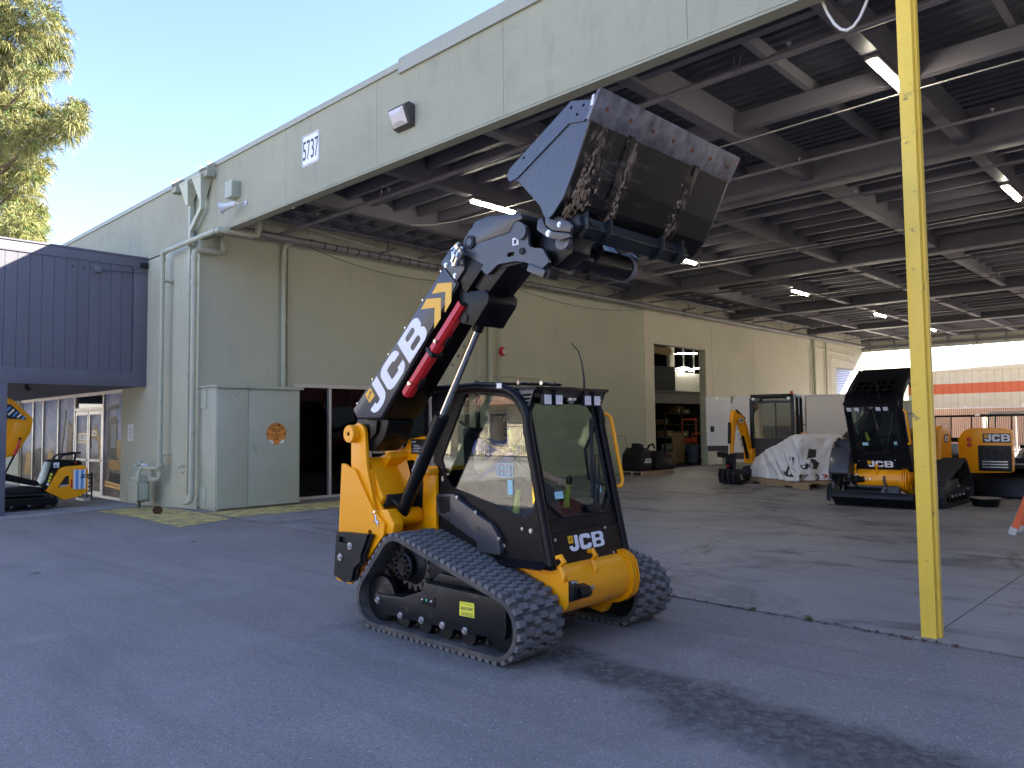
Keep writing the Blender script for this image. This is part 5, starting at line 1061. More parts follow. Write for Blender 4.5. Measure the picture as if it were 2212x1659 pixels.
    MB().box(-5.15, -3.84, N0+.031, N1-.031, .63, .66).build('cab_floor', 'plastic_black', R)
    # front: lower panel, windshield
    fx = lambda z: -3.822-(z-.63)*.222
    def fquad(y0, y1, z0, z1, t0, t1, nm, mt, par=None):
        return MB().add([(fx(z)+t, y, z) for t in (t0, t1) for z, y in ((z0, y0), (z0, y1), (z1, y1), (z1, y0))], [(0, 3, 2, 1), (4, 5, 6, 7), (0, 1, 5, 4), (1, 2, 6, 5), (2, 3, 7, 6), (3, 0, 4, 7)]).build(nm, mt, par or R)
    fquad(N0+.02, N1-.02, .63, .89, .0, .025, 'front_panel', 'jcb_black'); fquad(N0+.02, N1-.02, .893, .985, -.005, .015, 'front_sill', 'black_satin')
    fr_o = [(N0+.02, .987), (N1-.02, .987), (N1-.02, 1.97), (N0+.02, 1.97)]; fr_i = [(4.62, .995), (5.14, .995), (5.255, 1.10), (5.255, 1.89), (4.465, 1.89), (4.465, 1.11)]
    V, F = curve_mesh([fr_o, fr_i]); MB().add([(fx(p[1])+.006*p[2]*2, p[0], p[1]) for p in V], F).build('windshield_frame', 'black_satin', R)
    MB().add([(fx(z)+t, y, z) for t in (0, .006) for y, z in fr_i], [(5, 4, 3, 2, 1, 0), (6, 7, 8, 9, 10, 11)]+[(i, (i+1) % 6, 6+(i+1) % 6, 6+i) for i in range(6)]).build('windshield', 'cab_glass', R)
    seal = [(fx(z)+.012, y, z) for y, z in fr_i]; MB().tube(seal+[seal[0]], .011, 6).build('windshield_seal', 'plastic_black', R, smooth=True)
    n_f = Vector((1, 0, .222)).normalized(); u_f = Vector((-.222, 0, 1)).normalized()
    jcb_logo(R, Vector((fx(.735)+.0262, 4.625, .735)), (0, 1, 0), u_f, .120, stretch=1.36)
    mb = MB()
    for y, z in ((4.47, .84), (5.10, .87), (4.49, .66), (5.15, .665)): bolt(mb, (fx(z)+.025, y, z), n_f, .009, .008)
    mb.build('panel_bolts', 'bolt_steel', R)['kind'] = 'stuff'
    # roof visor with side gusset, lamps, roof rails, aerial
    MB().box(-4.14, -3.955, N0-.005, N1+.01, 1.985, 2.012).build('visor', 'black_satin', R, bevel=.004)
    for y in (N0+.0, N1-.008): plate_holes([(-4.22, 1.985), (-3.975, 1.985), (-4.06, 1.80), (-4.10, 1.84)], [[(-4.10+.02*k, 1.955-.03*k), (-4.0-.012*k, 1.955-.03*k), (-4.003-.014*k, 1.941-.03*k), (-4.095+.018*k, 1.941-.03*k)] for k in range(4)], y-.004, y+.004, 'visor_gusset', 'panel_grey', R)
    MB().box(-4.02, -3.965, N0+.05, N1-.05, 1.93, 1.984).build('lamp_rail', 'plastic_black', R)
    for y in (4.50, 4.635, 5.0, 5.125):
        l = MB().box(-3.965, -3.925, y-.048, y+.048, 1.865, 1.955).build('work_lamp', 'plastic_black', R, bevel=.012); MB().box(-3.9245, -3.921, y-.040, y+.040, 1.873, 1.947).build('lamp_lens', 'lamp_face', l, bevel=.0015)
        m = MB()
        for a_ in (-.02, .02):
            for b_ in (-.02, 0, .02): m.cyl((-3.921, y+a_, 1.91+b_), (-3.919, y+a_, 1.91+b_), .007, n=8)
        m.build('lamp_leds', 'alu', l)['kind'] = 'stuff'; MB().box(-3.965, -3.94, y-.02, y+.02, 1.955, 1.99).build('lamp_bracket', 'plastic_black', R)
    MB().lathe([(.045, 0), (.045, .02), (.03, .025), (.02, .045), (0, .05)], (-3.99, 4.86, 1.93), (0, 0, -1), 16).build('beacon', 'bolt_steel', R, smooth=True)
    for y in ((4.62, 4.75) if bucket else ()): MB().cyl((-4.85, y, 2.085), (-4.0, y, 2.035), .011, n=8).build('roof_rail', 'black_satin', R)
    for k in range(4 if bucket else 0): MB().cyl((-4.82+.25*k, 4.60, 2.09-.014*k), (-4.82+.25*k, 4.77, 2.09-.014*k), .010, n=8).cyl((-4.82+.25*k, 4.585, 2.09-.014*k), (-4.82+.25*k, 4.605, 2.09-.014*k), .018, n=8).build('rail_cross', 'bolt_steel', R)
    MB().tube([(-4.0, 5.05, 2.0), (-4.0, 5.05, 2.08), (-4.01, 5.04, 2.22), (-4.04, 5.03, 2.33), (-4.10, 5.01, 2.40)], [.011, .010, .007, .005, .004], 8).build('whip_aerial', 'cable_black', R, smooth=True)
    MB().box(-4.335, -4.28, N0-.05, N0-.0475, 2.01, 2.05).build('tube_tape', 'decal_white', R)
    if not bucket:
        MB().box(-4.62, -4.22, 4.52, 5.20, 2.068, 2.074).build('roof_window', 'dark_glass', R)
        for k in range(6): MB().box(-4.62, -4.22, 4.50+.135*k, 4.525+.135*k, 2.075, 2.092).build('roof_guard_bar', 'black_satin', R)
        for k in range(3): MB().box(-4.62+.17*k, -4.595+.17*k, 4.50, 5.20, 2.093, 2.108).build('roof_guard_bar', 'black_satin', R)
    # grab handle
    MB().tube([(-4.06, 5.335, 1.80), (-4.03, 5.40, 1.80), (-4.0, 5.415, 1.77), (-3.89, 5.415, 1.24), (-3.895, 5.40, 1.19), (-3.93, 5.335, 1.18)], .017, 10).build('grab_handle', YM, R, smooth=True)
    for z in (1.80, 1.18): MB().cyl((fx(z)+.0, 5.31, z), (fx(z)+.0, 5.36, z), .025, n=10).build('handle_foot', 'bolt_steel', R)
    # wipers
    for (y0, z0), (y1, z1) in (((4.98, 1.04), (5.14, 1.46)), ((5.03, 1.04), (5.18, 1.46))): MB().tube([(fx(z0)+.05, y0, z0), (fx(.5*(z0+z1))+.055, .5*(y0+y1), .5*(z0+z1)), (fx(z1)+.04, y1, z1)], [.014, .010, .007], 8).build('wiper_arm', 'plastic_black', R)
    MB().obox((fx(1.44)+.03, 5.10, 1.44), (.012, .01, .34), (1, 0, .222), (-.2, .28, 1)).build('wiper_blade', 'rubber_clean', R)
    MB().box(fx(1.04)-.0+.012, fx(1.04)+.06, 4.93, 5.06, 1.01, 1.07).build('wiper_motor', 'plastic_black', R, bevel=.01)
    MB().tube([(fx(1.0)+.03, 4.94, 1.0), (fx(.93)+.04, 4.98, .93), (fx(.9)+.05, 5.05, .90), (fx(.97)+.04, 5.06, .97), (fx(1.03)+.04, 5.03, 1.03)], .004, 5).build('washer_hose', 'cable_black', R)
    # side details
    pr(rounded([(-5.08, 1.13), (-4.86, 1.145), (-4.82, 1.12), (-4.80, 1.095), (-4.60, 1.01), (-4.58, .99), (-4.42, .93), (-4.33, .82), (-4.315, .695), (-4.575, .69), (-4.58, .77), (-5.075, .97)], .02, 3), N0-.05, N0-.001, 'service_cover', 'panel_grey', .012)
    for k in range(9): MB().cyl((-5.06+.004*k, N0-.052, 1.105-k*.016), (-4.905-.0*k-(.05 if k > 7 else 0), N0-.052, 1.112-k*.016), .006, n=6).build('cover_louvre', 'black_satin', R)
    for x, z in ((-4.92, .925), (-4.56, .885)): MB().cyl((x, N0-.052, z), (x, N0-.049, z), .014, n=12).build('cover_hole', 'decal_black', R)
    mb = MB()
    for x, z in ((-4.815, 1.12), (-4.59, 1.01), (-4.325, .82)): bolt(mb, (x, N0-.051, z), (0, -1, 0), .009, .01)
    for x, z, r in ((-4.12, .91, .009), (-4.03, .90, .013), (-4.32, .76, .012), (-5.05, 1.25, .009), (-5.05, 1.275, .006), (-4.94, .765, .01), (-4.77, .73, .009), (-3.87, .665, .009)): bolt(mb, (x, N0, z), (0, -1, 0), r, .01)
    mb.build('side_bolts', 'bolt_steel', R)['kind'] = 'stuff'
    MB().add([(-4.62, N0-.001, .665), (-3.845, N0-.001, .675), (-3.86, N0-.07, .635), (-4.62, N0-.07, .62), (-4.62, N0-.065, .61), (-3.86, N0-.065, .625)], [(0, 1, 2, 3), (3, 2, 5, 4)]).build('mud_skirt', 'black_satin', R)
    MB().cyl((-4.62, N0-.03, .645), (-4.55, N0-.05, .63), .012, n=8).build('pipe_stub', 'decal_white', R)
    MB().box(-4.28, -4.225, N0+.006, N0+.0095, 1.165, 1.28).build('window_sticker', 'pale_blue', R)
    MB().box(-4.39, -4.22, N0+.0085, N0+.0097, 1.405, 1.411).box(-4.39, -4.22, N0+.0085, N0+.0097, 1.30, 1.306).box(-4.39, -4.384, N0+.0085, N0+.0097, 1.307, 1.404).box(-4.226, -4.22, N0+.0085, N0+.0097, 1.307, 1.404).box(-4.308, -4.303, N0+.0085, N0+.0097, 1.307, 1.404).build('control_diagram', 'pale_blue', R)
    for x in (-4.345, -4.262):
        for z in (1.375, 1.33): MB().cyl((x, N0+.0085, z), (x, N0+.0097, z), .014, n=10).build('diagram_icon', 'pale_blue', R)
    fquad(4.575, 4.675, 1.135, 1.19, .0075, .0095, 'windshield_sticker', 'pale_blue'); fquad(5.12, 5.17, 1.15, 1.21, .0075, .0095, 'windshield_sticker', 'pale_blue')
    # interior
    pr(rounded([(-4.95, .95), (-4.45, .98), (-4.42, 1.07), (-4.85, 1.09), (-4.98, 1.70), (-5.08, 1.70), (-5.05, 1.0)], .04), 4.66, 5.06, 'seat', 'seat_fabric', .03)
    MB().box(-4.9, -4.45, 4.68, 5.04, .66, .94).build('seat_base', 'plastic_black', R)
    for y in (4.54, 5.17):
        j = MB().box(-4.7, -4.25, y-.05, y+.05, .9, 1.0).build('arm_console', 'plastic_black', R, bevel=.02); MB().tube([(-4.32, y, 1.0), (-4.30, y, 1.12), (-4.28, y, 1.20)], [.03, .022, .02], 10).build('joystick_gaiter', 'hiviz', j, smooth=True); MB().ell((-4.275, y, 1.235), (.03, .028, .045)).build('joystick_grip', 'plastic_black', j, smooth=True)
    MB().tube([(-4.9, 4.47, 1.75), (-4.5, 4.47, 1.55), (-4.3, 4.47, 1.52)], .012, 8).tube([(-4.06, 5.27, 1.7), (-4.12, 5.2, 1.5), (-4.1, 5.22, 1.25), (-3.97, 5.26, 1.2)], .013, 8).build('cab_inner_rails', 'plastic_black', R)
    XF[0] = None
    return R
def make_bucket():
    """general purpose bucket hung on the raised boom"""
    B = thing('loader_bucket', 'big black steel bucket held high, muddy underside and scraped cutting edge', 'bucket', (-3.3, 4.88, 3.1))
    YA, YB = 3.95, 5.82
    side = rounded([(-2.955, 3.875), (-2.99, 3.855), (-3.03, 3.842), (-3.19, 3.882), (-3.775, 3.555), (-3.795, 3.50), (-3.77, 3.465), (-3.70, 3.46), (-3.49, 3.23), (-3.455, 3.15), (-3.42, 3.128), (-3.38, 3.15), (-3.28, 3.25), (-3.19, 3.41), (-3.11, 3.58), (-3.045, 3.72)], .015, 2)
    holes = [arc(x, z, .011, 0, 330, 10) for x, z in ((-3.63, 3.605), (-3.19, 3.835), (-3.085, 3.82), (-3.14, 3.775))]
    for a, b in ((YA, YA+.014), (YB-.014, YB)): plate_holes(side, holes, a, b, 'side_plate', 'bucket_side', B)
    rim = [(-3.70, 3.475), (-3.215, 3.735), (-3.09, 3.715), (-3.04, 3.74), (-2.955, 3.875), (-2.99, 3.855), (-3.03, 3.842), (-3.19, 3.882), (-3.775, 3.555), (-3.795, 3.50), (-3.77, 3.465)]
    for a, b in ((YA-.012, YA-.0005), (YB+.0005, YB+.012)): plate_holes(rim, holes, a, b, 'side_rim', 'bucket_side', B)
    # shell
    path = [(-3.04, 3.73), (-3.11, 3.58), (-3.19, 3.41), (-3.28, 3.25), (-3.38, 3.15), (-3.42, 3.13), (-3.455, 3.15), (-3.49, 3.23), (-3.70, 3.46)]
    inn = [(-3.058, 3.735), (-3.13, 3.59), (-3.21, 3.42), (-3.298, 3.266), (-3.385, 3.175), (-3.418, 3.155), (-3.44, 3.17), (-3.475, 3.24), (-3.685, 3.475)]
    n = len(path); V = [(p[0], y, p[1]) for y in (YA+.0145, YB-.0145) for p in path+inn[::-1]]; m = 2*n
    MB().add(V, [tuple(range(m)), tuple(range(m, 2*m))[::-1]]+[(i, m+i, m+(i+1) % m, (i+1) % m) for i in range(m)]).build('shell', 'bucket_mud', B)
    # cutting edge with plough bolts
    e0, e1 = Vector((-2.94, 0, 3.90)), Vector((-3.05, 0, 3.715)); d = (e1-e0).normalized(); nn_ = Vector((-d.z, 0, d.x)); nn_ = nn_ if nn_.x > 0 else -nn_
    q = [e0, e1, e1-nn_*.026, e0+d*.03-nn_*.026]
    MB().prism([(p.x+nn_.x*.006, p.z+nn_.z*.006) for p in q], YA-.014, YB+.014, 'y').build('cutting_edge', 'wear_plate', B, bevel=.003)
    for k in range(7):
        p = e0.lerp(e1, .5)+Vector((0, YA+.12+k*(YB-YA-.24)/6, 0))+nn_*.006; MB().cyl(p, p+nn_*.006, .016, n=10).build('plough_bolt', 'rust', B)
    # wear strips under the shell
    for y in (4.42, 5.30):
        Vv = []
        for k, (x, z) in enumerate(path[:6]):
            Vv += [(x+.012, y-.035, z-.006), (x+.012, y+.035, z-.006), (x-.004, y+.035, z+.002), (x-.004, y-.035, z+.002)]
        MB().add(Vv, [(k*4+j, k*4+(j+1) % 4, k*4+4+(j+1) % 4, k*4+4+j) for k in range(5) for j in range(4)]+[(0, 3, 2, 1), (20, 21, 22, 23)]).build('wear_strip', 'bucket_mud', B)
    # hitch beam with slotted brackets
    MB().prism([(-3.27, 3.155), (-3.245, 3.075), (-3.33, 3.015), (-3.43, 3.05), (-3.42, 3.127)], 4.08, 5.5, 'y').build('hitch_beam', 'bucket_black', B, bevel=.006)
    for y in (4.13, 4.40, 5.08, 5.36): MB().prism([(-3.22, 3.18), (-3.215, 3.06), (-3.28, 3.0), (-3.36, 3.0), (-3.33, 3.14)], y, y+.022, 'y').build('hitch_bracket', 'bucket_black', B, bevel=.003)
    for y in (4.25, 5.2): MB().obox((-3.248, y, 3.105), (.006, .05, .016), (1, 0, .3), (-.3, 0, 1)).build('hitch_slot', 'decal_black', B)
    MB().add([(-3.005, YA-.0145, 3.80), (-3.005, YA-.0125, 3.80), (-2.99, YA-.0145, 3.87), (-3.01, YA-.0145, 3.865), (-3.03, YA-.0145, 3.80)], [(0, 2, 3, 4)]).build('serial_label', 'decal_white', B)
    # dried mud lumps caught beside the strips
    rd_ = random.Random(11); mb = MB()
    def lump(x, y, z, s):
        o_ = Vector((x, y, z)); pts = []
        for k in range(7):
            a_ = 2*math.pi*k/7; r_ = s*rd_.uniform(.5, 1.2); pts.append(o_+Vector((-.42, 0, -.9)).normalized()*(r_*math.cos(a_))+Vector((0, 1, 0))*(r_*.7*math.sin(a_)))
        top = o_+Vector((.9, 0, -.42)).normalized()*s*rd_.uniform(.25, .6); i = len(mb.v); mb.add(pts+[top], [(k, (k+1) % 7, 7) for k in range(7)])
    def onshell(t):
        k = min(int(t*5), 4); f = t*5-k; a_, b_ = path[k], path[k+1]; return a_[0]+(b_[0]-a_[0])*f+.004, a_[1]+(b_[1]-a_[1])*f
    for k in range(330):
        w_ = rd_.random()
        if w_ < .5: t = min(max(rd_.gauss(.58, .14), 0), .85); y = 4.03+abs(rd_.gauss(0, .09))
        elif w_ < .85: t = rd_.uniform(.12, .8); y = 4.47+abs(rd_.gauss(0, .03))
        else: t = min(max(rd_.gauss(.55, .18), 0), .9); y = 5.25+rd_.gauss(0, .03)
        x, z = onshell(t); lump(x, y, z, rd_.uniform(.006, .022))
    mb.build('dried_mud', 'mud', B)['kind'] = 'stuff'
    return B
def bucket_mud():
    m, nt, b = base('bucket_mud'); v = coords(nt, (1, 1, 1), True); sp = nt.nodes.new('ShaderNodeSeparateXYZ'); nt.links.new(v, sp.inputs[0]); y = sp.outputs[1]
    def near(y0, wd): return ramp(nt, mth(nt, 'ABSOLUTE', mth(nt, 'SUBTRACT', y, y0)), [(0, (1,)*3), (wd, (0,)*3)])
    g = mth(nt, 'MAXIMUM', mth(nt, 'MAXIMUM', near(4.08, .20), mth(nt, 'MULTIPLY', near(4.48, .12), .95)), mth(nt, 'MULTIPLY', near(5.28, .10), .8))
    n = tex(nt, coords(nt, (.6, 1.3, .6), True), 16, 8, .72, .6); f = mth(nt, 'MULTIPLY', g, ramp(nt, n, [(.50, (0,)*3), (.62, (1,)*3)]))
    zf = ramp(nt, sp.outputs[2], [(0, (1,)*3), (1, (1,)*3)])
    scr = ramp(nt, tex(nt, coords(nt, (1.2, 6, 1.2), True), 5, 7, .7, .3), [(.62, (0,)*3), (.70, (.45,)*3)])
    smear = mth(nt, 'MULTIPLY', near(4.45, .55), ramp(nt, tex(nt, coords(nt, (1, .35, 2.2), True), 6, 6, .65, 1.2), [(.52, (0,)*3), (.66, (.55,)*3)])); scr = mth(nt, 'MAXIMUM', scr, smear)
    c = mix(nt, scr, (.005, .005, .007), (.12, .12, .125)); c = mix(nt, f, c, mix(nt, tex(nt, v, 40, 4), (.26, .19, .125), (.46, .36, .26)))
    nt.links.new(c, b.inputs['Base Color']); nt.links.new(ramp(nt, f, [(0, (.45,)*3), (1, (.95,)*3)]), b.inputs['Roughness']); b.inputs['Specular IOR Level'].default_value = .15
    bp = nt.nodes.new('ShaderNodeBump'); bp.inputs['Strength'].default_value = .6; bp.inputs['Distance'].default_value = .01; nt.links.new(mth(nt, 'MULTIPLY', f, tex(nt, v, 60, 4)), bp.inputs['Height']); nt.links.new(bp.outputs[0], b.inputs['Normal'])
bucket_mud()
L1 = make_loader('yellow and black track loader in front with its boom raised and red strut', bucket=True)
# maintenance tag on the nearer undercarriage
MB().prism([(-4.377, .389), (-4.219, .396), (-4.217, .288), (-4.381, .284)], 3.972, 3.9745, 'y').build('yellow_tag', 'label_yellow', L1)
place2d('tag_number', font_mesh('403/N1844', .01), (-4.298, 3.9715, .345), (1, 0, .05), (0, 0, 1), .125, .026, 'sign_ink', L1, .0006)
for k in range(4): MB().box(-4.36, -4.24+.01*(k % 2), 3.9708, 3.9716, (.378, .312, .303, .294)[k], (.381, .315, .306, .297)[k]).build('tag_line', 'sign_ink', L1)
make_bucket()

# ---------------------------------------------------------------- the operator sitting in the cab
def operator():
    mat('skin', (.62, .38, .27), .55, var=.08, vscale=12); mat('shirt_blue', (.20, .22, .66), .85, var=.12, vscale=8, bump=.15, bscale=40); mat('trousers', (.045, .045, .05), .9); mat('hair', (.03, .02, .015), .8)
    P = thing('person', 'operator in a blue shirt seated in the cab, right forearm raised', 'person', (-4.82, 4.86, 1.09))
    def skinned(nm, pts, edges, rad, mt, root=0, lvl=2):
        me = bpy.data.meshes.new(nm); me.from_pydata([tuple(Vector(p)-OFF[P]) for p in pts], edges, []); o = link(nm, me, P)
        m = o.modifiers.new('skin', 'SKIN'); m.use_smooth_shade = True
        for v, r in zip(me.skin_vertices[0].data, rad): v.radius = (r, r)
        me.skin_vertices[0].data[root].use_root = True
        s_ = o.modifiers.new('sub', 'SUBSURF'); s_.levels = 1; s_.render_levels = lvl; me.materials.append(MAT[mt]); return o
    pel, sp, ch, nk, hb, ht = (-4.80, 4.86, 1.17), (-4.86, 4.86, 1.33), (-4.89, 4.86, 1.50), (-4.87, 4.86, 1.63), (-4.85, 4.86, 1.72), (-4.84, 4.86, 1.84)
    sR, eR, wR = (-4.88, 4.68, 1.54), (-4.78, 4.57, 1.33), (-4.52, 4.62, 1.50); sL, eL, wL = (-4.88, 5.04, 1.54), (-4.72, 5.16, 1.33), (-4.40, 5.17, 1.22)
    hR, kR, aR = (-4.76, 4.76, 1.14), (-4.36, 4.75, 1.16), (-4.20, 4.76, .76); hL, kL, aL = (-4.76, 4.96, 1.14), (-4.36, 4.98, 1.16), (-4.20, 4.98, .76)
    V = [pel, sp, ch, nk, hb, ht, sR, eR, wR, sL, eL, wL, hR, kR, aR, hL, kL, aL]
    E_ = [(0, 1), (1, 2), (2, 3), (3, 4), (4, 5), (2, 6), (6, 7), (7, 8), (2, 9), (9, 10), (10, 11), (0, 12), (12, 13), (13, 14), (0, 15), (15, 16), (16, 17)]
    skinned('body', V, E_, [.13, .12, .13, .055, .085, .075, .06, .046, .03, .06, .046, .03, .075, .058, .042, .075, .058, .042], 'skin')
    mR, mL = (-4.83, 4.62, 1.43), (-4.80, 5.10, 1.43)
    skinned('shirt', [pel, sp, ch, (-4.875, 4.86, 1.58), sR, mR, sL, mL], [(0, 1), (1, 2), (2, 3), (2, 4), (4, 5), (2, 6), (6, 7)], [.15, .142, .152, .09, .082, .068, .082, .068], 'shirt_blue')
    skinned('trousers', [pel, hR, kR, aR, hL, kL, aL], [(0, 1), (1, 2), (2, 3), (0, 4), (4, 5), (5, 6)], [.14, .092, .075, .06, .092, .075, .06], 'trousers')
    for w_, d, up in ((wR, Vector((.7, .05, .6)), Vector((-.5, 0, .8))), (wL, Vector((.8, 0, -.2)), Vector((.1, 0, 1)))):
        d = d.normalized(); s_ = d.cross(up).normalized(); u = s_.cross(d); w_ = Vector(w_); m = MB()
        m.tube([w_-d*.01, w_+d*.03, w_+d*.075, w_+d*.09], [.028, .036, .038, .02], 10)
        for k, l in enumerate((.062, .072, .068, .052)):
            b_ = w_+d*.075+s_*(.026-.0175*k); m.tube([b_, b_+d*l*.5+u*.004, b_+d*l*.8-u*.016, b_+d*l*.75-u*.034], [.0095, .0095, .0085, .007], 7)
        b_ = w_+d*.03+s_*.03; m.tube([b_, b_+s_*.022+d*.022, b_+s_*.02+d*.05-u*.012], [.012, .0105, .008], 7); m.build('hand', 'skin', P, smooth=True)
    MB().ell((-4.85, 4.86, 1.86), (.105, .082, .085)).build('hair', 'hair', P, smooth=True)
    MB().ell((-4.745, 4.86, 1.77), (.022, .015, .025), 8, 6).build('nose', 'skin', P, smooth=True)
    for s_ in (-1, 1): MB().ell((-4.85, 4.86+s_*.085, 1.78), (.022, .012, .035), 8, 6).build('ear', 'skin', P, smooth=True); MB().ell((-4.762, 4.86+s_*.034, 1.795), (.010, .013, .009), 8, 6).build('eye', 'decal_white', P, smooth=True)
    MB().obox((-4.755, 4.86, 1.715), (.006, .026, .006), (1, 0, 0)).build('mouth', 'red_lens', P)
    MB().obox(Vector(wR)+Vector((.09, .0, .09)), (.018, .012, .09), (1, 0, .3), (-.25, 0, 1)).build('yellow_tape_measure', 'hiviz', P)
operator()
# ---------------------------------------------------------------- the two other loaders under the canopy
def put(R, x, y, ang, s=1.0):
    R.location = (x, y, .0105); R.rotation_euler = (0, 0, math.radians(ang)); R.scale = (s, s, s)
L2 = make_loader('track loader behind the yellow post with cab tipped forward and boom lowered', boom_deg=-62, cab_deg=32, bucket=False, detail=False, dusty=False, group='loaders parked under the canopy'); put(L2, -5.42, 17.65, -90, 1.12)
XF[0] = Matrix.Translation(LO) @ (Matrix.Translation(L2.location) @ Matrix.Rotation(math.radians(-90), 4, 'Z') @ Matrix.Scale(1.12, 4)).inverted()   # rear engine door, swung open
RD = MB().prism(rounded([(-4.72, .56), (-3.70, .60), (-3.68, 1.50), (-3.85, 1.56), (-4.45, 1.56), (-4.62, 1.50), (-4.74, 1.30)], .06), 19.32, 19.52, 'y').build('open_engine_door', 'jcb_yellow', L2, bevel=.04, label='rear engine door swung open, with tail lights and grille')
MB().box(-4.34, -3.71, 19.295, 19.319, .62, 1.18).build('grille_frame', 'plastic_black', RD, bevel=.01)
for k in range(4): MB().box(-4.25+.13*k, -4.16+.13*k, 19.285, 19.296, .74, 1.08).build('grille_slot', 'dark_room', RD)
for z in (.70, .76, .82): MB().box(-4.27, -3.78, 19.280, 19.2845, z, z+.022).build('grille_bar', 'alu', RD)
MB().box(-4.24, -3.72, 19.308, 19.319, 1.24, 1.44).build('brand_plate', 'decal_black', RD); jcb_logo(RD, (-4.20, 19.307, 1.265), (1, 0, 0), (0, 0, 1), .155, stretch=1.15)
for z in (1.19, 1.31): MB().cyl((-4.50, 19.319, z), (-4.50, 19.285, z), .05, n=20).build('tail_light', 'red_lens', RD, smooth=True)
MB().box(-3.76, -3.70, 19.315, 19.319, .63, .69).build('warning_label', 'label_yellow', RD); MB().box(-4.95, -4.72, 19.3, 19.4, .75, .85).build('hinge', 'jcb_black', RD); MB().box(-4.95, -4.72, 19.3, 19.4, 1.25, 1.35).build('hinge', 'jcb_black', RD)
XF[0] = None
BW = thing('black_dozer_attachment', 'bulky black attachment on the floor under the open engine door', 'attachment', (-4.0, 20.3, .01))
MB().prism(rounded([(19.75, .011), (20.7, .011), (20.7, .62), (20.3, .66), (19.85, .45)], .05), -4.75, -3.1, 'x').build('attachment_shell', 'jcb_black', BW, bevel=.02); MB().box(-4.5, -3.4, 20.0, 20.6, .66, .74).build('top_rail', 'plastic_black', BW)
def frame(x, y, ang, z=.0105): return Matrix.Translation((x, y, z)) @ Matrix.Rotation(math.radians(ang), 4, 'Z')
mat('van_white', (.82, .82, .83), .22, var=.02, coat=.6, rvar=.04); mat('van_grey', (.05, .05, .055), .5); mat('wood', (.36, .25, .15), .8, var=.25, vscale=6, bump=.2); mat('cardboard', (.30, .20, .12), .85, var=.12)
mat('tarp_white', (.80, .80, .82), .42, var=.06, vscale=5); mat('print_dark', (.03, .032, .03), .5, var=.4, vscale=14); mat('print_red', (.50, .03, .04), .5)
mat('bin_blue', (.045, .06, .085), .5); mat('red_cart', (.55, .07, .03), .45); mat('orange_frp', (.72, .12, .03), .45, var=.08); mat('amber', (.75, .17, .02), .2, coat=.5); mat('dark_shelf', (.05, .055, .05), .6)
# ---------------------------------------------------------------- mini excavator
EX = thing('mini_excavator', 'yellow mini excavator with black cab, arm folded and bucket down', 'excavator', (-10.15, 22.1, .01)); F_ = frame(-10.25, 22.05, -78); XF[0] = F_
def bx(x0, x1, y0, y1, z0, z1, nm, mt, bv=0, par=None): return MB().box(x0, x1, y0, y1, z0, z1).build(nm, mt, par or EX, bevel=bv)
for s in (-1, 1):
    P, L = hull_path([(-.75, .24, .22), (.75, .24, .22)]); V = []; N = 60
    for k in range(N):
        x, z, tx, tz = path_at(P, L, L[-1]*k/N); V += [(x, s*.45, z), (x, s*.75, z)]
    MB().add(V, [(2*k, 2*k+1, (2*k+3) % (2*N), (2*k+2) % (2*N)) for k in range(N)]).build('track_belt', 'rubber_clean', EX, smooth=True)
    bx(-.8, .8, s*.6-.13, s*.6+.13, .1, .38, 'track_frame', 'jcb_black', .02)
bx(-.6, .6, -.45, .45, .2, .5, 'undercarriage', 'jcb_black', .03); bx(.85, .95, -.75, .75, .06, .36, 'dozer_blade', 'jcb_black', .015); bx(.5, .86, -.3, .3, .2, .3, 'blade_arm', 'jcb_black')
MB().cyl((0, 0, .5), (0, 0, .6), .4, n=24).build('slew_ring', 'jcb_black', EX); bx(-.95, .75, -.72, .72, .6, .92, 'deck', 'jcb_black', .04)
MB().prism(rrect(-.98, -.74, -.2, .74, .2), .92, 1.42, 'z').build('engine_cover', 'jcb_yellow', EX, bevel=.03)
# cab on the machine's left (+y)
cy0, cy1, cx0, cx1 = -.52, .70, -.45, .72
for x, y in ((cx1-.04, cy0), (cx1-.04, cy1-.06), (.05, cy1-.06), (cx0, cy1-.06), (cx0, cy0)): bx(x-.02, x+.08, y-.02, y+.08, .93, 2.46, 'cab_post', 'jcb_black', .01)
bx(cx0, cx1+.02, cy0, cy1, 2.46, 2.56, 'cab_roof', 'jcb_black', .03); bx(cx1-.035, cx1, cy0+.061, cy1-.061, .93, 1.28, 'front_lower_panel', 'jcb_black')
bx(cx1-.02, cx1-.012, cy0+.061, cy1-.061, 1.281, 2.30, 'windscreen', 'dark_glass'); bx(cx1-.035, cx1+.005, cy0+.061, cy1-.061, 2.30, 2.36, 'windscreen_top_rail', 'jcb_black'); bx(cx1-.035, cx1+.004, .17, .21, 1.281, 2.299, 'windscreen_bar', 'jcb_black')
bx(cx0+.061, .049, cy1-.03, cy1-.022, 1.05, 2.45, 'side_window', 'dark_glass'); bx(.111, cx1-.041, cy1-.03, cy1-.022, 1.05, 2.45, 'door_window', 'dark_glass'); bx(cx0+.01, cx0+.018, cy0+.061, cy1-.061, 1.35, 2.45, 'rear_window', 'dark_glass'); bx(cx0+.061, cx1-.041, cy0+.01, cy0+.018, 1.3, 2.45, 'side_window', 'dark_glass')
bx(cx0, cx1, cy1-.05, cy1-.001, .925, 1.05, 'door_sill', 'jcb_black'); MB().tube([(.2, cy1+.03, 1.3), (.2, cy1+.05, 1.35), (.2, cy1+.05, 1.9), (.2, cy1+.03, 1.95)], .015, 6).build('grab_rail', 'jcb_black', EX)
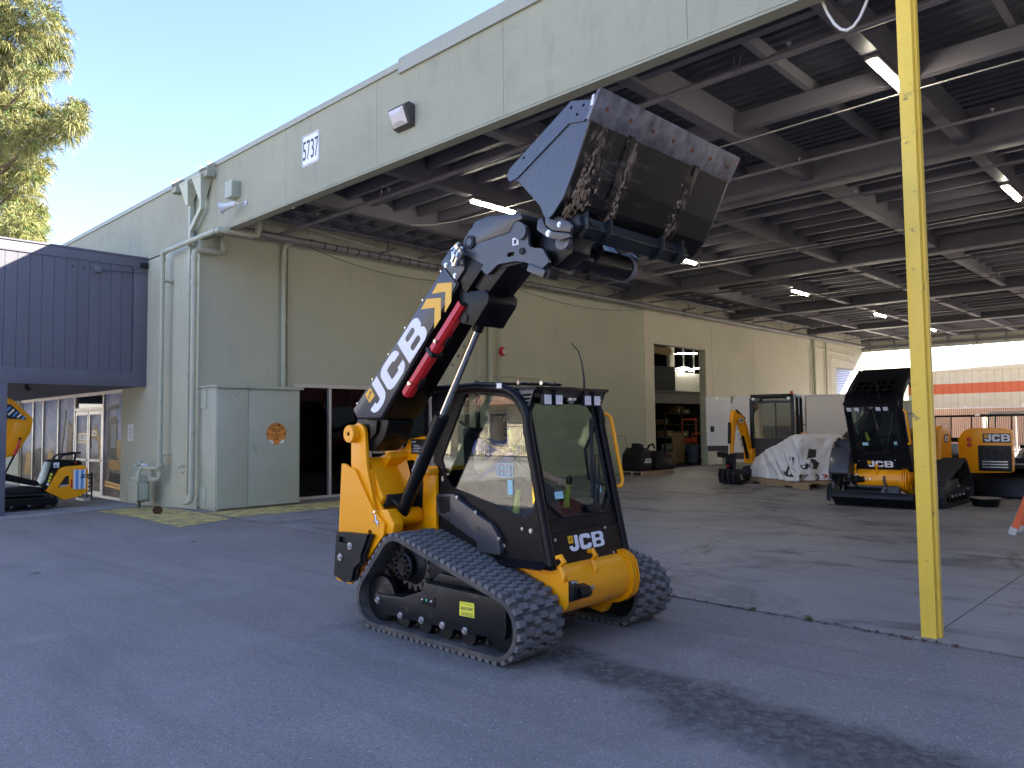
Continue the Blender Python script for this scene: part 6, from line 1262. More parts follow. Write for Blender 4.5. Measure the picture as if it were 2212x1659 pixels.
MB().prism(rounded([(-.25, 1.2), (.2, 1.2), (.22, 1.3), (-.08, 1.33), (-.15, 1.9), (-.25, 1.9)], .04), 0, .42, 'y').build('seat', 'seat_fabric', EX); bx(-.2, .15, .05, .37, .93, 1.2, 'seat_base', 'seat_fabric')
for y in (.02, .42): MB().cyl((.35, y, 1.2), (.4, y, 1.55), .018, n=8).build('lever', 'plastic_black', EX)
for y in (-.42, .58): bx(cx1+.02, cx1+.07, y-.05, y+.05, 2.38, 2.47, 'work_lamp', 'plastic_black'); bx(cx1+.071, cx1+.075, y-.04, y+.04, 2.39, 2.46, 'lamp_lens', 'lamp_face')
MB().lathe([(.06, 0), (.06, .05), (.05, .1), (0, .11)], (-.05, .5, 2.56), (0, 0, 1), 14).build('beacon', 'amber', EX, smooth=True)
XF[0] = frame(-10.62, 21.15, -92)   # swing boom has its own heading
def px(poly, a, b, nm, mt, bv=.01): return MB().prism(poly, a, b, 'y').build(nm, mt, EX, bevel=bv)
px([(-.1, .55), (.12, .55), (.14, .98), (-.1, .98)], -.13, .13, 'swing_post', 'jcb_yellow', .02)
px(rounded([(-.04, .80), (.12, .74), (.22, .95), (.40, 1.45), (.58, 1.72), (.86, 1.86), (.90, 1.96), (.80, 2.02), (.50, 1.94), (.30, 1.72), (.08, 1.2)], .05), -.085, .085, 'boom', 'jcb_yellow')
px(rounded([(.78, 2.06), (.90, 2.10), (.98, 1.95), (1.08, 1.40), (1.12, .85), (1.04, .80), (.94, 1.3), (.80, 1.85)], .03), -.06, .06, 'dipper_arm', 'jcb_yellow')
MB().cyl((.30, 0, 1.86), (.72, 0, 2.08), .045, n=12).build('arm_ram', 'jcb_black', EX, smooth=True); MB().cyl((1.12, 0, 1.75), (1.17, 0, 1.15), .04, n=12).build('bucket_ram', 'jcb_black', EX, smooth=True); MB().cyl((1.17, 0, 1.15), (1.19, 0, .85), .02, n=10).build('bucket_rod', 'chrome', EX)
MB().cyl((.15, 0, .70), (.40, 0, 1.35), .045, n=12).build('boom_ram', 'jcb_black', EX, smooth=True)
px(rounded([(1.0, .86), (1.14, .88), (1.22, .62), (1.16, .42), (1.02, .44), (.98, .62)], .02), -.11, .11, 'quick_hitch', 'jcb_black'); MB().cyl((1.18, -.03, .52), (1.23, -.03, .52), .03, n=10).build('hitch_knob', 'red_paint', EX)
B_ = rounded([(.86, .42), (1.24, .44), (1.30, .30), (1.24, .05), (1.08, .0), (.84, .04), (.78, .14), (1.05, .14), (1.12, .25), (.95, .36)], .02)
px(B_, -.30, .30, 'digging_bucket', 'jcb_black', .006)
for y in (-.17, 0, .17): px([(1.25, .42), (1.315, .30), (1.25, .04), (1.235, .06), (1.29, .30), (1.235, .42)], y-.012, y+.012, 'bucket_rib', 'panel_grey', 0)
for k in range(9):
    t = k/9.; x0, z0 = (.16+.36*t, 1.05+.72*t) ; MB().obox((x0+.115*(1-.4*t), -.088, z0-.03), (.022, .002, .05), (1, 0, 1.6), (-1.6, 0, 1)).build('hazard_stripe', 'decal_blue' if k % 2 else 'decal_white', EX)
MB().box(.50, .74, -.0895, -.087, 1.74, 1.86).build('boom_decal', 'decal_white', EX); jcb_logo(EX, (.71, -.091, 1.76), (-1, 0, 0), (0, 0, 1), .08, mat='decal_black', square=False) if 0 else jcb_logo(EX, (.505, -.0897, 1.765), (1, 0, 0), (0, 0, 1), .075, mat='decal_black', square=False)
MB().box(.505, .73, .087, .0895, 1.74, 1.86).build('boom_decal', 'decal_white', EX); jcb_logo(EX, (.72, .0897, 1.765), (-1, 0, 0), (0, 0, 1), .075, mat='decal_black', square=False)
XF[0] = None
# ---------------------------------------------------------------- white van parked across the bay
va = math.degrees(math.atan2(.69, .72)); VN = thing('cargo_van', 'long white high-roof cargo van parked with a rear door swung open', 'van', (-12.0, 27.7, .01))
XF[0] = Matrix.Translation((-13.15, 26.55, .0105)) @ Matrix.Rotation(math.radians(va), 4, 'Z') @ Matrix.Translation((-.0, 0, 0))
def vb(x0, x1, y0, y1, z0, z1, nm, mt, bv=0, par=None): return MB().box(x0, x1, y0, y1, z0, z1).build(nm, mt, par or VN, bevel=bv)
# body: side profile extruded over the width with tumblehome (x = length, rear at -0.8)
prof = [(-.80, .42), (-.80, 2.40), (-.70, 2.70), (-.55, 2.76), (3.9, 2.76), (4.3, 2.70), (4.75, 1.75), (5.35, 1.35), (5.5, 1.1), (5.5, .42)]
def ring(y, sh): return [(x, y, z) for x, z in prof] if not sh else [(x, y+(.05 if z > 1.5 else 0)*sh*((z-1.5)/1.2), z) for x, z in prof]
n = len(prof); V = ring(0, 1)+ring(2.02, -1)
body = MB().add(V, [tuple(range(n))[::-1] if 0 else tuple(range(n)), tuple(range(n, 2*n))[::-1]]+[(i, n+i, n+(i+1) % n, (i+1) % n) for i in range(n)]).build('body', 'van_white', VN, bevel=.05, seg=3)
def sideplate(pts, d, nm, mt, par=None): return MB().add([(x, -d+.05*max(0, (z-1.5)/1.2) if 1 else 0, z) for x, z in pts]+[(x, -d+.012+.05*max(0, (z-1.5)/1.2), z) for x, z in pts], [tuple(range(len(pts)))]+[(i, len(pts)+i, len(pts)+(i+1) % len(pts), (i+1) % len(pts)) for i in range(len(pts))]).build(nm, mt, par or VN)
door = sideplate(rounded([(1.93, .55), (3.72, .55), (3.76, 1.5), (3.78, 2.68), (1.97, 2.68), (1.93, 1.5)], .06), .012, 'sliding_door', 'van_white')
for x in (1.905, 3.765): sideplate([(x, .55), (x+.022, .55), (x+.04, 1.5), (x+.04, 2.68), (x+.018, 2.68), (x, 1.5)], .0105, 'door_gap', 'van_grey')
sideplate([(1.93, 2.69), (3.78, 2.69), (3.78, 2.70), (1.93, 2.70)], .0105, 'door_gap', 'van_grey')
for x in (3.52, 3.95): MB().prism(rounded([(x-.09, 1.18), (x+.09, 1.18), (x+.09, 1.48), (x-.09, 1.48)], .06), -.035, -.012, 'y').build('door_handle', 'van_grey', VN)
for z in (1.10, 2.28): sideplate([(-.7, z), (1.9, z), (1.9, z+.02), (-.7, z+.02)], .004, 'body_crease', 'van_white')
sideplate([(-.75, .42), (5.4, .42), (5.4, .66), (-.75, .66)], .014, 'sill_trim', 'van_grey'); sideplate([(1.2, 1.63), (1.9, 1.63), (1.9, 1.67), (1.2, 1.67)], .008, 'door_track', 'van_grey')
vb(-.86, -.80, .03, 1.99, .42, .64, 'rear_bumper', 'van_grey', .02); vb(-.808, -.79, .0, .14, 1.05, 1.60, 'tail_lamp', 'red_lens', .01); vb(-.82, -.803, .16, 1.0, .68, 2.6, 'rear_opening', 'dark_room')
MB().box(-1.76, -.84, -.06, -.005, .72, 2.72).build('rear_door', 'van_white', VN, bevel=.03)
MB().box(-1.62, -.95, -.064, -.0605, 1.82, 2.35).build('rear_door_panel', 'van_white', VN, bevel=.0015); MB().box(-1.74, -.86, -.066, -.0605, .72, .92).build('rear_door_trim', 'van_grey', VN); MB().prism(rounded([(-1.62, 1.42), (-1.48, 1.42), (-1.48, 1.64), (-1.62, 1.64)], .05), -.085, -.0605, 'y').build('door_handle', 'van_grey', VN)
for z in (1.30, 1.72, 2.40): MB().box(-1.73, -.87, -.0645, -.0602, z, z+.02).build('door_crease', 'van_white', VN)
for z in (.9, 2.3): MB().cyl((-.83, -.03, z), (-.83, -.03, z+.14), .03, n=8).build('hinge', 'white_metal', VN)
for x in (.35, 4.45): MB().cyl((x, -.01, .35), (x, .22, .35), .35, n=28).build('wheel', 'rubber_clean', VN, smooth=True); MB().cyl((x, -.016, .35), (x, -.0101, .35), .2, n=20).build('wheel_rim', 'alu', VN)
MB().box(-.12, .62, -.010, -.004, 1.62, 2.22).build('paper_sign', 'paper', VN)
place2d('sign_word', font_mesh('Fed', .03), (.12, -.0105, 2.08), (1, 0, 0), (0, 0, 1), .26, .13, 'print_dark', VN); place2d('sign_word', font_mesh('Ex', .03), (.36, -.0105, 2.08), (1, 0, 0), (0, 0, 1), .18, .13, 'print_red', VN)
for k in range(4): MB().box(.0, .45-.05*(k % 2), -.0108, -.0101, 1.92-.06*k, 1.94-.06*k).build('sign_line', 'print_dark', VN)
sideplate([(4.05, 1.55), (4.75, 1.55), (4.45, 2.3), (4.05, 2.35)], .006, 'cab_window', 'store_glass'); XF[0] = None
# ---------------------------------------------------------------- tarp-covered machine on a pallet
pd = Vector((.83, -.557, 0)).normalized(); PA = math.degrees(math.atan2(pd.y, pd.x)); PF = Matrix.Translation((-9.26, 21.03, .0105)) @ Matrix.Rotation(math.radians(PA), 4, 'Z'); XF[0] = PF
PL = thing('long_pallet', 'rough timber pallet under the white tarp-covered load', 'pallet', (-9.05, 20.15, .01))
for k, y in enumerate((-.68, -.25, .2, .62, 1.05)): MB().box(-1.35, 1.75, y-.07, y+.07, .12, .145).build('deck_board', 'wood', PL)
for k in range(9): MB().box(-1.35+.36*k, -1.23+.36*k, -.76, 1.2, .1455, .17).build('cross_board', 'wood', PL)
for y in (-.72, 0, .66, 1.1):
    MB().prism([(-1.35, 0), (-1.35, .119), (1.75, .119), (1.75, 0), (1.1, 0), (1.05, .05), (.7, .05), (.65, 0), (-.5, 0), (-.55, .05), (-.95, .05), (-1.0, 0)], y-.03, y+.03, 'y').build('stringer', 'wood', PL)
MB().obox((-1.25, -.85, .10), (.22, .04, .012), (.8, -.3, -.4), (0, 1, 1)).build('broken_slat', 'wood', PL)
XF[0] = None
CT = thing('tarp_covered_load', 'white printed plastic tarp draped over a lumpy machine on the pallet', 'covered load', (-9.05, 20.15, .18)); XF[0] = PF
hs = [(0, .42), (.03, .72), (.25, .92), (.55, 1.16), (.82, 1.40), (.95, 1.39), (1, 1.30)]
def hh(t):
    for (a, b), (c, d) in zip(hs, hs[1:]):
        if t <= c: f = (t-a)/(c-a); return b+(d-b)*f
    return hs[-1][1]
NU, NV, NE = 64, 64, 18; V = []
for i in range(NU+NE+1):
    t = min(i/NU, 1.0); q = max(0, i-NU)/NE; x = -1.20+2.40*t+.05*math.sin(q*2.2); H = (hh(t)-.17)*(1-q*.985)
    per = [(-.70-.03*q, 0), (-.685, H*.5), (-.60, H*.96), (-.45, H), (.75, H*.98), (1.10, H*.74), (1.28, H*.32), (1.32, 0)]
    ls = [0]
    for a, b in zip(per, per[1:]): ls.append(ls[-1]+math.hypot(b[0]-a[0], b[1]-a[1]))
    for j in range(NV+1):
        s_ = ls[-1]*j/NV; k = max(q_ for q_ in range(len(per)-1) if ls[q_] <= s_+1e-9); f = (s_-ls[k])/max(ls[k+1]-ls[k], 1e-6)
        y = per[k][0]+(per[k+1][0]-per[k][0])*f; z = per[k][1]+(per[k+1][1]-per[k][1])*f
        r = noise.noise(Vector((x*3.2+z*2.2, z*1.6+x, y*3.0-z)))*.085+noise.noise(Vector((x*13+z*4, z*3.2, y*12)))*.035+abs(noise.noise(Vector((x*3.1+z*2.8, y*3, 1.7))))*.08-.03
        lo_ = max(0, 1-z/.45); fl = .09*lo_*noise.noise(Vector((x*4.3, y*4.7, 5.5)))
        dy = (-1 if y < -.55 else (1 if y > .95 else 0)); V.append((x+(r+fl if q > 0 else 0), y+dy*(r+fl), .178+z+(r*.5 if not dy and q == 0 else 0)))
NT = NU+NE
F = [(i*(NV+1)+j, (i+1)*(NV+1)+j, (i+1)*(NV+1)+j+1, i*(NV+1)+j+1) for i in range(NT) for j in range(NV)]
F += [tuple(range(NV, -1, -1))]
tp = MB().add(V, [f[::-1] for f in F]).build('tarp', 'tarp_white', CT, smooth=True, angle=60)
from mathutils.bvhtree import BVHTree
bv = BVHTree.FromPolygons([Vector(p) for p in [PF @ Vector(q) for q in V]], F)
XF[0] = None
def on_tarp(name, vf, x, z, w_, h_, mt, face='y'):
    Vv, Ff = vf; xs = [p[0] for p in Vv]; ys = [p[1] for p in Vv]; cx, cy = (min(xs)+max(xs))/2, (min(ys)+max(ys))/2; kx = w_/(max(xs)-min(xs)); ky = h_/(max(ys)-min(ys)); out = []
    for p in Vv:
        a_, b_ = x+(p[0]-cx)*kx, z+(p[1]-cy)*ky
        q, dl = (Vector((a_, -3, b_)), Vector((0, 1, 0))) if face == 'y' else (Vector((3, a_, b_)), Vector((-1, 0, 0)))
        d_ = PF.to_3x3() @ dl; h = bv.ray_cast(PF @ q, d_)
        out.append((h[0]-d_*(.009 if p[2] > 0 else .006)) if h[0] else PF @ (q+dl*(2.3 if face == 'y' else 1.8)))
    MB().add(out, Ff).build(name, mt, CT)
for k, ch in enumerate('SKID'): on_tarp('tarp_letter', font_mesh(ch, .05), -.60+.17*k, .27, .14, .17, 'print_dark', 'x')
for k, ch in enumerate('PRO'): on_tarp('tarp_letter', font_mesh(ch, .05), .10+.17*k, .27, .14, .17, 'print_red', 'x')
def blob_print(x, z, s, face):
    on_tarp('tarp_print', curve_mesh([[(0, .55), (.35, .6), (.4, .95), (.1, 1)]]), x+.02*s, z+.40*s, .34*s, .30*s, 'print_dark', face)
    on_tarp('tarp_print', curve_mesh([[(0, 0), (.8, 0), (1, .3), (.7, .5), (.2, .55), (.05, .3)], arc(.42, .22, .14, 0, 340, 10)]), x, z+.08*s, .52*s, .34*s, 'print_dark', face)
    on_tarp('tarp_print', curve_mesh([arc(0, 0, 1, 0, 350, 14), arc(0, 0, .5, 0, 350, 12)]), x-.30*s, z, .16*s, .16*s, 'print_dark', face)
blob_print(.92, .36, .85, 'y'); blob_print(-.25, .56, .85, 'x'); blob_print(.75, .60, .7, 'x')
# ---------------------------------------------------------------- attachments on a pallet by the wall
AP = thing('attachment_pallet', 'low timber pallet by the wall under black attachments', 'pallet', (-15.2, 22.9, .01))
for k in range(7): MB().box(-15.75, -14.75, 21.7+.3*k, 21.82+.3*k, .12, .145).build('deck_board', 'wood', AP)
for x in (-15.7, -15.25, -14.85): MB().box(x, x+.08, 21.7, 23.62, .011, .119).build('stringer', 'wood', AP)
AT = thing('trench_bucket', 'black attachment bucket with white brand letters on the low pallet', 'bucket', (-15.2, 22.4, .15), 'attachments on the pallet')
MB().prism(rounded([(21.75, .15), (22.45, .15), (22.55, .5), (22.4, .85), (22.05, .95), (21.8, .7)], .06), -15.65, -14.9, 'x').build('bucket_shell', 'jcb_black', AT, bevel=.01); MB().prism(rounded([(21.95, .8), (22.25, .8), (22.3, 1.05), (22.0, 1.1)], .05), -15.4, -15.1, 'x').build('hitch_ears', 'jcb_black', AT, bevel=.01)
jcb_logo(AT, (-14.896, 22.02, .42), (0, 1, 0), (0, 0, 1), .15, square=False)
AT = thing('grapple_bucket', 'wide black grapple bucket sloping down beside the doorway', 'bucket', (-15.3, 23.2, .15), 'attachments on the pallet')
MB().prism([(22.62, .15), (23.75, .15), (23.95, .2), (23.4, .62), (22.9, .82), (22.65, .6)], -15.9, -14.85, 'x').build('bucket_shell', 'jcb_black', AT, bevel=.01); MB().tube([(-15.3, 22.75, .8), (-15.25, 22.85, 1.0), (-15.2, 23.0, 1.05), (-15.2, 23.1, .9)], .035, 8).build('grapple_arm', 'jcb_black', AT, smooth=True); MB().tube([(-15.0, 23.2, .75), (-14.98, 23.35, .85), (-14.98, 23.5, .65)], .03, 8).build('grapple_arm', 'jcb_black', AT, smooth=True)
# ---------------------------------------------------------------- inside the workshop door
t = thing('mezzanine', 'grey steel mezzanine floor crossing the workshop doorway', 'mezzanine', (-18.5, 29, 2.7))
MB().box(-18.9, -18.2, 26, 32.9, 2.66, 3.12).build('edge_beam', 'ceiling_steel', t); MB().box(-26.9, -18.1, 26, 32.9, 3.121, 3.2).build('floor_deck', 'ceiling_deck', t)
MB().box(-18.85, -18.7, 30.1, 32.9, 3.21, 4.10).build('office_wall', 'paper', t); MB().box(-18.85, -18.7, 29.8, 30.2, 4.101, 5.3).build('wall_pier', 'paper', t)
w_ = MB().box(-18.84, -18.76, 30.21, 32.9, 4.101, 5.3).build('office_window', 'store_glass', t)
for y in (31.0, 31.9): MB().box(-18.75, -18.70, y, y+.05, 4.101, 5.3).build('mullion', 'dark_shelf', t)
MB().box(-18.9, -18.6, 26.2, 29.8, 4.85, 5.15).build('timber_header', 'wood', t); MB().box(-19, -18.5, 27.2, 29.9, 3.21, 4.3).build('dark_crate', 'dark_room', t)
for k, P in enumerate(([(30.4, 4.95), (31.6, 5.02), (32.1, 5.06)], [(30.4, 4.25), (30.9, 4.35), (31.4, 4.32), (30.9, 4.2), (30.5, 4.18)], [(32.4, 4.38), (31.8, 4.32), (31.5, 4.27), (31.8, 4.2)])):
    MB().tube([(-18.66, y, z) for y, z in P], .018, 6).build('light_strip', 'light_tube', t)
t = thing('workshop_shelf', 'dark steel shelving loaded with cartons inside the doorway', 'shelving', (-19.4, 30.8, .01))
for y in (30.0, 31.4, 32.6):
    for x in (-19.9, -19.2): MB().box(x, x+.06, y, y+.06, .011, 2.5).build('upright', 'dark_shelf', t)
for z in (.5, 1.1, 1.7, 2.2): MB().box(-19.9, -19.14, 30.0, 32.66, z, z+.04).build('shelf', 'dark_shelf', t)
rd = random.Random(5)
for nm, y, z, sy, sz, mt_ in (('carton', 31.2, 2.241, .5, .35, 'cardboard'), ('carton', 31.75, 2.241, .5, .22, 'cardboard'), ('carton', 30.2, 1.741, .5, .25, 'cardboard'), ('carton', 30.3, 1.141, .45, .32, 'cardboard'), ('carton', 31.5, 1.141, .6, .28, 'cardboard'), ('white_box', 30.25, 1.42, .45, .25, 'paper'), ('white_box', 30.6, .541, .4, .3, 'paper'), ('carton', 31.6, .541, .7, .3, 'cardboard')):
    if nm == 'white_box' and z > 1.4: z = 1.741
    lb = {2.241: 'top', 1.741: 'third', 1.141: 'second', .541: 'lowest'}[z]; b_ = thing(nm, f'{"plain cardboard carton" if nm == "carton" else "small white box"} {"left" if y < 31 else ("right" if y > 31.4 else "middle")} on the {lb} workshop shelf', 'box', (-19.5, y+sy/2, z), 'boxes on the workshop shelf')
    MB().box(-19.75, -19.2, y, y+sy, z, z+sz).build('box_body', mt_, b_, bevel=.006); MB().box(-19.198, -19.195, y+sy*.2, y+sy*.7, z+sz*.3, z+sz*.6).build('box_label', 'paper' if nm == 'carton' else 'decal_black', b_)
t = thing('red_hand_cart', 'red tube-frame warehouse cart inside the doorway', 'cart', (-18.4, 30.9, .01))
for y in (30.4, 31.6): MB().tube([(-18.5, y, .2), (-18.5, y, 1.9), (-18.5, y+.05, 1.97)], .03, 8).tube([(-18.0, y, .2), (-18.0, y, 1.3)], .03, 8).build('side_frame', 'red_cart', t)
MB().box(-18.55, -17.95, 30.4, 31.6, .2, .26).build('cart_deck', 'red_cart', t); MB().box(-18.52, -18.46, 30.4, 31.6, 1.93, 1.99).build('cross_bar', 'red_cart', t); MB().box(-18.03, -17.97, 30.4, 31.6, 1.28, 1.34).build('cross_bar', 'red_cart', t); MB().box(-18.52, -18.48, 30.43, 31.57, .9, 1.1).build('cross_bar', 'red_cart', t)
for y in (30.5, 31.5): MB().cyl((-18.3, y, .105), (-18.26, y, .105), .094, n=12).build('caster', 'rubber_clean', t)
b_ = thing('brown_board', 'tall brown panel leaning by the bin inside the doorway', 'board', (-18.4, 29.9, .01)); MB().box(-18.45, -18.38, 29.4, 30.35, .011, 1.35).build('panel', 'cardboard', b_)
b_ = thing('floor_carton', 'wide cardboard carton on a small pallet inside the doorway', 'box', (-18.2, 28.3, .01)); MB().box(-18.5, -17.9, 27.9, 28.8, .15, .55).build('box_body', 'cardboard', b_, bevel=.006); MB().box(-17.899, -17.896, 28.2, 28.5, .33, .45).build('box_print', 'dark_room', b_)
for y in (27.9, 28.3, 28.7): MB().box(-18.5, -17.9, y, y+.1, .011, .149).build('pallet_block', 'wood', b_)
b_ = thing('utility_buggy', 'dark off-road buggy frame in the shadowed workshop', 'buggy', (-20.5, 28, .01))
for y in (27.2, 28.6): MB().tube([(-21.5, y, .4), (-21.2, y, 1.6), (-20.4, y, 1.75), (-19.6, y, 1.0), (-19.3, y, .5)], .04, 8).build('roll_cage', 'jcb_black', b_, smooth=True); MB().cyl((-19.4, y-.1, .32), (-19.4, y+.12, .32), .31, n=20).build('wheel', 'rubber_clean', b_); MB().cyl((-21.2, y-.1, .32), (-21.2, y+.12, .32), .31, n=20).build('wheel', 'rubber_clean', b_)
MB().box(-21.6, -19.3, 27.3, 28.5, .4, .75).build('tub', 'jcb_black', b_, bevel=.08)
t = thing('refuse_bin', 'round slate blue refuse bin on casters in the doorway', 'bin', (-17.28, 29.2, .01))
MB().lathe([(.24, .12), (.29, .72), (.31, .74), (.31, .80), (.33, .80), (.33, .84), (.30, .84), (.29, .80), (.23, .16)], (-17.28, 29.2, .0), (0, 0, 1), 28).build('barrel', 'bin_blue', t, smooth=True); MB().lathe([(.25, .075), (.25, .12), (.0, .12)], (-17.28, 29.2, 0), (0, 0, 1), 20).build('dolly', 'plastic_black', t)
for a in range(4): MB().cyl((-17.28+.18*math.cos(a*1.57+.5), 29.2+.18*math.sin(a*1.57+.5)-.015, .045), (-17.28+.18*math.cos(a*1.57+.5), 29.2+.18*math.sin(a*1.57+.5)+.015, .045), .034, n=10).build('caster', 'rubber_clean', t)
t = thing('concrete_bollard', 'short square pale post below the open van door', 'bollard', (-15.9, 29.6, .01)); MB().box(-16.05, -15.8, 29.45, 29.75, .011, .75).build('post_body', 'wall_green', t, bevel=.01); MB().box(-16.06, -15.79, 29.44, 29.76, .751, .78).build('cap', 'wall_green', t)
# ---------------------------------------------------------------- oil pan, ladder
t = thing('drain_pan', 'shallow black round drain pan on the floor beside the parked loader', 'pan', (-3.9, 17.75, .01))
MB().lathe([(.22, .0), (.27, .14), (.29, .15), (.29, .16), (.26, .16), (.21, .02), (0, .02)], (-3.9, 17.75, .0108), (0, 0, 1), 28).build('pan_wall', 'jcb_black', t, smooth=True); MB().lathe([(.27, .161), (.285, .163), (.285, .17), (.27, .168)], (-3.9, 17.75, .0108), (0, 0, 1), 28).build('pan_rim', 'alu', t, smooth=True)
t = thing('step_ladder', 'orange fibreglass step ladder at the right picture edge', 'ladder', (-2.3, 13.8, .01))
def rail(p, q, wd, nm, mt_): MB().obox((Vector(p)+Vector(q))/2, ((Vector(q)-Vector(p)).length/2, wd, .018), Vector(q)-Vector(p), (0, 1, .1)).build(nm, mt_, t)
for y in (13.5, 13.95): rail((-2.60, y, .10), (-1.75, y+.0, 2.4), .045, 'front_rail', 'orange_frp'); MB().obox((-2.625, y, .065), (.055, .05, .022), (.35, 0, 1), (0, 1, 0)).build('rail_foot', 'alu', t); mb = MB(); bolt(mb, (-2.615, y-.03, .07), (0, -1, 0), .008, .008); mb.build('foot_rivet', 'bolt_steel', t)
for y in (13.55, 13.9): rail((-1.1, y, .02), (-1.72, y, 2.38), .03, 'rear_rail', 'orange_frp')
for k in range(7): MB().box(-2.54+.11*k, -2.46+.11*k, 13.52, 13.93, .34+.3*k, .37+.3*k).build('tread', 'alu', t)
# ---------------------------------------------------------------- golf carts beyond
def cart(x, y, ang, lb):
    t = thing('golf_cart', lb, 'golf cart', (x, y, .01), 'golf carts at the far side'); XF[0] = frame(x, y, ang)
    MB().prism(rounded([(-1.2, .3), (1.15, .3), (1.3, .55), (1.1, .85), (.7, .9), (.6, .5), (.0, .5), (-.1, .75), (-.9, .8), (-1.25, .7)], .06), -.55, .55, 'y').build('body', 'plastic_black', t, bevel=.02)
    MB().box(-1.3, 1.15, -.62, .62, 1.86, 1.93).build('roof', 'plastic_black', t, bevel=.025)
    for sx in (-1.15, -.35, .95):
        for sy in (-.53, .53): MB().tube([(sx, sy, .8), (sx-.05, sy, 1.86)], .02, 6).build('roof_post', 'plastic_black', t)
    MB().box(.93, .94, -.5, .5, .9, 1.84).build('windscreen', 'clear_glass', t)
    for yy in (-.25,): MB().prism(rounded([(-.7, .78), (-.1, .78), (-.1, .9), (-.55, .92), (-.7, 1.35), (-.8, 1.35)], .04), -.5, .5, 'y').build('bench', 'seat_fabric', t)
    for sx in (-.85, .85):
        for sy in (-.56, .44): MB().cyl((sx, sy, .26), (sx, sy+.14, .26), .25, n=18).build('wheel', 'rubber_clean', t, smooth=True)
    XF[0] = None
cart(-7.3, 31.3, 165, 'left golf cart with black roof partly hidden behind the parked loaders'); cart(-5.5, 29.8, 200, 'right golf cart with long black roof behind the yellow engine hood')
# ---------------------------------------------------------------- beyond the canopy: fence, warehouse, stack
mat('fence_slat', (.30, .17, .13), .7, var=.15); mat('siding', (.78, .60, .34), .6, var=.05); mat('siding_orange', (.75, .14, .03), .5, var=.05); mat('stack_white', (.75, .75, .78), .6)
fe = thing('slatted_fence', 'chain-link fence with brown privacy slats beyond the canopy', 'fence', (-12, 53, 0)); sl = MB().box(-.045, .045, -.008, .008, 0, 2.45).build('slat', 'fence_slat', fe, local=True); sl.location = (-9.5, 0, .05)
for k in range(1, 210): inst('slat', sl, fe, (-21.5+k*.11, 53, .05))
for k in range(9): MB().cyl((-21.5+k*3, 53.05, 0), (-21.5+k*3, 53.05, 2.7), .035, n=8).build('fence_post', 'alu', fe)
MB().cyl((-21.5, 53.05, 2.55), (4, 53.05, 2.55), .025, n=6).build('top_rail', 'alu', fe)
fb = thing('striped_warehouse', 'distant tan metal-clad warehouse with a bold orange stripe', 'building', (-10, 72, 0))
MB().box(-40, 40, 72.2, 90, 0, 5.9).build('core_block', 'siding', fb)
sh = {}
for a, b, mt_ in ((0, 4.05, 'siding'), (4.0505, 4.90, 'siding_orange'), (4.9005, 5.95, 'siding')):
    mb = MB(); V = []; x = -40
    while x < 40: V += [(x, 72.15), (x+.30, 72.15), (x+.34, 72.10), (x+.44, 72.10), (x+.48, 72.15)]; x += .55
    n = len(V); mb.add([(p[0], p[1], a) for p in V]+[(p[0], p[1], b) for p in V], [(i, i+1, n+i+1, n+i) for i in range(n-1)]); mb.build('siding_band', mt_, fb)
MB().prism([(-40, 5.95), (40, 5.95), (40, 8.4), (-19, 6.05), (-40, 6.0)], 72.05, 72.4, 'y').build('parapet', 'siding', fb); MB().box(-40, 40, 72.0, 72.5, 8.41, 8.5).build('eave_trim', 'white_metal', fb) if 0 else None
t = thing('pale_stack', 'pale cylindrical stack rising above the striped warehouse', 'stack', (-26.4, 120, 0)); MB().cyl((-26.4, 120, 0), (-26.4, 120, 30), .75, n=24).build('shaft', 'stack_white', t, smooth=True); MB().cyl((-26.4, 120, 29.8), (-26.4, 120, 30.2), .85, n=24).build('cap_ring', 'stack_white', t, smooth=True)
# white canopy roof of a carport behind the carts
t = thing('pale_carport', 'pale flat carport roof glimpsed behind the golf carts', 'carport', (-7, 40, 0)); MB().box(-8.2, 2, 38.5, 43, 2.02, 2.12).build('roof_sheet', 'white_metal', t)
for x in (-8, -3, 1.8):
    for y in (38.7, 42.8): MB().cyl((x, y, .01), (x, y, 2.02), .04, n=8).build('carport_post', 'white_metal', t)
# ---------------------------------------------------------------- tracked mini dumper on the left
DM = thing('mini_dumper', 'small yellow tracked dumper with tipped skip behind the blue post', 'mini dumper', (-20.7, 5.4, -.09)); DX = -20.3; DZ = -.088
def dp(poly, a, b, nm, mt_, bv=.01, par=None): return MB().prism(poly, a, b, 'x').build(nm, mt_, par or DM, bevel=bv)
for xo in (-20.32, -20.92):
    P, L = hull_path([(3.75, .095, .16), (5.56, .095, .16)]); V = []; N = 60
    for k in range(N):
        y, z, ty, tz = path_at(P, L, L[-1]*k/N); V += [(xo+.02, y, z), (xo+.02, y+tz*.025, z-ty*.025), (xo-.20, y+tz*.025, z-ty*.025), (xo-.20, y, z)]
    MB().add(V, [(4*k+j, 4*k+(j+1) % 4, (4*((k+1) % N))+(j+1) % 4, (4*((k+1) % N))+j) for k in range(N) for j in range(4)]).build('track_belt', 'rubber_clean', DM, smooth=True)
    MB().box(xo-.16, xo-.01, 3.8, 5.5, .0, .2).build('track_frame', 'jcb_black', DM, bevel=.02)
    for y in (4.1, 4.45, 4.8, 5.15): MB().cyl((xo-.18, y, .02), (xo+.0, y, .02), .075, n=14).build('roller', 'black_satin', DM, smooth=True); MB().cyl((xo, y, .02), (xo+.012, y, .02), .02, n=8).build('roller_bolt', 'bolt_steel', DM)
    MB().cyl((xo-.18, 5.56, .095), (xo+.012, 5.56, .095), .11, n=20).build('drive_wheel', 'black_satin', DM, smooth=True)
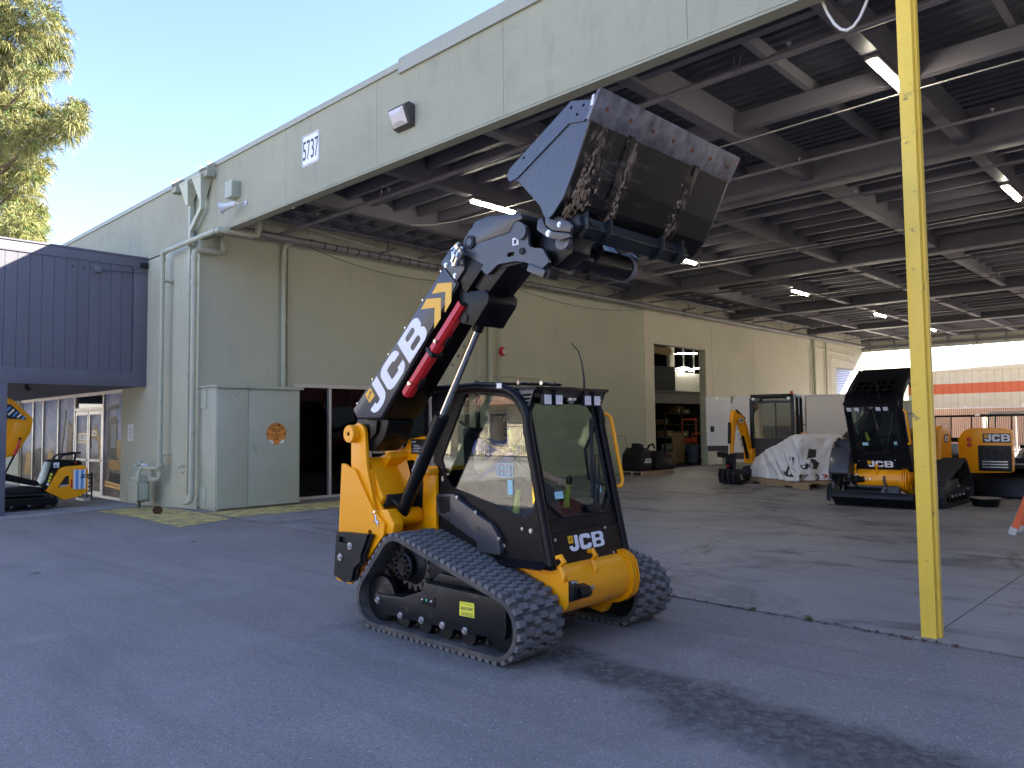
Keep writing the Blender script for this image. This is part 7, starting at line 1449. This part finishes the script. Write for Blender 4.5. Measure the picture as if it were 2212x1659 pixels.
dp([(3.9, .22), (5.9, .24), (6.25, .12), (6.3, .3), (5.2, .45), (4.0, .42)], -21.0, -20.45, 'chassis', 'jcb_black')
hoodd = dp(rounded([(5.48, .34), (5.75, .84), (5.86, .89), (6.28, .91), (6.38, .80), (6.38, .28), (6.2, .16), (5.86, .10)], .05), -20.95, -20.28, 'engine_hood', 'jcb_yellow', .035)
dp([(5.88, .66), (5.95, .67), (5.95, .45), (5.72, .40)], -20.279, -20.276, 'side_vent', 'decal_black', 0, hoodd)
place2d('model_word', font_mesh('HTD-5', .03), (-20.275, 5.85, .44), (0, 1, .12), (0, 0, 1), .17, .045, 'decal_white', hoodd)
for k in range(5): dp([(6.05+.055*k, .80-.02*(k % 2)), (6.10+.055*k, .81), (6.10+.055*k, .34), (6.05+.055*k, .34)], -20.2795, -20.277, 'hazard_stripe', 'decal_blue' if k % 2 else 'decal_white', 0, hoodd)
jcb_logo(hoodd, (-20.2745, 6.20, .60), (0, 1, 0), (0, 0, 1), .085, mat='decal_black', square=False)
MB().box(-20.34, -20.27, 6.0, 6.03, .38, .58).build('tail_light', 'red_lens', hoodd)
dp(rounded([(5.40, .40), (5.46, .57), (5.60, 1.02), (5.72, 1.06), (6.20, 1.02), (6.26, .92), (5.80, .90), (5.72, .86), (5.5, .36)], .03), -20.92, -20.31, 'control_tower', 'jcb_black', .02)
dp([(4.45, .86), (4.66, .80), (5.36, .56), (5.42, .46), (5.30, .45), (4.55, .66)], -20.7, -20.45, 'tipping_arm', 'jcb_black', .03)
MB().tube([(-20.4, 5.76, 1.06), (-20.4, 5.79, 1.12), (-20.4, 5.88, 1.16), (-20.4, 6.22, 1.20)], .02, 8).tube([(-20.85, 5.76, 1.06), (-20.85, 5.79, 1.12), (-20.85, 5.88, 1.16), (-20.85, 6.22, 1.20)], .02, 8).tube([(-20.4, 6.22, 1.20), (-20.85, 6.22, 1.20)], .02, 8).tube([(-20.4, 6.1, 1.02), (-20.4, 6.12, 1.19)], .025, 8).build('handlebar', 'plastic_black', DM, smooth=True)
MB().box(-20.309, -20.305, 5.63, 5.75, .87, .99).build('decibel_label', 'decal_white', DM); place2d('label_number', font_mesh('90', .04), (-20.304, 5.68, .91), (0, 1, 0), (0, 0, 1), .06, .05, 'sign_ink', DM)
for k in range(4): MB().box(-20.309, -20.306, 5.495+.022*k, 5.545+.022*k, .46+.075*k, .52+.075*k).build('warning_label', 'label_yellow' if k else 'decal_white', DM)
MB().cyl((-20.31, 6.1, .97), (-20.28, 6.1, .97), .02, n=10).build('stop_button', 'red_lens', DM)
# rear platform guard
for y in (6.42, 6.46): pass
for z in (.15, .25, .35, .45, .55, .65): MB().box(-20.95, -20.25, 6.44, 6.455, z, z+.03).build('guard_bar', 'jcb_black', DM)
for x in (-20.95, -20.62, -20.27): MB().box(x, x+.03, 6.435, 6.46, .06, .72).build('guard_post', 'jcb_black', DM)
MB().box(-20.9, -20.3, 6.3, 6.44, .04, .10).build('platform', 'alu', DM)
# skip tipped up toward the road
def skip_ring(f, w_): return f
S0 = [(4.55, 1.12), (4.84, 1.18), (5.14, 1.70), (5.18, 2.02), (4.76, 2.46), (4.3, 2.62), (3.95, 2.3), (4.1, 1.4)]
dp(rounded(S0, .04), -20.98, -20.24, 'skip', 'jcb_yellow', .03); dp([(4.60, 1.16), (4.80, 1.24), (5.06, 1.72), (5.08, 1.92), (4.8, 1.92)], -20.239, -20.225, 'skip_side_panel', 'jcb_yellow', .006)
dp([(4.4, 2.02), (5.05, 2.0), (4.72, 2.34), (4.45, 2.38)], -20.24, -20.232, 'skip_mouth', 'decal_black', 0)
for k in range(5): dp([(4.70+.07*k, 2.30-.055*k), (4.73+.07*k, 2.27-.055*k), (4.60+.09*k, 2.12-.03*k), (4.57+.09*k, 2.14-.03*k)], -20.2315, -20.229, 'hazard_stripe', 'decal_white' if k % 2 else 'decal_blue', 0)
MB().cyl((-20.2, 4.91, 1.54), (-20.2, 4.81, 1.20), .028, n=10).build('safety_prop', 'red_paint', DM); MB().cyl((-20.22, 4.81, 1.2), (-20.3, 4.66, .80), .022, n=10).build('tip_ram', 'jcb_black', DM); MB().cyl((-20.18, 4.91, 1.56), (-20.25, 4.91, 1.56), .03, n=10).build('ram_pin', 'jcb_black', DM)
# ---------------------------------------------------------------- vegetation
mat('needle', (.165, .165, .052), .6, var=.45, vscale=1.2, spec=.3, world=True); mat('bark', (.10, .07, .05), .9, var=.3, bump=.5, bscale=20); mat('leaf', (.07, .115, .025), .55, var=.45, vscale=1.0, world=True); mat('leaf_b', (.05, .085, .02), .55, var=.45, vscale=1.0, world=True)
def px_ray(zx, zy, D):
    """ray through a pixel of the photo's upper-left quarter, to camera depth D"""
    s = 1600/2212; x = zx*s/(4032/2212); y = zy*s/(4032/2212)
    d = _f+_r2*((x-1106)/1661)-_u2*((y-829.5)/1661); return Vector((0, 0, 1.7))+d*D
def pine():
    rd = random.Random(21); D0 = 34.0
    root = thing('pine_tree', 'tall sunlit pine with long drooping needles behind the blue annex', 'tree', tuple(px_ray(-330, 1500, D0).xy)+(0,))
    bx, by = root.location.x, root.location.y
    MB().tube([(bx, by, 0), (bx+.2, by, 8), (bx+.1, by+.1, 16), (bx, by, 24)], [.5, .4, .25, .08], 10).build('trunk', 'bark', root, smooth=True)
    lobes = [(215, 70, 105), (270, 200, 105), (290, 310, 95), (190, 300, 115), (100, 210, 100), (60, 120, 70), (190, 430, 75), (110, 380, 95), (20, 330, 80), (0, 60, 50),
             (400, 640, 62), (415, 590, 45), (360, 700, 62), (300, 640, 70), (230, 640, 85), (140, 600, 90), (60, 520, 95), (30, 640, 110), (110, 730, 110), (210, 760, 95), (190, 880, 85), (80, 880, 120), (20, 800, 110), (100, 1000, 120), (170, 960, 70), (40, 1100, 120),
             (140, 1110, 95), (190, 1180, 70), (90, 1230, 110), (180, 1260, 62), (30, 1290, 100), (110, 1320, 95), (-90, 300, 150), (-110, 600, 170), (-110, 900, 170), (-120, 1200, 170), (-250, 400, 180), (-270, 800, 190), (-260, 1150, 190), (-120, 60, 130), (-230, -200, 200), (-60, -160, 140), (60, -80, 110)]
    limbs = MB(); V = []; F = []; V2 = []; F2 = []
    k_px = D0*(1600/2212)/(4032/2212)/1661
    for lx, ly, r in lobes:
        c = px_ray(lx, ly, D0+rd.uniform(-2, 2)); R = r*k_px
        h0 = max(4, c.z-2.2); limbs.tube([(bx+.1, by, h0), ((bx+c.x)/2, (by+c.y)/2, (h0+c.z)/2-.5), c], [.09, .06, .025], 5)
        for k in range(int(36+R*R*66)):
            p = c+Vector((rd.gauss(0, 1), rd.gauss(0, 1), rd.gauss(0, 1))).normalized()*R*rd.random()**.45
            ax = (p-c).normalized()*.6+Vector((rd.uniform(-.4, .4), rd.uniform(-.4, .4), .35)); ax.normalize()
            tgt = (V, F) if rd.random() < .8 else (V2, F2)
            for q in range(20):
                a = Vector((rd.gauss(0, 1), rd.gauss(0, 1), rd.gauss(0, .7))); d = (ax*.7+a*.45).normalized(); l = rd.uniform(.32, .62)
                m1 = p+d*l*.55+Vector((0, 0, -.06*l)); e = p+d*l*.9+Vector((0, 0, -.55*l)); sd_ = d.cross(Vector((rd.gauss(0, 1), rd.gauss(0, 1), .3))).normalized()*.014
                i = len(tgt[0]); tgt[0].extend([tuple(p), tuple(m1+sd_), tuple(m1-sd_), tuple(e)]); tgt[1].extend([(i, i+1, i+2), (i+1, i+3, i+2)])
    limbs.build('limbs', 'bark', root); MB().add(V, F).build('crown', 'needle', root); MB().add(V2, F2).build('inner_crown', 'leaf', root)
pine()
def leafy(x, y, h, R, lb, seed, group=None, n=2600, z0=.35, mt_='leaf', nm='street_tree'):
    rd = random.Random(seed); root = thing(nm, lb, 'tree', (x, y, 0), group)
    MB().tube([(x, y, 0), (x+.1, y, h*.35), (x, y+.1, h*.7)], [.03*h, .022*h, .008*h], 8).build('trunk', 'bark', root, smooth=True)
    cl = []
    for k in range(14): a = rd.uniform(0, 6.28); q = rd.random()**.5; cl.append((Vector((x+math.cos(a)*R*.7*q, y+math.sin(a)*R*.7*q, h*(z0+(1-z0)*rd.uniform(.12, .88)))), R*rd.uniform(.3, .5)))
    lm = MB(); V = []; F = []
    for c, r in cl:
        lm.tube([(x, y, h*.3), (Vector((x, y, h*.45))+c)/2, c], [.012*h, .008*h, .003*h], 5)
        for k in range(n//14):
            p = c+Vector((rd.gauss(0, 1), rd.gauss(0, 1), rd.gauss(0, .8))).normalized()*r*rd.random()**.4; u = Vector((rd.gauss(0, 1), rd.gauss(0, 1), rd.gauss(0, 1))).normalized(); v = u.orthogonal().normalized(); s = R*rd.uniform(.03, .06)
            i = len(V); V += [tuple(p-u*s), tuple(p+v*s*.5), tuple(p+u*s), tuple(p-v*s*.5)]; F.append((i, i+1, i+2, i+3))
    lm.build('limbs', 'bark', root); MB().add(V, F).build('crown', mt_, root)
# ---------------------------------------------------------------- the street side behind the camera (seen mirrored in the cab window)
mat('roof_shingle', (.16, .09, .065), .85, var=.25, vscale=12, bump=.4, bscale=30); mat('house_cream', (.62, .55, .42), .8, var=.05); mat('house_red', (.28, .09, .06), .8); mat('iron', (.02, .02, .022), .5)
ho = thing('cream_office', 'cream two-storey office with brown shingled mansard skirt across the yard', 'building', (-27, -22.5, 0))
MB().box(-50, -12, -34, -24.2, 0, 8).build('wall', 'house_cream', ho); MB().prism([(-24.19, 3.0), (-22.6, 3.0), (-23.6, 4.4), (-24.19, 4.4)], -50, -12, 'x').build('mansard_skirt', 'roof_shingle', ho)
for k in range(12):
    x = -49+k*3.1; w_ = MB().box(x, x+1.5, -24.16, -24.1, 5.0, 6.6).build('window', 'alu_frame', ho); MB().box(x+.08, x+1.42, -24.095, -24.09, 5.08, 6.52).build('pane', 'store_glass', w_); w_ = MB().box(x, x+1.6, -24.16, -24.1, .6, 2.6).build('window', 'alu_frame', ho); MB().box(x+.08, x+1.52, -24.095, -24.09, .68, 2.52).build('pane', 'store_glass', w_)
fe2 = thing('iron_fence', 'black iron picket fence in front of the cream office', 'fence', (-26, -18.8, 0)); pk = MB().box(-.012, .012, -.012, .012, 0, 1.9).build('picket', 'iron', fe2, local=True); pk.location = (-14, 0, 0)
for k in range(1, 200): inst('picket', pk, fe2, (-40+k*.14, -18.8, 0))
for z in (.2, 1.7): MB().box(-40, -12, -18.82, -18.78, z, z+.04).build('rail', 'iron', fe2)
leafy(-23.6, -21.2, 7.5, 2.4, 'round leafy street tree before the cream office', 3, 'street trees across the yard'); leafy(-33, -20.8, 8, 2.8, 'broad street tree left of the round one', 4, 'street trees across the yard', mt_='leaf_b')
for k, (x, y) in enumerate(((-20, -19.9), (-23, -20.1), (-26.5, -20), (-29.5, -20.2), (-17, -20))): leafy(x, y, 1.3, 1.0, f'low clipped shrub {["second from the right", "middle", "fourth from the right", "leftmost", "rightmost"][k]} behind the iron fence', 30+k, 'shrubs behind the fence', 900, .1, 'leaf_b', 'low_shrub')
t = thing('yellow_bollard', 'yellow pipe bollard in the open yard', 'bollard', (-11.6, -4.0, 0)); MB().cyl((-11.6, -4.0, 0), (-11.6, -4.0, 1.05), .07, n=16).build('pipe', 'post_yellow', t, smooth=True); MB().ell((-11.6, -4, 1.05), (.07, .07, .04)).build('dome_cap', 'post_yellow', t, smooth=True)
L4 = make_loader('track loader parked facing the yard, across from the camera', boom_deg=-60, bucket=False, detail=False, dusty=False); L4.location = (-18.0, -13.5, 0); L4.rotation_euler = (0, 0, math.radians(52)); L4.scale = (1.1, 1.1, 1.1)
rb = thing('added_brick_block', 'unseen long brick block added on the right to darken reflections', 'building', (24, 10, 0)); MB().box(24, 44, -40, 75, 0, 10.5).build('wall', 'house_red', rb); MB().box(23.7, 44.3, -40.3, 75.3, 10.501, 10.8).build('roof_edge', 'cap_metal', rb)  # out of view; added and made tall to darken reflections in the glass
for k in range(13): d = MB().box(23.94, 23.999, -36+k*8, -32.5+k*8, .0, 3.6).build('roller_door', 'green_metal', rb)
for k, (x, y) in enumerate(((17, -26), (10, -32), (2, -36), (-6, -34))): leafy(x, y, 10, 4.2, f'big yard tree {["by the added brick block", "second from the added brick block", "third from the added brick block", "nearest the cream office"][k]}', 50+k, 'trees along the yard edge', 2400, .3, 'leaf_b' if k % 2 else 'leaf')
